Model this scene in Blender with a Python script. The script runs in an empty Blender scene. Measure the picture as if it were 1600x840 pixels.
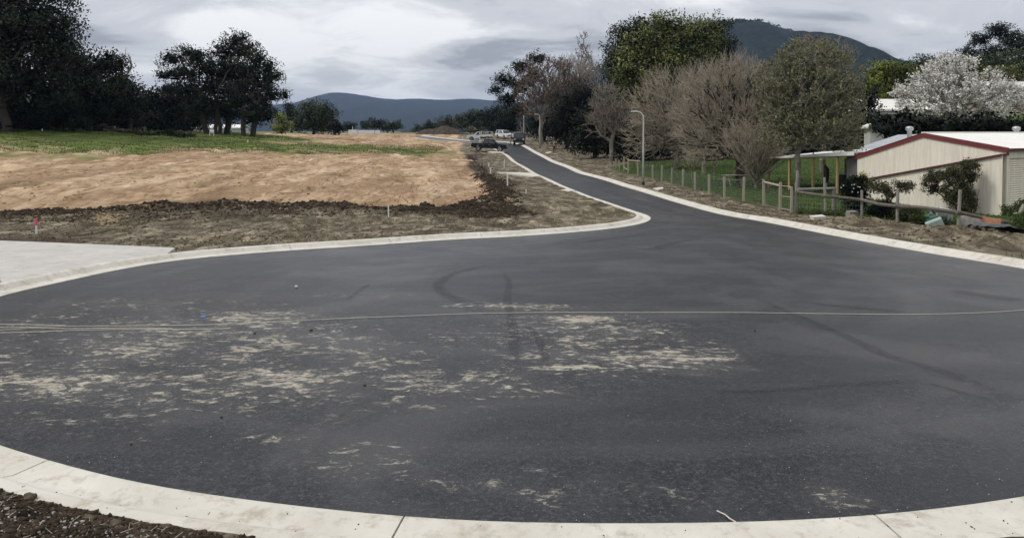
import bpy, bmesh, math, random
import numpy as np
from mathutils import Vector, Matrix
from mathutils.geometry import delaunay_2d_cdt

scene = bpy.context.scene
COL = scene.collection
R = math.radians

# ------------------------------------------------------------------ camera
EYE = 2.2                       # eye height above the ground at the photographer's feet
FPX, CX, CY, HZ = 1160.0, 800.0, 240.0, 205.0
PITCH = math.atan((CY - HZ) / FPX)
cam_data = bpy.data.cameras.new("camera")
cam = bpy.data.objects.new("camera", cam_data)
COL.objects.link(cam)
cam.location = (0, 0, EYE)
cam.rotation_euler = (math.pi / 2 - PITCH, 0, 0)
cam_data.sensor_width = 36.0
cam_data.lens = 36.0 * FPX / 1600.0
cam_data.shift_y = -(420.0 - CY) / 1600.0     # the photograph is the lower part of a taller frame
cam_data.clip_start = 0.05
cam_data.clip_end = 20000
scene.camera = cam

# ------------------------------------------------------------------ world: overcast sky
SUN_EL, SUN_AZ = R(50), R(-100)                # azimuth measured from straight ahead (+Y), negative = left
world = bpy.data.worlds.new("World")
scene.world = world
world.use_nodes = True
nt = world.node_tree
nt.nodes.clear()
def nn(t, typ, **kw):
    n = t.nodes.new(typ)
    for k, v in kw.items():
        setattr(n, k, v)
    return n
w_out = nn(nt, "ShaderNodeOutputWorld")
w_bg = nn(nt, "ShaderNodeBackground")
w_bg.inputs["Strength"].default_value = 0.1
sky = nn(nt, "ShaderNodeTexSky", sky_type="NISHITA", sun_disc=False)
sky.sun_elevation = SUN_EL
sky.sun_rotation = SUN_AZ
tc = nn(nt, "ShaderNodeTexCoord")
sep = nn(nt, "ShaderNodeSeparateXYZ")
nt.links.new(tc.outputs["Generated"], sep.inputs[0])
def wmath(op, a, b=None, c=None):
    n = nn(nt, "ShaderNodeMath", operation=op)
    for i, v in enumerate((a, b, c)):
        if v is None:
            continue
        if isinstance(v, (int, float)):
            n.inputs[i].default_value = v
        else:
            nt.links.new(v, n.inputs[i])
    return n.outputs[0]
zc = wmath("MAXIMUM", sep.outputs[2], 0.0)
den = wmath("ADD", zc, 0.24)
comb = nn(nt, "ShaderNodeCombineXYZ")
nt.links.new(wmath("DIVIDE", sep.outputs[0], den), comb.inputs[0])
nt.links.new(wmath("DIVIDE", sep.outputs[1], den), comb.inputs[1])
def wnoise(scale, detail, rough, dist, off):
    m = nn(nt, "ShaderNodeMapping")
    m.inputs["Location"].default_value = off
    m.inputs["Scale"].default_value = (1.0, 1.25, 1)
    nt.links.new(comb.outputs[0], m.inputs[0])
    n = nn(nt, "ShaderNodeTexNoise")
    n.inputs["Scale"].default_value = scale
    n.inputs["Detail"].default_value = detail
    n.inputs["Roughness"].default_value = rough
    n.inputs["Distortion"].default_value = dist
    nt.links.new(m.outputs[0], n.inputs["Vector"])
    return n.outputs["Fac"]
big = wnoise(0.62, 3.0, 0.5, 0.2, (3.1, 1.7, 0.0))
fine = wnoise(1.9, 7.0, 0.58, 0.5, (0.4, 5.2, 2.0))
mixn = wmath("ADD", wmath("MULTIPLY", big, 0.55), wmath("MULTIPLY", fine, 0.45))
ramp = nn(nt, "ShaderNodeValToRGB")
ramp.color_ramp.interpolation = "EASE"
els = ramp.color_ramp.elements
els[0].position, els[0].color = 0.42, (3.45, 3.6, 4.0, 1)
els[1].position, els[1].color = 0.60, (9.3, 9.35, 9.4, 1)
e = els.new(0.5); e.color = (6.0, 6.12, 6.45, 1)
nt.links.new(mixn, ramp.inputs[0])
# an overcast dome is brighter overhead than at the horizon
grad = wmath("ADD", wmath("MULTIPLY", zc, 1.15), 0.86)
vm = nn(nt, "ShaderNodeVectorMath", operation="SCALE")
nt.links.new(ramp.outputs[0], vm.inputs[0])
nt.links.new(grad, vm.inputs["Scale"])
mix = nn(nt, "ShaderNodeMixRGB")
mix.inputs[0].default_value = 0.93
nt.links.new(sky.outputs[0], mix.inputs[1])
nt.links.new(vm.outputs[0], mix.inputs[2])
nt.links.new(mix.outputs[0], w_bg.inputs["Color"])
nt.links.new(w_bg.outputs[0], w_out.inputs["Surface"])

# ------------------------------------------------------------------ sun through thin cloud
sl = bpy.data.lights.new("sun", "SUN")
sl.energy = 1.5
sl.angle = R(14)
sl.color = (1.0, 0.96, 0.9)
sun = bpy.data.objects.new("sun", sl)
COL.objects.link(sun)
sdir = Vector((math.sin(SUN_AZ) * math.cos(SUN_EL), math.cos(SUN_AZ) * math.cos(SUN_EL), math.sin(SUN_EL)))
sun.rotation_euler = sdir.to_track_quat("Z", "Y").to_euler()

HAZE = 0.00008                 # scattering per metre
scene.view_settings.view_transform = "Standard"
scene.view_settings.look = "None"
scene.view_settings.exposure = 0.10
scene.view_settings.gamma = 1.0
scene.view_settings.use_curve_mapping = False
scene.cycles.use_denoising = True
scene.cycles.max_bounces = 6
scene.cycles.diffuse_bounces = 3
scene.cycles.glossy_bounces = 3
scene.cycles.transparent_max_bounces = 8
scene.cycles.volume_bounces = 0

# ------------------------------------------------------------------ projection helpers
CA, SA = math.cos(PITCH), math.sin(PITCH)
def at(px, py, d):
    """world point that a camera pixel meets at depth d"""
    u = (px - CX) / FPX * d
    v = (CY - py) / FPX * d
    return np.array([u, d * CA + v * SA, EYE - d * SA + v * CA])
def project(P):
    P = np.asarray(P, float)
    x, y, z = P[..., 0], P[..., 1], P[..., 2] - EYE
    dep = np.maximum(y * CA - z * SA, 0.05)
    up = y * SA + z * CA
    return CX + FPX * x / dep, CY - FPX * up / dep

# ------------------------------------------------------------------ noise
def _hash(ix, iy, seed):
    h = (ix.astype(np.int64) * 374761393 + iy.astype(np.int64) * 668265263 + seed * 1442695041) & 0x7fffffff
    h = ((h ^ (h >> 13)) * 1274126177) & 0x7fffffff
    return ((h ^ (h >> 16)) & 0xffff) / 65535.0
def vnoise(x, y, seed=0):
    ix, iy = np.floor(x), np.floor(y)
    fx, fy = x - ix, y - iy
    fx, fy = fx * fx * (3 - 2 * fx), fy * fy * (3 - 2 * fy)
    a, b = _hash(ix, iy, seed), _hash(ix + 1, iy, seed)
    c, d = _hash(ix, iy + 1, seed), _hash(ix + 1, iy + 1, seed)
    return (a + (b - a) * fx) * (1 - fy) + (c + (d - c) * fx) * fy - 0.5
def fbm(x, y, octv=4, seed=0, gain=0.5):
    x, y = np.asarray(x, float), np.asarray(y, float)
    s, a = 0, 1.0
    for i in range(octv):
        s = s + a * vnoise(x, y, seed + i * 17)
        x, y, a = x * 2.03 + 7.1, y * 2.03 + 3.3, a * gain
    return s
def sstep(a, b, x):
    t = np.clip((np.asarray(x, float) - a) / (b - a), 0, 1)
    return t * t * (3 - 2 * t)

# ------------------------------------------------------------------ terrain
def prof(y):
    return np.interp(y, [0, 10, 20, 30, 40, 55, 80, 95, 110, 126, 140, 155, 200],
                     [-2.2, -2.75, -3.25, -3.6, -3.85, -4.05, -4.05, -3.75, -3.13, -2.42, -2.15, -1.95, -1.3])
ctrl = []
for y in (0, 4, 8, 12, 16, 20, 25, 30):
    for x in (-18, -9, 0, 9, 16):
        ctrl.append((x, y, prof(y)))
for px, py, d in [
    # road
    (1015, 342, 31.5), (925, 308, 44), (880, 290, 54), (844, 274, 67), (808, 254, 90), (788, 238, 110),
    (1060, 317, 41), (970, 290, 55), (902, 270.6, 72), (857, 251.5, 94), (817, 229, 121), (775, 220, 150), (740, 221, 152),
    # left field
    (-300, 345, 30), (0, 340, 31), (300, 335, 32), (600, 335, 32.5), (760, 330, 33.5),
    (-300, 280, 45), (0, 285, 44), (300, 295, 42), (600, 300, 41), (740, 300, 41),
    (-300, 228, 66), (0, 238, 64), (300, 245, 68), (600, 255, 66), (735, 262, 70),
    (-300, 192, 88), (0, 198, 88), (150, 204, 95), (340, 212, 105), (450, 211, 128), (600, 222, 110), (715, 232, 115),
    (600, 210, 200), (500, 209.5, 170), (700, 210, 180), (0, 196, 120), (-300, 190, 120),
    # right side
    (1162, 314.5, 41.5), (1034, 282, 58.5), (975, 267, 71), (1240, 332, 35.5), (1497, 356, 28.3), (1400, 346.7, 31), (1700, 350, 28),
    (1150, 288, 52), (1300, 300, 44), (1600, 330, 36), (1180, 262, 72), (1300, 262, 72), (1000, 258, 78), (930, 245, 98),
    (880, 236, 112), (860, 222, 140), (1500, 215, 75), (1380, 225, 80), (1500, 165, 120), (1350, 180, 130), (1650, 150, 130),
    (1100, 235, 110), (1000, 215, 160), (1250, 190, 150),
]:
    p = at(px, py, d)
    ctrl.append((p[0], p[1], p[2] - EYE))
ctrl = np.array(ctrl)
def _warp(x, y):
    y = np.maximum(y, 0.0)
    return x / (y + 12.0), np.log(y + 12.0)
def _tps_k(r2):
    return 0.5 * r2 * np.log(r2 + 1e-9)
_cu, _cv = _warp(ctrl[:, 0], ctrl[:, 1])
_n = len(ctrl)
_K = _tps_k((_cu[:, None] - _cu) ** 2 + (_cv[:, None] - _cv) ** 2) + np.eye(_n) * 8e-4
_Pm = np.stack([np.ones(_n), _cu, _cv], 1)
_A = np.block([[_K, _Pm], [_Pm.T, np.zeros((3, 3))]])
_sol = np.linalg.solve(_A, np.concatenate([ctrl[:, 2], np.zeros(3)]))
def tz(x, y):
    """smooth terrain height (world z), before any fine relief"""
    x, y = np.asarray(x, float), np.asarray(y, float)
    sh = np.broadcast(x, y).shape
    xf, yf = np.broadcast_to(x, sh).ravel(), np.broadcast_to(y, sh).ravel()
    xc = np.clip(xf, -1.1 * (np.maximum(yf, 0) + 25), 1.1 * (np.maximum(yf, 0) + 25))
    yc = np.clip(yf, 0, 230)
    xc = np.clip(xc, -170, 170)
    out = np.empty(len(xf))
    for i in range(0, len(xf), 60000):
        u, v = _warp(xc[i:i + 60000], yc[i:i + 60000])
        k = _tps_k((u[:, None] - _cu) ** 2 + (v[:, None] - _cv) ** 2)
        out[i:i + 60000] = k @ _sol[:_n] + _sol[_n] + _sol[_n + 1] * u + _sol[_n + 2] * v
    rr = np.hypot(xf, yf)
    w = sstep(170, 420, rr)
    out = out * (1 - w) + (-1.2) * w
    return (out + EYE).reshape(sh)
_DS = np.concatenate([np.linspace(2.5, 60, 600), np.linspace(60.2, 260, 700)])
def G(px, py, dmax=260):
    """first meeting of a camera pixel with the smooth terrain"""
    pts = np.array([at(px, py, d) for d in (1.0, 2.0)])
    p0 = np.array([0, 0, EYE]); dirv = pts[0] - p0
    P = p0 + _DS[:, None] * dirv
    h = P[:, 2] - tz(P[:, 0], P[:, 1])
    i = np.argmax(h <= 0)
    if h[i] > 0:
        i = len(_DS) - 1
    if i > 0 and h[i] <= 0:
        t = h[i - 1] / (h[i - 1] - h[i])
        q = P[i - 1] + t * (P[i] - P[i - 1])
    else:
        q = P[i]
    return q
def gpt(px, py):
    q = G(px, py)
    return q[:2]
def catmull(pts, closed=False, step=0.5):
    pts = [np.asarray(p, float) for p in pts]
    out = []
    n = len(pts)
    for i in range(n if closed else n - 1):
        p0 = pts[(i - 1) % n] if (closed or i > 0) else 2 * pts[0] - pts[1]
        p1, p2 = pts[i], pts[(i + 1) % n]
        p3 = pts[(i + 2) % n] if (closed or i + 2 < n) else 2 * pts[-1] - pts[-2]
        m = max(2, int(np.linalg.norm(p2 - p1) / step))
        # centripetal parametrisation
        t0 = 0.0
        t1 = t0 + max(np.linalg.norm(p1 - p0), 1e-6) ** 0.5
        t2 = t1 + max(np.linalg.norm(p2 - p1), 1e-6) ** 0.5
        t3 = t2 + max(np.linalg.norm(p3 - p2), 1e-6) ** 0.5
        for k in range(m):
            t = t1 + (t2 - t1) * k / m
            a1 = (t1 - t) / (t1 - t0) * p0 + (t - t0) / (t1 - t0) * p1
            a2 = (t2 - t) / (t2 - t1) * p1 + (t - t1) / (t2 - t1) * p2
            a3 = (t3 - t) / (t3 - t2) * p2 + (t - t2) / (t3 - t2) * p3
            b1 = (t2 - t) / (t2 - t0) * a1 + (t - t0) / (t2 - t0) * a2
            b2 = (t3 - t) / (t3 - t1) * a2 + (t - t1) / (t3 - t1) * a3
            out.append((t2 - t) / (t2 - t1) * b1 + (t - t1) / (t2 - t1) * b2)
    if not closed:
        out.append(pts[-1])
    return np.array(out)
def resample(path, step):
    seg = np.linalg.norm(np.diff(path, axis=0), axis=1)
    s = np.concatenate([[0], np.cumsum(seg)])
    n = max(1, int(round(s[-1] / step)))
    t = np.linspace(0, s[-1], n + 1)
    return np.stack([np.interp(t, s, path[:, k]) for k in range(path.shape[1])], 1)
def sdist(x, y, poly):
    """signed distance to a polygon, positive inside"""
    poly = np.asarray(poly, float)
    x, y = np.asarray(x, float), np.asarray(y, float)
    d2 = np.full(x.shape, 1e18)
    ins = np.zeros(x.shape, bool)
    n = len(poly)
    for i in range(n):
        ax, ay = poly[i]; bx, by = poly[(i + 1) % n]
        ex, ey = bx - ax, by - ay
        t = np.clip(((x - ax) * ex + (y - ay) * ey) / (ex * ex + ey * ey + 1e-12), 0, 1)
        d2 = np.minimum(d2, (x - ax - t * ex) ** 2 + (y - ay - t * ey) ** 2)
        c = ((ay > y) != (by > y)) & (x < (bx - ax) * (y - ay) / (by - ay + 1e-18) + ax)
        ins ^= c
    return np.where(ins, 1, -1) * np.sqrt(d2)
def pdist(x, y, path):
    d2 = np.full(np.shape(x), 1e18)
    for i in range(len(path) - 1):
        ax, ay = path[i]; ex, ey = path[i + 1] - path[i]
        t = np.clip(((x - ax) * ex + (y - ay) * ey) / (ex * ex + ey * ey + 1e-12), 0, 1)
        d2 = np.minimum(d2, (x - ax - t * ex) ** 2 + (y - ay - t * ey) ** 2)
    return np.sqrt(d2)

# ------------------------------------------------------------------ mesh helpers
def link(o, parent=None):
    COL.objects.link(o)
    if parent is not None:
        o.parent = parent
    return o
def mesh_np(name, V, F, mat, parent=None, cols=None, smooth=False, attrs=None, loc=None, vnorm=None):
    """V (n,3); F list/array of faces. cols: per-face colour (m,3)"""
    me = bpy.data.meshes.new(name)
    V = np.asarray(V, np.float32)
    if loc is not None:
        V = V - np.asarray(loc, np.float32)
    if isinstance(F, np.ndarray) and F.ndim == 2:
        m, k = F.shape
        me.vertices.add(len(V))
        me.vertices.foreach_set("co", V.ravel())
        me.loops.add(m * k)
        me.loops.foreach_set("vertex_index", F.astype(np.int32).ravel())
        me.polygons.add(m)
        me.polygons.foreach_set("loop_start", (np.arange(m) * k).astype(np.int32))
        me.update(calc_edges=True)
    else:
        me.from_pydata([tuple(map(float, v)) for v in V], [], [tuple(int(i) for i in f) for f in F])
        me.update()
    if cols is not None:
        a = me.attributes.new("tint", "FLOAT_COLOR", "FACE")
        c = np.ones((len(me.polygons), 4), np.float32)
        c[:, :3] = cols
        a.data.foreach_set("color", c.ravel())
    if attrs:
        for k, v in attrs.items():
            v = np.asarray(v, np.float32)
            if v.ndim == 2:
                a = me.attributes.new(k, "FLOAT_COLOR", "POINT")
                a.data.foreach_set("color", v.ravel())
            else:
                a = me.attributes.new(k, "FLOAT", "POINT")
                a.data.foreach_set("value", v)
    if smooth:
        me.polygons.foreach_set("use_smooth", np.ones(len(me.polygons), bool))
    if vnorm is not None:
        me.polygons.foreach_set("use_smooth", np.ones(len(me.polygons), bool))
        me.normals_split_custom_set_from_vertices(np.asarray(vnorm, np.float32))
    if mat is not None:
        me.materials.append(mat)
    o = bpy.data.objects.new(name, me)
    if loc is not None:
        o.location = loc
    return link(o, parent)
def tag(o, label=None, cat=None, group=None, kind=None):
    if label: o["label"] = label
    if cat: o["category"] = cat
    if group: o["group"] = group
    if kind: o["kind"] = kind
    return o
def empty(name, loc, rz=0.0, label=None, cat=None, group=None):
    o = bpy.data.objects.new(name, None)
    o.empty_display_size = 0.2
    o.location = tuple(float(v) for v in loc)
    o.rotation_euler = (0, 0, rz)
    link(o)
    return tag(o, label, cat, group)
class MB:
    """collects simple solids into one mesh"""
    def __init__(self):
        self.v, self.f = [], []
    def add(self, V, F):
        b = len(self.v)
        self.v += [tuple(map(float, p)) for p in V]
        self.f += [tuple(i + b for i in f) for f in F]
        return self
    def box(self, c, s, rz=0.0, M=None):
        hx, hy, hz = s[0] / 2, s[1] / 2, s[2] / 2
        pts = [Vector((x, y, z)) for z in (-hz, hz) for x, y in ((-hx, -hy), (hx, -hy), (hx, hy), (-hx, hy))]
        if M is not None:
            pts = [M @ p for p in pts]
        cr, sr = math.cos(rz), math.sin(rz)
        pts = [(c[0] + p.x * cr - p.y * sr, c[1] + p.x * sr + p.y * cr, c[2] + p.z) for p in pts]
        return self.add(pts, [(0, 3, 2, 1), (4, 5, 6, 7), (0, 1, 5, 4), (1, 2, 6, 5), (2, 3, 7, 6), (3, 0, 4, 7)])
    def hexa(self, bot, top):
        return self.add(list(bot) + list(top), [(0, 3, 2, 1), (4, 5, 6, 7), (0, 1, 5, 4), (1, 2, 6, 5), (2, 3, 7, 6), (3, 0, 4, 7)])
    def tube(self, pts, rad, k=8, cap=True):
        pts = [Vector(p) for p in pts]
        n = len(pts)
        rad = [rad] * n if isinstance(rad, (int, float)) else list(rad)
        V, F = [], []
        prevx = None
        for i, p in enumerate(pts):
            t = (pts[min(i + 1, n - 1)] - pts[max(i - 1, 0)])
            t = t.normalized() if t.length > 1e-9 else Vector((0, 0, 1))
            if prevx is None:
                ref = Vector((0, 0, 1)) if abs(t.z) < 0.9 else Vector((1, 0, 0))
                ax = t.cross(ref).normalized()
            else:
                ax = (prevx - t * prevx.dot(t)).normalized()
            prevx = ax
            ay = t.cross(ax)
            for j in range(k):
                a = 2 * math.pi * j / k
                V.append(p + (ax * math.cos(a) + ay * math.sin(a)) * rad[i])
        for i in range(n - 1):
            for j in range(k):
                F.append((i * k + j, i * k + (j + 1) % k, (i + 1) * k + (j + 1) % k, (i + 1) * k + j))
        if cap:
            F.append(tuple(range(k - 1, -1, -1)))
            F.append(tuple((n - 1) * k + j for j in range(k)))
        return self.add(V, F)
    def lathe(self, prof_, c=(0, 0, 0), k=12, M=None):
        V, F = [], []
        n = len(prof_)
        for r, z in prof_:
            for j in range(k):
                a = 2 * math.pi * j / k
                p = Vector((r * math.cos(a), r * math.sin(a), z))
                if M is not None: p = M @ p
                V.append((p.x + c[0], p.y + c[1], p.z + c[2]))
        for i in range(n - 1):
            for j in range(k):
                F.append((i * k + j, i * k + (j + 1) % k, (i + 1) * k + (j + 1) % k, (i + 1) * k + j))
        F.append(tuple(range(k - 1, -1, -1)))
        F.append(tuple((n - 1) * k + j for j in range(k)))
        return self.add(V, F)
    def prism(self, poly, y0, y1, axis="y"):
        """side outline (a,b) extruded: axis y -> (a,y,b)"""
        n = len(poly)
        V = [(a, y0, b) for a, b in poly] + [(a, y1, b) for a, b in poly]
        F = [tuple(range(n)), tuple(range(2 * n - 1, n - 1, -1))]
        F += [(i, i + n, (i + 1) % n + n, (i + 1) % n) for i in range(n)]
        return self.add(V, F)
    def build(self, name, mat, parent=None, smooth=False, bevel=0.0, loc=None):
        o = mesh_np(name, np.array(self.v), self.f, mat, parent, smooth=smooth, loc=loc)
        bm = bmesh.new(); bm.from_mesh(o.data)
        bmesh.ops.recalc_face_normals(bm, faces=bm.faces)
        if bevel > 0:
            bmesh.ops.bevel(bm, geom=[e for e in bm.edges if e.calc_face_angle(0) > 0.5], offset=bevel, segments=2, affect="EDGES", clamp_overlap=True)
        bm.to_mesh(o.data); bm.free()
        return o
def prisms(P0, P1, r0, r1, k=3):
    """many tapered segments at once -> V, F (quads)"""
    P0, P1 = np.asarray(P0, float), np.asarray(P1, float)
    r0, r1 = np.asarray(r0, float), np.asarray(r1, float)
    t = P1 - P0
    L = np.linalg.norm(t, axis=1, keepdims=True); t = t / np.maximum(L, 1e-9)
    ref = np.where(np.abs(t[:, 2:3]) < 0.9, np.array([[0, 0, 1.0]]), np.array([[1.0, 0, 0]]))
    a = np.cross(t, ref); a /= np.maximum(np.linalg.norm(a, axis=1, keepdims=True), 1e-9)
    b = np.cross(t, a)
    ang = 2 * np.pi * np.arange(k) / k
    off = a[:, None, :] * np.cos(ang)[None, :, None] + b[:, None, :] * np.sin(ang)[None, :, None]
    V = np.concatenate([P0[:, None] + off * r0[:, None, None], P1[:, None] + off * r1[:, None, None]], 1)
    n = len(P0)
    base = (np.arange(n) * 2 * k)[:, None]
    F = []
    for j in range(k):
        F.append(np.concatenate([base + j, base + (j + 1) % k, base + k + (j + 1) % k, base + k + j], 1))
    return V.reshape(-1, 3), np.concatenate(F, 0)

# ------------------------------------------------------------------ materials
MATS = {}
def new_mat(name):
    m = bpy.data.materials.new(name); m.use_nodes = True
    MATS[name] = m
    t = m.node_tree
    return m, t, t.nodes["Principled BSDF"]
def link_noise(t, scale, detail=4, rough=0.55, vec=None, dist=0.0):
    n = nn(t, "ShaderNodeTexNoise")
    n.inputs["Scale"].default_value = scale
    n.inputs["Detail"].default_value = detail
    n.inputs["Roughness"].default_value = rough
    n.inputs["Distortion"].default_value = dist
    if vec is not None: t.links.new(vec, n.inputs["Vector"])
    return n.outputs["Fac"]
def coords(t, kind="Object", scale=None):
    c = nn(t, "ShaderNodeTexCoord")
    if scale is None: return c.outputs[kind]
    m = nn(t, "ShaderNodeMapping"); m.inputs["Scale"].default_value = scale
    t.links.new(c.outputs[kind], m.inputs[0])
    return m.outputs[0]
def ramp_(t, fac, stops):
    r = nn(t, "ShaderNodeValToRGB")
    es = r.color_ramp.elements
    while len(es) < len(stops): es.new(0.5)
    for e_, (p, c) in zip(es, stops):
        e_.position = p
        e_.color = (*c, 1) if len(c) == 3 else c
    t.links.new(fac, r.inputs[0])
    return r.outputs[0]
def mixc(t, fac, a, b, mode="MIX"):
    n = nn(t, "ShaderNodeMixRGB", blend_type=mode)
    for i, v in ((0, fac), (1, a), (2, b)):
        if isinstance(v, (int, float)): n.inputs[i].default_value = v
        elif isinstance(v, tuple): n.inputs[i].default_value = (*v, 1) if len(v) == 3 else v
        else: t.links.new(v, n.inputs[i])
    return n.outputs[0]
def mth(t, op, a, b=None, clamp=False):
    n = nn(t, "ShaderNodeMath", operation=op, use_clamp=clamp)
    for i, v in enumerate((a, b)):
        if v is None: continue
        if isinstance(v, (int, float)): n.inputs[i].default_value = v
        else: t.links.new(v, n.inputs[i])
    return n.outputs[0]
def maprange(t, v, a, b, c=0.0, d=1.0):
    n = nn(t, "ShaderNodeMapRange", interpolation_type="SMOOTHSTEP")
    n.inputs[1].default_value, n.inputs[2].default_value = a, b
    n.inputs[3].default_value, n.inputs[4].default_value = c, d
    t.links.new(v, n.inputs[0])
    return n.outputs[0]
def bump(t, bsdf, h, strength, dist=0.02):
    b = nn(t, "ShaderNodeBump")
    b.inputs["Strength"].default_value = strength
    b.inputs["Distance"].default_value = dist
    t.links.new(h, b.inputs["Height"])
    t.links.new(b.outputs[0], bsdf.inputs["Normal"])
def attr(t, name, out="Color"):
    a = nn(t, "ShaderNodeAttribute"); a.attribute_name = name
    return a.outputs[out]
def simple(name, col, rough=0.6, metal=0.0, var=0.15, scale=6.0, spec=0.5, bmp=0.0, stretch=None, coat=0.0):
    m, t, b = new_mat(name)
    v = coords(t, "Object", stretch)
    n = link_noise(t, scale, 5, 0.6, v)
    dark = tuple(c * (1 - var) for c in col); lite = tuple(min(1, c * (1 + var)) for c in col)
    t.links.new(ramp_(t, n, [(0.3, dark), (0.7, lite)]), b.inputs["Base Color"])
    b.inputs["Roughness"].default_value = rough
    b.inputs["Metallic"].default_value = metal
    b.inputs["Specular IOR Level"].default_value = spec
    if coat: b.inputs["Coat Weight"].default_value = coat; b.inputs["Coat Roughness"].default_value = 0.05
    if bmp: bump(t, b, n, bmp, 0.02)
    return m
def leaf_mat(name, rough=0.55, spec=0.3):
    m, t, b = new_mat(name)
    t.links.new(attr(t, "tint"), b.inputs["Base Color"])
    b.inputs["Roughness"].default_value = rough
    b.inputs["Specular IOR Level"].default_value = spec
    return m

# asphalt: fresh fine-grained seal with clay dust smeared over it
m, t, b = new_mat("asphalt")
oc = coords(t, "Object")
agg = nn(t, "ShaderNodeTexVoronoi"); agg.inputs["Scale"].default_value = 62; t.links.new(oc, agg.inputs["Vector"])
fineN = link_noise(t, 60, 4, 0.7, oc)
midN = link_noise(t, 0.9, 5, 0.6, oc, 0.4)
rollN = link_noise(t, 1.0, 4, 0.55, coords(t, "Object", (0.22, 1.1, 1)))
grain = link_noise(t, 34, 3, 0.8, oc)
patch = link_noise(t, 0.33, 4, 0.6, oc, 0.8)
base = ramp_(t, agg.outputs["Color"], [(0.0, (0.006, 0.007, 0.009)), (0.6, (0.017, 0.019, 0.024)), (0.85, (0.05, 0.052, 0.058)), (1.0, (0.17, 0.17, 0.175))])
base = mixc(t, maprange(t, grain, 0.42, 0.62, 0.75, 0.0), base, (0.004, 0.005, 0.006))
base = mixc(t, maprange(t, fineN, 0.55, 0.72, 0.0, 0.5), base, (0.050, 0.051, 0.056))
grain2 = link_noise(t, 19, 5, 0.8, oc)
base = mixc(t, maprange(t, grain2, 0.52, 0.64, 0.0, 0.7), base, (0.070, 0.071, 0.077))
base = mixc(t, maprange(t, grain2, 0.49, 0.38, 0.0, 0.85), base, (0.004, 0.005, 0.006))
lane = nn(t, "ShaderNodeTexNoise"); lane.inputs["Scale"].default_value = 1.0; lane.inputs["Detail"].default_value = 3; lane.inputs["Distortion"].default_value = 0.3
lcomb = nn(t, "ShaderNodeCombineXYZ"); t.links.new(mth(t, "MULTIPLY", attr(t, "edge_dist", "Fac"), 1.3), lcomb.inputs[0]); t.links.new(mth(t, "MULTIPLY", midN, 0.5), lcomb.inputs[1]); t.links.new(lcomb.outputs[0], lane.inputs["Vector"])
base = mixc(t, maprange(t, lane.outputs["Fac"], 0.50, 0.62, 0.0, 0.28), base, (0.07, 0.07, 0.072))
base = mixc(t, maprange(t, midN, 0.40, 0.66, 0.0, 0.45), base, (0.046, 0.046, 0.049))
base = mixc(t, maprange(t, rollN, 0.45, 0.62, 0.0, 0.45), base, (0.013, 0.014, 0.017))
base = mixc(t, maprange(t, patch, 0.48, 0.64, 0.0, 0.4), base, (0.075, 0.074, 0.075))
dmask = attr(t, "dust", "Fac")
st1 = link_noise(t, 1.0, 7, 0.68, coords(t, "Object", (2.9, 4.4, 1)), 1.2)
st2 = link_noise(t, 11, 6, 0.78, coords(t, "Object", (0.8, 1.2, 1)), 0.6)
dn = mth(t, "ADD", mth(t, "MULTIPLY", st1, 0.5), mth(t, "MULTIPLY", st2, 0.5))
dd = maprange(t, mth(t, "ADD", dn, mth(t, "MULTIPLY", dmask, 0.15)), 0.565, 0.675)
dd = mth(t, "MULTIPLY", dd, maprange(t, dmask, 0.02, 0.3))
dcol = ramp_(t, link_noise(t, 3.0, 4, 0.6, oc), [(0.3, (0.36, 0.32, 0.24)), (0.7, (0.52, 0.475, 0.385))])
film = mth(t, "MULTIPLY", dmask, mth(t, "MULTIPLY", maprange(t, midN, 0.3, 0.7), 0.22))
base = mixc(t, film, base, (0.20, 0.18, 0.15))
base = mixc(t, mth(t, "MULTIPLY", dd, 0.85), base, dcol)
t.links.new(base, b.inputs["Base Color"])
rg = mth(t, "ADD", maprange(t, midN, 0.3, 0.7, 0.29, 0.39), mth(t, "MULTIPLY", dd, 0.25))
t.links.new(rg, b.inputs["Roughness"])
b.inputs["Specular IOR Level"].default_value = 0.19
bump(t, b, mth(t, "ADD", agg.outputs["Distance"], mth(t, "MULTIPLY", fineN, 0.6)), 0.75, 0.006)

# ground: soil, clay, pasture and lawn mixed by painted zones
m, t, b = new_mat("ground")
oc = coords(t, "Object")
za = attr(t, "zone")
zs = nn(t, "ShaderNodeSeparateColor"); t.links.new(za, zs.inputs[0])
aal = attr(t, "zone", "Alpha")
n_s = link_noise(t, 14, 6, 0.68, oc, 0.2)
n_m = link_noise(t, 1.7, 6, 0.66, oc, 0.4)
n_l = link_noise(t, 0.35, 5, 0.6, oc, 0.3)
dm_ = nn(t, "ShaderNodeMapping"); dm_.inputs["Rotation"].default_value = (0, 0, 0.55); dm_.inputs["Rotation"].default_value = (0, 0, -0.30); dm_.inputs["Scale"].default_value = (0.55, 0.045, 1); t.links.new(oc, dm_.inputs[0]); diag = dm_.outputs[0]
n_x = link_noise(t, 2.2, 6, 0.7, coords(t, "Object", (0.22, 1.6, 1)), 0.5)
n_v = link_noise(t, 1.0, 9, 0.72, coords(t, "Object", (1.5, 0.62, 1)), 0.6)
rm_ = nn(t, "ShaderNodeMapping"); rm_.inputs["Rotation"].default_value = (0, 0, 0.12); rm_.inputs["Scale"].default_value = (0.42, 0.10, 1); t.links.new(oc, rm_.inputs[0])
n_c = link_noise(t, 1.0, 10, 0.70, rm_.outputs[0], 0.7)
n_d = link_noise(t, 1.0, 6, 0.66, diag, 0.5)
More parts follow.
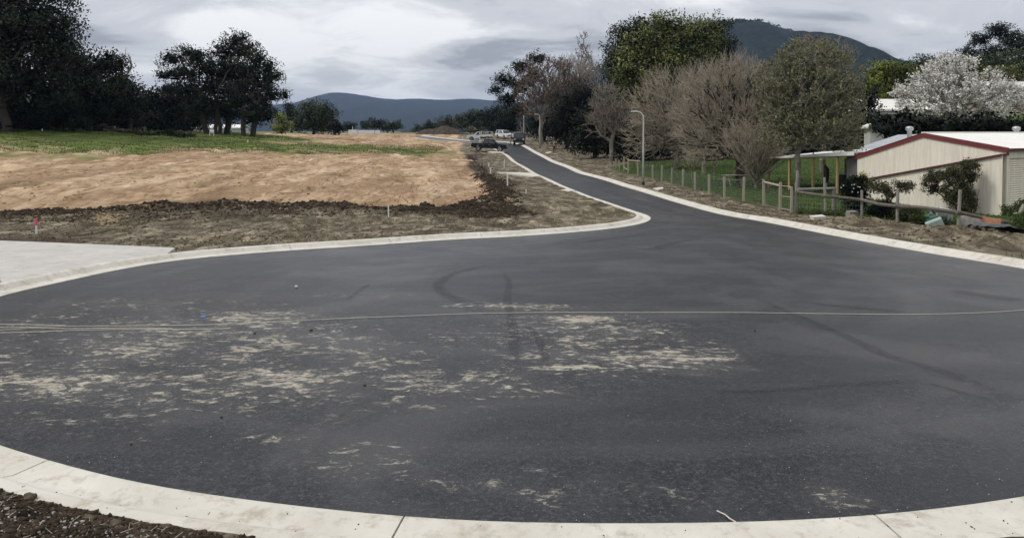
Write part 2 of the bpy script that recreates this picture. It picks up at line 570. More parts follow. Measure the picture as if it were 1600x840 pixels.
# verge: trampled dry grass over soil
vg = ramp_(t, mth(t, "ADD", mth(t, "MULTIPLY", n_s, 0.25), mth(t, "MULTIPLY", n_v, 0.75)),
           [(0.38, (0.035, 0.028, 0.020)), (0.47, (0.105, 0.083, 0.054)), (0.53, (0.20, 0.168, 0.115)), (0.62, (0.40, 0.345, 0.25))])
vg = mixc(t, maprange(t, n_m, 0.50, 0.64, 0, 0.7), vg, (0.062, 0.055, 0.030))
# clay field
cl = ramp_(t, mth(t, "ADD", mth(t, "MULTIPLY", n_m, 0.25), mth(t, "MULTIPLY", n_c, 0.75)),
           [(0.38, (0.17, 0.11, 0.062)), (0.46, (0.32, 0.21, 0.118)), (0.53, (0.47, 0.33, 0.20)), (0.62, (0.66, 0.52, 0.365))])
n_g = link_noise(t, 0.9, 5, 0.62, coords(t, "Object", (0.09, 0.5, 1)), 0.9)
cl = mixc(t, maprange(t, n_l, 0.45, 0.7, 0, 0.5), cl, (0.40, 0.27, 0.18))
cl = mixc(t, maprange(t, n_g, 0.52, 0.62, 0, 0.35), cl, (0.22, 0.14, 0.074))
rid = mth(t, "ABSOLUTE", mth(t, "SUBTRACT", n_d, 0.5))
cl = mixc(t, maprange(t, n_d, 0.53, 0.60, 0, 0.45), cl, (0.22, 0.14, 0.074))
cl = mixc(t, mth(t, "MULTIPLY", maprange(t, rid, 0.016, 0.0), maprange(t, n_v, 0.42, 0.58)), cl, (0.10, 0.062, 0.034))
rid2 = mth(t, "ABSOLUTE", mth(t, "SUBTRACT", n_c, 0.52))
cl = mixc(t, mth(t, "MULTIPLY", maprange(t, rid2, 0.012, 0.0), maprange(t, n_l, 0.45, 0.6, 0, 0.8)), cl, (0.12, 0.075, 0.04))
cl = mixc(t, maprange(t, n_d, 0.46, 0.38, 0, 0.5), cl, (0.60, 0.45, 0.29))
cl = mixc(t, maprange(t, mth(t, "ADD", mth(t, "MULTIPLY", n_x, 0.6), mth(t, "MULTIPLY", n_s, 0.4)), 0.52, 0.64, 0, 0.75), cl, (0.135, 0.095, 0.052))
# dark turned soil
dk = ramp_(t, n_s, [(0.3, (0.022, 0.017, 0.012)), (0.55, (0.065, 0.049, 0.033)), (0.78, (0.14, 0.11, 0.075))])
dk = mixc(t, maprange(t, n_m, 0.55, 0.75, 0, 0.6), dk, (0.10, 0.08, 0.05))
# pasture
gr = ramp_(t, mth(t, "ADD", mth(t, "MULTIPLY", n_s, 0.3), mth(t, "MULTIPLY", n_c, 0.7)),
           [(0.36, (0.045, 0.062, 0.016)), (0.5, (0.115, 0.155, 0.036)), (0.64, (0.19, 0.225, 0.065))])
gr = mixc(t, maprange(t, n_v, 0.52, 0.66, 0, 0.5), gr, (0.15, 0.13, 0.06))
# lawn
lw = ramp_(t, n_s, [(0.3, (0.026, 0.040, 0.010)), (0.55, (0.062, 0.098, 0.024)), (0.8, (0.105, 0.145, 0.04))])
c = mixc(t, zs.outputs[0], vg, cl)
c = mixc(t, zs.outputs[2], c, gr)
c = mixc(t, aal, c, lw)
c = mixc(t, zs.outputs[1], c, dk)
t.links.new(c, b.inputs["Base Color"])
b.inputs["Roughness"].default_value = 0.95
b.inputs["Specular IOR Level"].default_value = 0.15
bump(t, b, mth(t, "ADD", mth(t, "MULTIPLY", n_s, 0.6), mth(t, "ADD", mth(t, "MULTIPLY", n_m, 0.8), n_x)), 0.9, 0.10)

def concrete(name, c0, c1, stain):
    m, t, b = new_mat(name)
    oc = coords(t, "Object")
    n1 = link_noise(t, 1.3, 6, 0.65, oc, 0.5); n2 = link_noise(t, 22, 5, 0.7, oc); n3 = link_noise(t, 5, 6, 0.75, oc, 0.2)
    c = ramp_(t, n1, [(0.3, c0), (0.7, c1)])
    n4 = link_noise(t, 1.6, 9, 0.75, oc, 0.3)
    c = mixc(t, maprange(t, n3, 0.50, 0.70, 0, 0.6), c, stain)
    c = mixc(t, maprange(t, n4, 0.54, 0.68, 0, 0.6), c, tuple(x * 0.85 for x in stain))
    c = mixc(t, maprange(t, n2, 0.6, 0.8, 0, 0.35), c, tuple(x * 0.6 for x in stain))
    t.links.new(c, b.inputs["Base Color"])
    b.inputs["Roughness"].default_value = 0.85
    b.inputs["Specular IOR Level"].default_value = 0.25
    bump(t, b, n2, 0.25, 0.004)
    return m
concrete("kerb_concrete", (0.50, 0.465, 0.39), (0.64, 0.61, 0.54), (0.30, 0.255, 0.185))
concrete("slab_concrete", (0.42, 0.40, 0.36), (0.52, 0.50, 0.46), (0.34, 0.315, 0.265))
simple("joint_dark", (0.10, 0.085, 0.065), 0.95)
m, t, b = new_mat("tyre_mark")
b.inputs["Base Color"].default_value = (0.012, 0.012, 0.014, 1); b.inputs["Roughness"].default_value = 0.6
uvn = attr(t, "edge", "Fac")
nz = link_noise(t, 9, 5, 0.7, coords(t, "Object"))
tr = nn(t, "ShaderNodeBsdfTransparent"); mx = nn(t, "ShaderNodeMixShader")
t.links.new(mth(t, "MULTIPLY", maprange(t, uvn, 0.0, 1.0), maprange(t, nz, 0.25, 0.65, 0.05, 0.30)), mx.inputs[0])
t.links.new(tr.outputs[0], mx.inputs[1]); t.links.new(b.outputs[0], mx.inputs[2])
t.links.new(mx.outputs[0], t.nodes["Material Output"].inputs["Surface"])

# ------------------------------------------------------------------ road outline (asphalt edge), traced and set on the terrain
near = [(0, 698), (90, 725), (212, 757), (400, 785), (650, 812), (800, 819), (1000, 820), (1225, 817), (1375, 807), (1600, 779)]
farl = [(0, 463), (105, 439), (184, 422), (276, 407), (420, 394), (560, 385), (700, 375), (800, 370), (880, 364.5), (950, 358), (1000, 350)]
nose = [(1017, 342), (1012, 336.5), (992, 330), (968, 322), (925, 308), (880, 290), (844, 274), (808, 254), (790, 240)]
right = [(817, 229), (857.6, 251.5), (902.6, 270.6), (970, 290), (1015, 304), (1060, 317), (1097.6, 327), (1165, 342.6), (1300, 368), (1442, 394), (1600, 420)]
PN = [gpt(*p) for p in near]; PF = [gpt(*p) for p in farl]; PO = [gpt(*p) for p in nose]; PR = [gpt(*p) for p in right]
def arc_fit(pa, pb, bulge, n):
    """points of a bulging arc strictly between pa and pb"""
    pa, pb = np.array(pa), np.array(pb)
    mid, ch = (pa + pb) / 2, pb - pa
    nrm = np.array([ch[1], -ch[0]]) / np.linalg.norm(ch)
    return [pa + ch * s + nrm * bulge * 4 * s * (1 - s) for s in np.linspace(0, 1, n + 2)[1:-1]]
left_arc = arc_fit(PF[0], PN[0], 1.2, 3)        # left end of the bowl, out of frame
right_arc = arc_fit(PN[-1], PR[-1], 2.9, 4)
left_far = [np.array(p) for p in [(-22, 163), (-14.5, 150), (-8.0, 136), (-3.6, 121)]]
right_far = [np.array(p) for p in [(-0.4, 136), (-5.5, 149), (-14, 160), (-21, 170)]]
chain = left_far + PO[::-1] + PF[::-1] + [np.array(p) for p in left_arc] + PN + right_arc + PR[::-1] + right_far
EDGE = catmull(chain, step=0.4)
EDGE = resample(EDGE, 0.25)
# light smoothing of the traced line
for _ in range(6):
    EDGE[1:-1] = 0.25 * EDGE[:-2] + 0.5 * EDGE[1:-1] + 0.25 * EDGE[2:]
_ir = int(np.argmin(np.hypot(EDGE[:, 0] - 10.6, EDGE[:, 1] - 22)))
for _ in range(500):
    EDGE[_ir:-1] = 0.25 * EDGE[_ir - 1:-2] + 0.5 * EDGE[_ir:-1] + 0.25 * EDGE[_ir + 1:]
_il = int(np.argmin(np.hypot(EDGE[:, 0] - 5.3, EDGE[:, 1] - 39)))
for _ in range(400):
    EDGE[1:_il] = 0.25 * EDGE[:_il - 1] + 0.5 * EDGE[1:_il] + 0.25 * EDGE[2:_il + 1]
_area = 0.5 * np.sum(EDGE[:, 0] * np.roll(EDGE[:, 1], -1) - np.roll(EDGE[:, 0], -1) * EDGE[:, 1])
OUT = 1.0 if _area > 0 else -1.0
def normals2(path):
    tg = np.gradient(path, axis=0); tg /= np.linalg.norm(tg, axis=1, keepdims=True)
    return np.stack([tg[:, 1], -tg[:, 0]], 1) * OUT
EN = normals2(EDGE)
KW = 0.60
COARSE = EDGE[::4]

# ------------------------------------------------------------------ ground sheet
def spaced(stops):
    """stops: (from, to, step) pieces"""
    return np.unique(np.round(np.concatenate([np.arange(a, b, s) for a, b, s in stops]), 4))
gx = np.concatenate([-np.geomspace(60, 6000, 34)[::-1], spaced([(-60, -26, 0.55), (-26, -8, 0.25), (-8, -0.5, 0.1), (-0.5, 30, 0.25), (30, 60, 0.7)]), np.geomspace(60, 6000, 34)])
gy = np.concatenate([-np.geomspace(12, 3000, 14)[::-1], spaced([(-12, 0, 0.8), (0, 8, 0.1), (8, 42, 0.2), (42, 75, 0.4), (75, 175, 0.8)]), np.geomspace(176, 7000, 50)])
gx = np.unique(gx); gy = np.unique(gy)
XX, YY = np.meshgrid(gx, gy)
ZS = tz(XX, YY)
ZT = ZS.copy()
def gpoly(pts):
    return np.array([gpt(*p) for p in pts])
clay_poly = gpoly([(-330, 338), (0, 332), (80, 333), (200, 327), (330, 321), (420, 320), (500, 322), (560, 326), (620, 324), (680, 327), (740, 325), (768, 318), (776, 302), (764, 286), (744, 274), (735, 260), (728, 246), (722, 232)])
clay_poly = np.concatenate([clay_poly, [(-12, 170), (-18, 205), (-48, 205), (-52, 130), (-50, 90), (-70, 70), (-90, 60)]])
dark_poly = gpoly([(-330, 322), (0, 331), (100, 331), (200, 326), (300, 321), (420, 319), (520, 322), (620, 325), (740, 324), (766, 317), (774, 302), (760, 285), (742, 270), (733, 252), (728, 232), (752, 236), (762, 262), (795, 288), (800, 318), (822, 334), (770, 342), (700, 336), (560, 337), (400, 340), (250, 344), (130, 350), (70, 384), (-330, 384)])
grass_poly = np.concatenate([gpoly([(-330, 236), (0, 233), (160, 240), (300, 236), (440, 237), (560, 240), (690, 238), (690, 231), (600, 230), (480, 224)]), [(-46, 126), (-44, 150), (-60, 220), (-140, 260), (-200, 200), (-160, 90)]])
lawn_poly = np.concatenate([gpoly([(960, 263), (985, 271), (1020, 279), (1086, 296), (1132, 307), (1194, 320), (1240, 331), (1300, 336), (1400, 344), (1497, 352)]), [(27, 29), (60, 30), (75, 60), (60, 90), (30, 88), (14, 84)]])
mound_path = resample(np.array([gpt(*p) for p in [(-300, 332), (0, 334), (100, 334), (200, 328), (300, 323), (420, 322), (500, 326), (560, 328), (620, 328), (680, 329), (740, 327), (772, 318), (782, 302), (770, 288), (750, 275), (742, 262), (735, 245)]]), 0.8)
mask_near = (np.abs(XX) < 130) & (YY > -15) & (YY < 240)
xs, ys = XX[mask_near], YY[mask_near]
nA = fbm(xs * 0.55, ys * 0.55, 5, 3); nB = fbm(xs * 0.13, ys * 0.13, 4, 9)
def zone(poly, soft, wob):
    return sstep(-soft, soft, sdist(xs, ys, poly) + nA * wob + nB * wob * 1.2)
far_w = sstep(40, 90, ys)
z_clay = zone(clay_poly, 0.35, 1.0)
z_dark = np.clip(zone(dark_poly, 0.5, 1.5) * np.clip(0.68 + 1.7 * fbm(xs * 0.5, ys * 0.4, 4, 31), 0, 1) , 0, 1)
z_grass = zone(grass_poly, 4.0, 7.0)
z_grass *= np.clip(1.3 + 0.7 * fbm(xs * 0.12, ys * 0.3, 4, 77), 0.0, 1)
z_lawn = zone(lawn_poly, 0.5, 0.9)
dm = pdist(xs, ys, mound_path)
pile = sstep(1.25, 0.15, dm) * np.clip(0.55 + 1.5 * fbm(xs * 0.5, ys * 0.5, 3, 51), 0.05, 1.3)
z_dark = np.maximum(z_dark, sstep(0.25, 0.6, pile))
sd_road = sdist(xs, ys, COARSE)
# loose fill behind the near kerb
nearsoil = sstep(2.5, 1.0, ys - 4.2) * sstep(-0.5, -0.8, sd_road)
z_dark = np.maximum(z_dark, nearsoil * 0.9)
heap_r = gpt(1340, 352), gpt(1480, 372), gpt(1620, 385), gpt(1420, 362), gpt(1540, 378)
heap = np.zeros_like(xs)
for i, h in enumerate(heap_r):
    heap += (0.34, 0.26, 0.30, 0.26, 0.22)[i] * np.exp(-((xs - h[0]) ** 2 / 1.6 + (ys - h[1]) ** 2 / 0.8))
zone_col = np.zeros((*XX.shape, 4), np.float32)
zone_col[mask_near] = np.stack([z_clay, z_dark, z_grass, z_lawn], 1)
farm = ~mask_near
zone_col[farm] = (0, 0, 0.85, 0)
rel = (0.10 * fbm(xs * 0.9, ys * 0.9, 5, 5, 0.6) * (0.35 + z_dark) + 0.05 * fbm(xs * 0.35, ys * 1.2, 4, 15) * (1 + 1.8 * z_clay) + 0.26 * pile * (1 + 0.9 * fbm(xs * 1.8, ys * 1.8, 3, 52)) + heap * (1 + 0.8 * fbm(xs * 2.2, ys * 2.2, 4, 8)))
# clay scraped in long passes
rel += z_clay * (0.26 * fbm(xs * 0.42, ys * 0.12, 5, 19, 0.6) + 0.10 * np.abs(fbm((xs + 1.6 * ys) * 0.10, (ys - 0.5 * xs) * 0.55, 3, 29))) * sstep(31, 36, ys)
rel += z_clay * 0.06 * np.sin((ys - 0.22 * xs) * 2.1 + 4 * fbm(xs * 0.08, ys * 0.08, 2, 41)) * sstep(30, 34, ys)
fade = sstep(-KW + 0.02, -KW - 0.9, sd_road)
zz = ZS[mask_near] + rel * fade + 0.09 * sstep(-KW - 1.6, -KW - 0.1, sd_road) + 0.07 * nearsoil * sstep(-KW - 0.02, -KW - 0.35, sd_road) * (1 + 0.9 * fbm(xs * 3, ys * 3, 3, 71))
# under road and kerb the sub-grade is lower
zz = zz - 0.32 * sstep(-KW + 0.06, -KW + 0.36, sd_road)
ZT[mask_near] = zz
nyg, nxg = XX.shape
idx = np.arange(nyg * nxg).reshape(nyg, nxg)
F = np.stack([idx[:-1, :-1], idx[:-1, 1:], idx[1:, 1:], idx[1:, :-1]], -1).reshape(-1, 4)
ground = mesh_np("ground", np.stack([XX, YY, ZT], -1).reshape(-1, 3), F, MATS["ground"], smooth=True, attrs={"zone": zone_col.reshape(-1, 4)})
tag(ground, kind="structure")
from mathutils.bvhtree import BVHTree
# bilinear height of the finished ground, for standing things on it
def gzv(x, y):
    x, y = np.asarray(x, float), np.asarray(y, float)
    i = np.clip(np.searchsorted(gx, x) - 1, 0, nxg - 2); j = np.clip(np.searchsorted(gy, y) - 1, 0, nyg - 2)
    fx = (x - gx[i]) / (gx[i + 1] - gx[i]); fy = (y - gy[j]) / (gy[j + 1] - gy[j])
    return (ZT[j, i] * (1 - fx) + ZT[j, i + 1] * fx) * (1 - fy) + (ZT[j + 1, i] * (1 - fx) + ZT[j + 1, i + 1] * fx) * fy
def gz(x, y):
    i = int(np.clip(np.searchsorted(gx, x) - 1, 0, nxg - 2)); j = int(np.clip(np.searchsorted(gy, y) - 1, 0, nyg - 2))
    fx = (x - gx[i]) / (gx[i + 1] - gx[i]); fy = (y - gy[j]) / (gy[j + 1] - gy[j])
    return float((ZT[j, i] * (1 - fx) + ZT[j, i + 1] * fx) * (1 - fy) + (ZT[j + 1, i] * (1 - fx) + ZT[j + 1, i + 1] * fx) * fy)
def ground3(px, py):
    q = gpt(px, py)
    return np.array([q[0], q[1], gz(*q)])

# ------------------------------------------------------------------ asphalt sheet
def inside_grid(poly, step, y0, y1, margin):
    xs_ = np.arange(poly[:, 0].min(), poly[:, 0].max(), step); ys_ = np.arange(y0, y1, step)
    A, B = np.meshgrid(xs_, ys_); A, B = A.ravel(), B.ravel()
    k = sdist(A, B, poly[::2]) > margin
    return np.stack([A[k], B[k]], 1)
ipts = np.concatenate([inside_grid(EDGE, 0.22, 3.0, 34, 0.15), inside_grid(EDGE, 0.9, 34.3, 175, 0.45)])
bpts = EDGE[::2]
allp = np.concatenate([bpts, ipts])
nb = len(bpts)
res = delaunay_2d_cdt([Vector((float(p[0]), float(p[1]))) for p in allp], [(i, (i + 1) % nb) for i in range(nb)], [], 1, 1e-5)
rv = np.array([[p.x, p.y] for p in res[0]])
rf = np.array([f for f in res[2] if len(f) == 3])
rz_ = tz(rv[:, 0], rv[:, 1])
ppx, ppy = project(np.stack([rv[:, 0], rv[:, 1], rz_], 1))
dust = np.zeros(len(rv))
for bx, by, rx, ry, am in [
    (70, 600, 130, 36, 0.76), (330, 622, 190, 24, 0.75), (450, 592, 120, 26, 0.8), (575, 560, 55, 26, 0.85), (400, 500, 110, 18, 0.8), (420, 540, 90, 26, 0.7),
    (250, 478, 180, 16, 0.4), (530, 528, 70, 16, 0.75), (650, 580, 130, 14, 0.65), (800, 478, 100, 6, 0.85), (925, 499, 70, 8, 0.85),
    (1010, 518, 80, 13, 0.65), (985, 552, 100, 14, 0.82), (900, 576, 90, 9, 0.9), (1050, 550, 60, 9, 0.6), (700, 604, 120, 8, 0.6), (60, 655, 80, 14, 0.55),
    (560, 712, 70, 20, 0.5), (520, 735, 50, 12, 0.75), (610, 700, 40, 12, 0.6), (700, 752, 60, 7, 0.55), (860, 772, 50, 6, 0.6), (1030, 770, 45, 6, 0.6), (100, 540, 140, 18, 0.42),
    (280, 562, 150, 30, 0.55), (830, 735, 20, 5, 0.75), (1300, 772, 18, 6, 0.7), (1390, 790, 40, 7, 0.85), (420, 685, 70, 9, 0.55), (250, 682, 80, 9, 0.45),
    (740, 640, 40, 6, 0.6), (280, 570, 430, 85, 0.66), (930, 535, 180, 48, 0.58), (600, 595, 330, 38, 0.66), (600, 710, 110, 34, 0.30), (1000, 560, 150, 20, 0.8), (380, 585, 260, 45, 0.74), (550, 462, 120, 5, 0.45), (700, 530, 50, 7, 0.4), (440, 800, 40, 8, 0.3), (930, 745, 40, 6, 0.4)]:
    dust = np.maximum(dust, am * np.exp(-((ppx - bx) / rx) ** 2 - ((ppy - by) / ry) ** 2))
dust *= np.clip(0.9 + 0.9 * fbm(rv[:, 0] * 1.3, rv[:, 1] * 1.3, 3, 91), 0.2, 1.2)
dust = np.maximum(dust, 0.05 * sstep(30, 8, rv[:, 1]) * (rv[:, 0] < 4))
rz_ = rz_ + 0.008 * fbm(rv[:, 0] * 0.5, rv[:, 1] * 0.5, 3, 12) * np.clip(sdist(rv[:, 0], rv[:, 1], COARSE), 0, 1)
road = mesh_np("road", np.column_stack([rv, rz_]), rf, MATS["asphalt"], smooth=True, attrs={"dust": dust, "edge_dist": sdist(rv[:, 0], rv[:, 1], COARSE)})
tag(road, kind="structure")

# ------------------------------------------------------------------ kerb and channel, poured in sections with sawn joints
KPROF = [(-0.0, -0.16), (0.0, 0.012), (0.02, 0.016), (0.26, 0.004), (0.33, 0.020), (0.43, 0.098), (0.475, 0.118), (0.57, 0.122), (0.60, 0.108), (0.602, -0.18)]
kerb = empty("kerb", (0, 0, 0)); tag(kerb, kind="structure")
SEC = 12                      # path samples (0.25 m) per section
n_e = len(EDGE)
def kerb_section(i0, i1):
    path = EDGE[i0:i1 + 1].copy(); nr = EN[i0:i1 + 1]
    tg = np.stack([-nr[:, 1], nr[:, 0]], 1) * OUT
    d0 = path[1] - path[0]; d1 = path[-1] - path[-2]
    path[0] += d0 / np.linalg.norm(d0) * 0.007; path[-1] -= d1 / np.linalg.norm(d1) * 0.007
    V, F = [], []
    k = len(KPROF)
    zb = tz(path[:, 0], path[:, 1])
    for j in range(len(path)):
        for (o, z) in KPROF:
            q = path[j] + nr[j] * o
            V.append((q[0], q[1], zb[j] + z))
    m_ = len(path)
    for j in range(m_ - 1):
        for a in range(k - 1):
            F.append((j * k + a, j * k + a + 1, (j + 1) * k + a + 1, (j + 1) * k + a))
    F.append(tuple(range(k))); F.append(tuple((m_ - 1) * k + a for a in range(k - 1, -1, -1)))
    mb = MB(); mb.add(V, F)
    o = mb.build("kerb_section", MATS["kerb_concrete"], kerb)
    return o
_jx = [i for i in range(n_e) if EDGE[i, 1] < 6.5]
_jp, _ = project(np.column_stack([EDGE[_jx], tz(EDGE[_jx, 0], EDGE[_jx, 1])]))
i0 = 4 + (_jx[int(np.argmin(np.abs(_jp - 655)))] - 4) % SEC
while i0 < n_e - SEC:
    kerb_section(i0, i0 + SEC); i0 += SEC
jv, jf = [], []
KJ = [(0.004, 0.0), (0.26, -0.008), (0.33, 0.008), (0.43, 0.085), (0.475, 0.105), (0.57, 0.11), (0.595, 0.09)]

# ------------------------------------------------------------------ concrete slabs beside the kerb
def slab(name, pts, mat, thick=0.10, lift=0.05, parent=None, follow=True):
    pts = [np.asarray(p, float) for p in pts]
    mb = MB()
    top = [(p[0], p[1], float(tz(p[0], p[1])) + lift) for p in pts]
    bot = [(a, b_, c_ - thick) for a, b_, c_ in top]
    n = len(pts)
    mb.add(top + bot, [tuple(range(n)), tuple(range(2 * n - 1, n - 1, -1))] + [(i, i + n, (i + 1) % n + n, (i + 1) % n) for i in range(n)])
    return mb.build(name, mat, parent)
# the wide driveway apron at the left of the bowl: three poured bays behind the kerb
kb = EDGE + EN * (KW + 0.012)
kpx, kpy = project(np.column_stack([kb, tz(kb[:, 0], kb[:, 1])]))
sel = [i for i in range(n_e) if kpx[i] < 262 and 370 < kpy[i] < 520 and kb[i, 1] > 8]
kk = kb[sel]
o_ = np.argsort(-kk[:, 1]); kk = kk[o_][::3]
apron = empty("driveway", (0, 0, 0)); tag(apron, kind="structure")
def bay(pts):
    """apron bay meshed to follow the ground"""
    b2 = np.array(pts)
    lo, hi = b2.min(0), b2.max(0)
    A, B = np.meshgrid(np.arange(lo[0], hi[0], 0.5), np.arange(lo[1], hi[1], 0.5)); A, B = A.ravel(), B.ravel()
    dns = resample(np.concatenate([b2, b2[:1]]), 0.25)[:-1]
    k_ = sdist(A, B, dns) > 0.2
    P_ = np.concatenate([dns, np.stack([A[k_], B[k_]], 1)])
    nb_ = len(dns)
    r_ = delaunay_2d_cdt([Vector((float(p[0]), float(p[1]))) for p in P_], [(i, (i + 1) % nb_) for i in range(nb_)], [], 1, 1e-5)
    v2 = np.array([[p.x, p.y] for p in r_[0]]); f_ = [f for f in r_[2] if len(f) == 3]
    dk_ = pdist(v2[:, 0], v2[:, 1], kb[::3])
    z_ = tz(v2[:, 0], v2[:, 1]) + 0.118 + 0.02 * sstep(0, 1.5, dk_)
    n_ = len(v2)
    sk = [(v2[i][0], v2[i][1], z_[i] - 0.14) for i in range(nb_)]
    mb = MB(); mb.add([(a[0], a[1], z) for a, z in zip(v2, z_)] + sk, list(f_) + [(i, (i + 1) % nb_, n_ + (i + 1) % nb_, n_ + i) for i in range(nb_)])
    return mb.build("concrete_bay", MATS["slab_concrete"], apron)
back0, back1 = gpt(274, 394.5), gpt(-330, 374)
ncut = len(kk)
cuts = [0, int(ncut * 0.62), ncut - 1]
bk = lambda s: back0 + (back1 - back0) * s
for a, b_ in ((0, 1), (1, 2)):
    seg = kk[cuts[a]:cuts[b_] + 1]
    s0, s1 = (0.0, 0.42) if a == 0 else (0.4225, 0.95)
    if a == 1: seg = seg + np.array([0.0, -0.012])
    bay(list(seg) + [bk(s1), bk(s0)])
for pts in ([(777, 271), (833, 272), (846, 277.5), (834, 278)], [(877, 299.5), (890, 297.6), (900, 301), (888, 302)],
            [(757, 236), (786, 237), (788, 240.3), (770, 240)], [(1020, 297), (1035, 295), (1037, 297.5), (1027, 300)],
            [(852, 239.5), (860, 238.3), (862, 239.6), (857, 240.4)], [(1265, 341.4), (1284, 339.5), (1291, 342.6), (1272, 344)]):
    g_ = [gpt(*p) for p in pts]
    zc_ = float(np.mean([tz(*p) for p in g_]))
    s_ = slab("pit_lid" if len(pts) == 4 and pts[0][0] in (1265, 852, 877) else "crossover", g_, MATS["kerb_concrete"], 0.16, 0.13)
    tag(s_, kind="structure")

# ------------------------------------------------------------------ tyre marks on the asphalt
def tyre_mark(pts, w0, w1):
    path = resample(catmull([gpt(*p) for p in pts], step=0.3), 0.2)
    nr = normals2(path)
    n = len(path)
    s = np.linspace(0, 1, n)
    w = w0 + (w1 - w0) * s
    V, A = [], []
    for k_, e_ in ((-1, 0), (-0.4, 1), (0.4, 1), (1, 0)):
        q = path + nr * (w * k_ * (1 + 0.25 * fbm(s * 9, s * 0 + k_, 3, 5)))[:, None] * 0.5
        V.append(np.column_stack([q, tz(q[:, 0], q[:, 1]) + 0.009])); A.append(e_ * np.minimum(1, np.minimum(s, 1 - s) * 6))
    V = np.stack(V, 1).reshape(-1, 3); A = np.stack(A, 1).ravel()
    i = np.arange(n - 1)[:, None] * 4
    F = np.concatenate([np.concatenate([i + a, i + a + 1, i + a + 5, i + a + 4], 1) for a in range(3)])
    mesh_np("tyre_mark", V, F, MATS["tyre_mark"], road, attrs={"edge": A})
for pts, w0, w1 in [([(775, 412), (715, 425), (685, 445), (700, 462), (745, 478)], 0.25, 0.35), ([(780, 420), (795, 440), (793, 470), (800, 500), (803, 540), (800, 580)], 0.16, 0.22),
                    ([(815, 500), (835, 520), (849, 545), (852, 572)], 0.10, 0.16), ([(1090, 612), (1200, 610), (1300, 602), (1440, 594)], 0.12, 0.2),
                    ([(1180, 465), (1240, 490), (1310, 520), (1400, 560), (1480, 582), (1600, 630)], 0.14, 0.3), ([(540, 470), (560, 455), (580, 442)], 0.12, 0.12),
                    ([(1440, 594), (1500, 612), (1560, 625)], 0.14, 0.1), ([(1480, 452), (1540, 462), (1600, 470)], 0.5, 0.7), ([(1240, 470), (1330, 480), (1420, 488)], 0.3, 0.4),
                    ([(1020, 365), (960, 372), (900, 380)], 0.5, 0.4), ([(1100, 372), (1050, 380), (1010, 392)], 0.4, 0.5)]:
    tyre_mark(pts, w0, w1)

# ------------------------------------------------------------------ distant hills
simple("forest_far", (0.014, 0.020, 0.022), 0.95, var=0.35, scale=0.02, spec=0.05)
simple("forest_hill", (0.010, 0.016, 0.014), 0.95, var=0.85, scale=0.09, spec=0.05, bmp=1.0)
def hill(name, prof_px, d, depth_front, depth_back, mat, nx=160, ny=40, rough=0.05, seed=3):
    prof_px = np.array(prof_px, float)
    xw = (prof_px[:, 0] - CX) / FPX * d
    hw = (HZ - prof_px[:, 1]) / FPX * d + EYE
    xs_ = np.linspace(xw.min(), xw.max(), nx)
    H = np.interp(xs_, xw, hw)
    ker = np.hanning(9); ker /= ker.sum()
    H = np.convolve(np.pad(H, 4, mode="edge"), ker, "valid")
    tt = np.linspace(-1, 1, ny)
    V = np.zeros((ny, nx, 3))
    for j, t_ in enumerate(tt):
        y = d + (t_ * depth_front if t_ < 0 else t_ * depth_back)
        fall = (1 - math.sqrt(t_ * t_ + 0.002) / math.sqrt(1.002)) / (1 - math.sqrt(0.002 / 1.002))
        n_ = fbm(xs_ / d * 26 + 0 * xs_, np.full(nx, t_ * 3.0), 4, seed)
        h_ = H * fall * (1 + 0.30 * n_ * math.sin(abs(t_) * math.pi)) + rough * 10 * fbm(xs_ / d * 160, np.full(nx, t_ * 20.0), 3, seed + 4) * (abs(t_) > 0.02)
        V[j, :, 0] = xs_; V[j, :, 1] = y; V[j, :, 2] = h_ - 3 * (1 - fall)
    idx_ = np.arange(nx * ny).reshape(ny, nx)
    F = np.stack([idx_[:-1, :-1], idx_[:-1, 1:], idx_[1:, 1:], idx_[1:, :-1]], -1).reshape(-1, 4)
    o = mesh_np(name, V.reshape(-1, 3), F, mat, smooth=True)
    return tag(o, kind="structure"), V
mountain, _ = hill("mountain", [(-500, 205), (-200, 190), (100, 176), (300, 178), (400, 180), (450, 172), (480, 160), (500, 150), (512, 146.5), (530, 145), (555, 147), (580, 152), (610, 155.5), (630, 156.5), (645, 153.5), (660, 154), (690, 157), (720, 154.5), (745, 154.5), (775, 158), (830, 162), (900, 165), (1100, 172), (1400, 185), (1900, 200)], 4600, 2200, 1200, MATS["forest_far"], 260, 50, 0.3)
green_hill, HV = hill("hill", [(700, 195), (820, 168), (900, 130), (980, 80), (1040, 50), (1100, 38), (1140, 34), (1180, 39), (1230, 52), (1280, 68), (1330, 84), (1380, 98), (1450, 114), (1560, 138), (1750, 168), (2000, 195)], 1500, 800, 700, MATS["forest_hill"], 220, 60, 0.5)

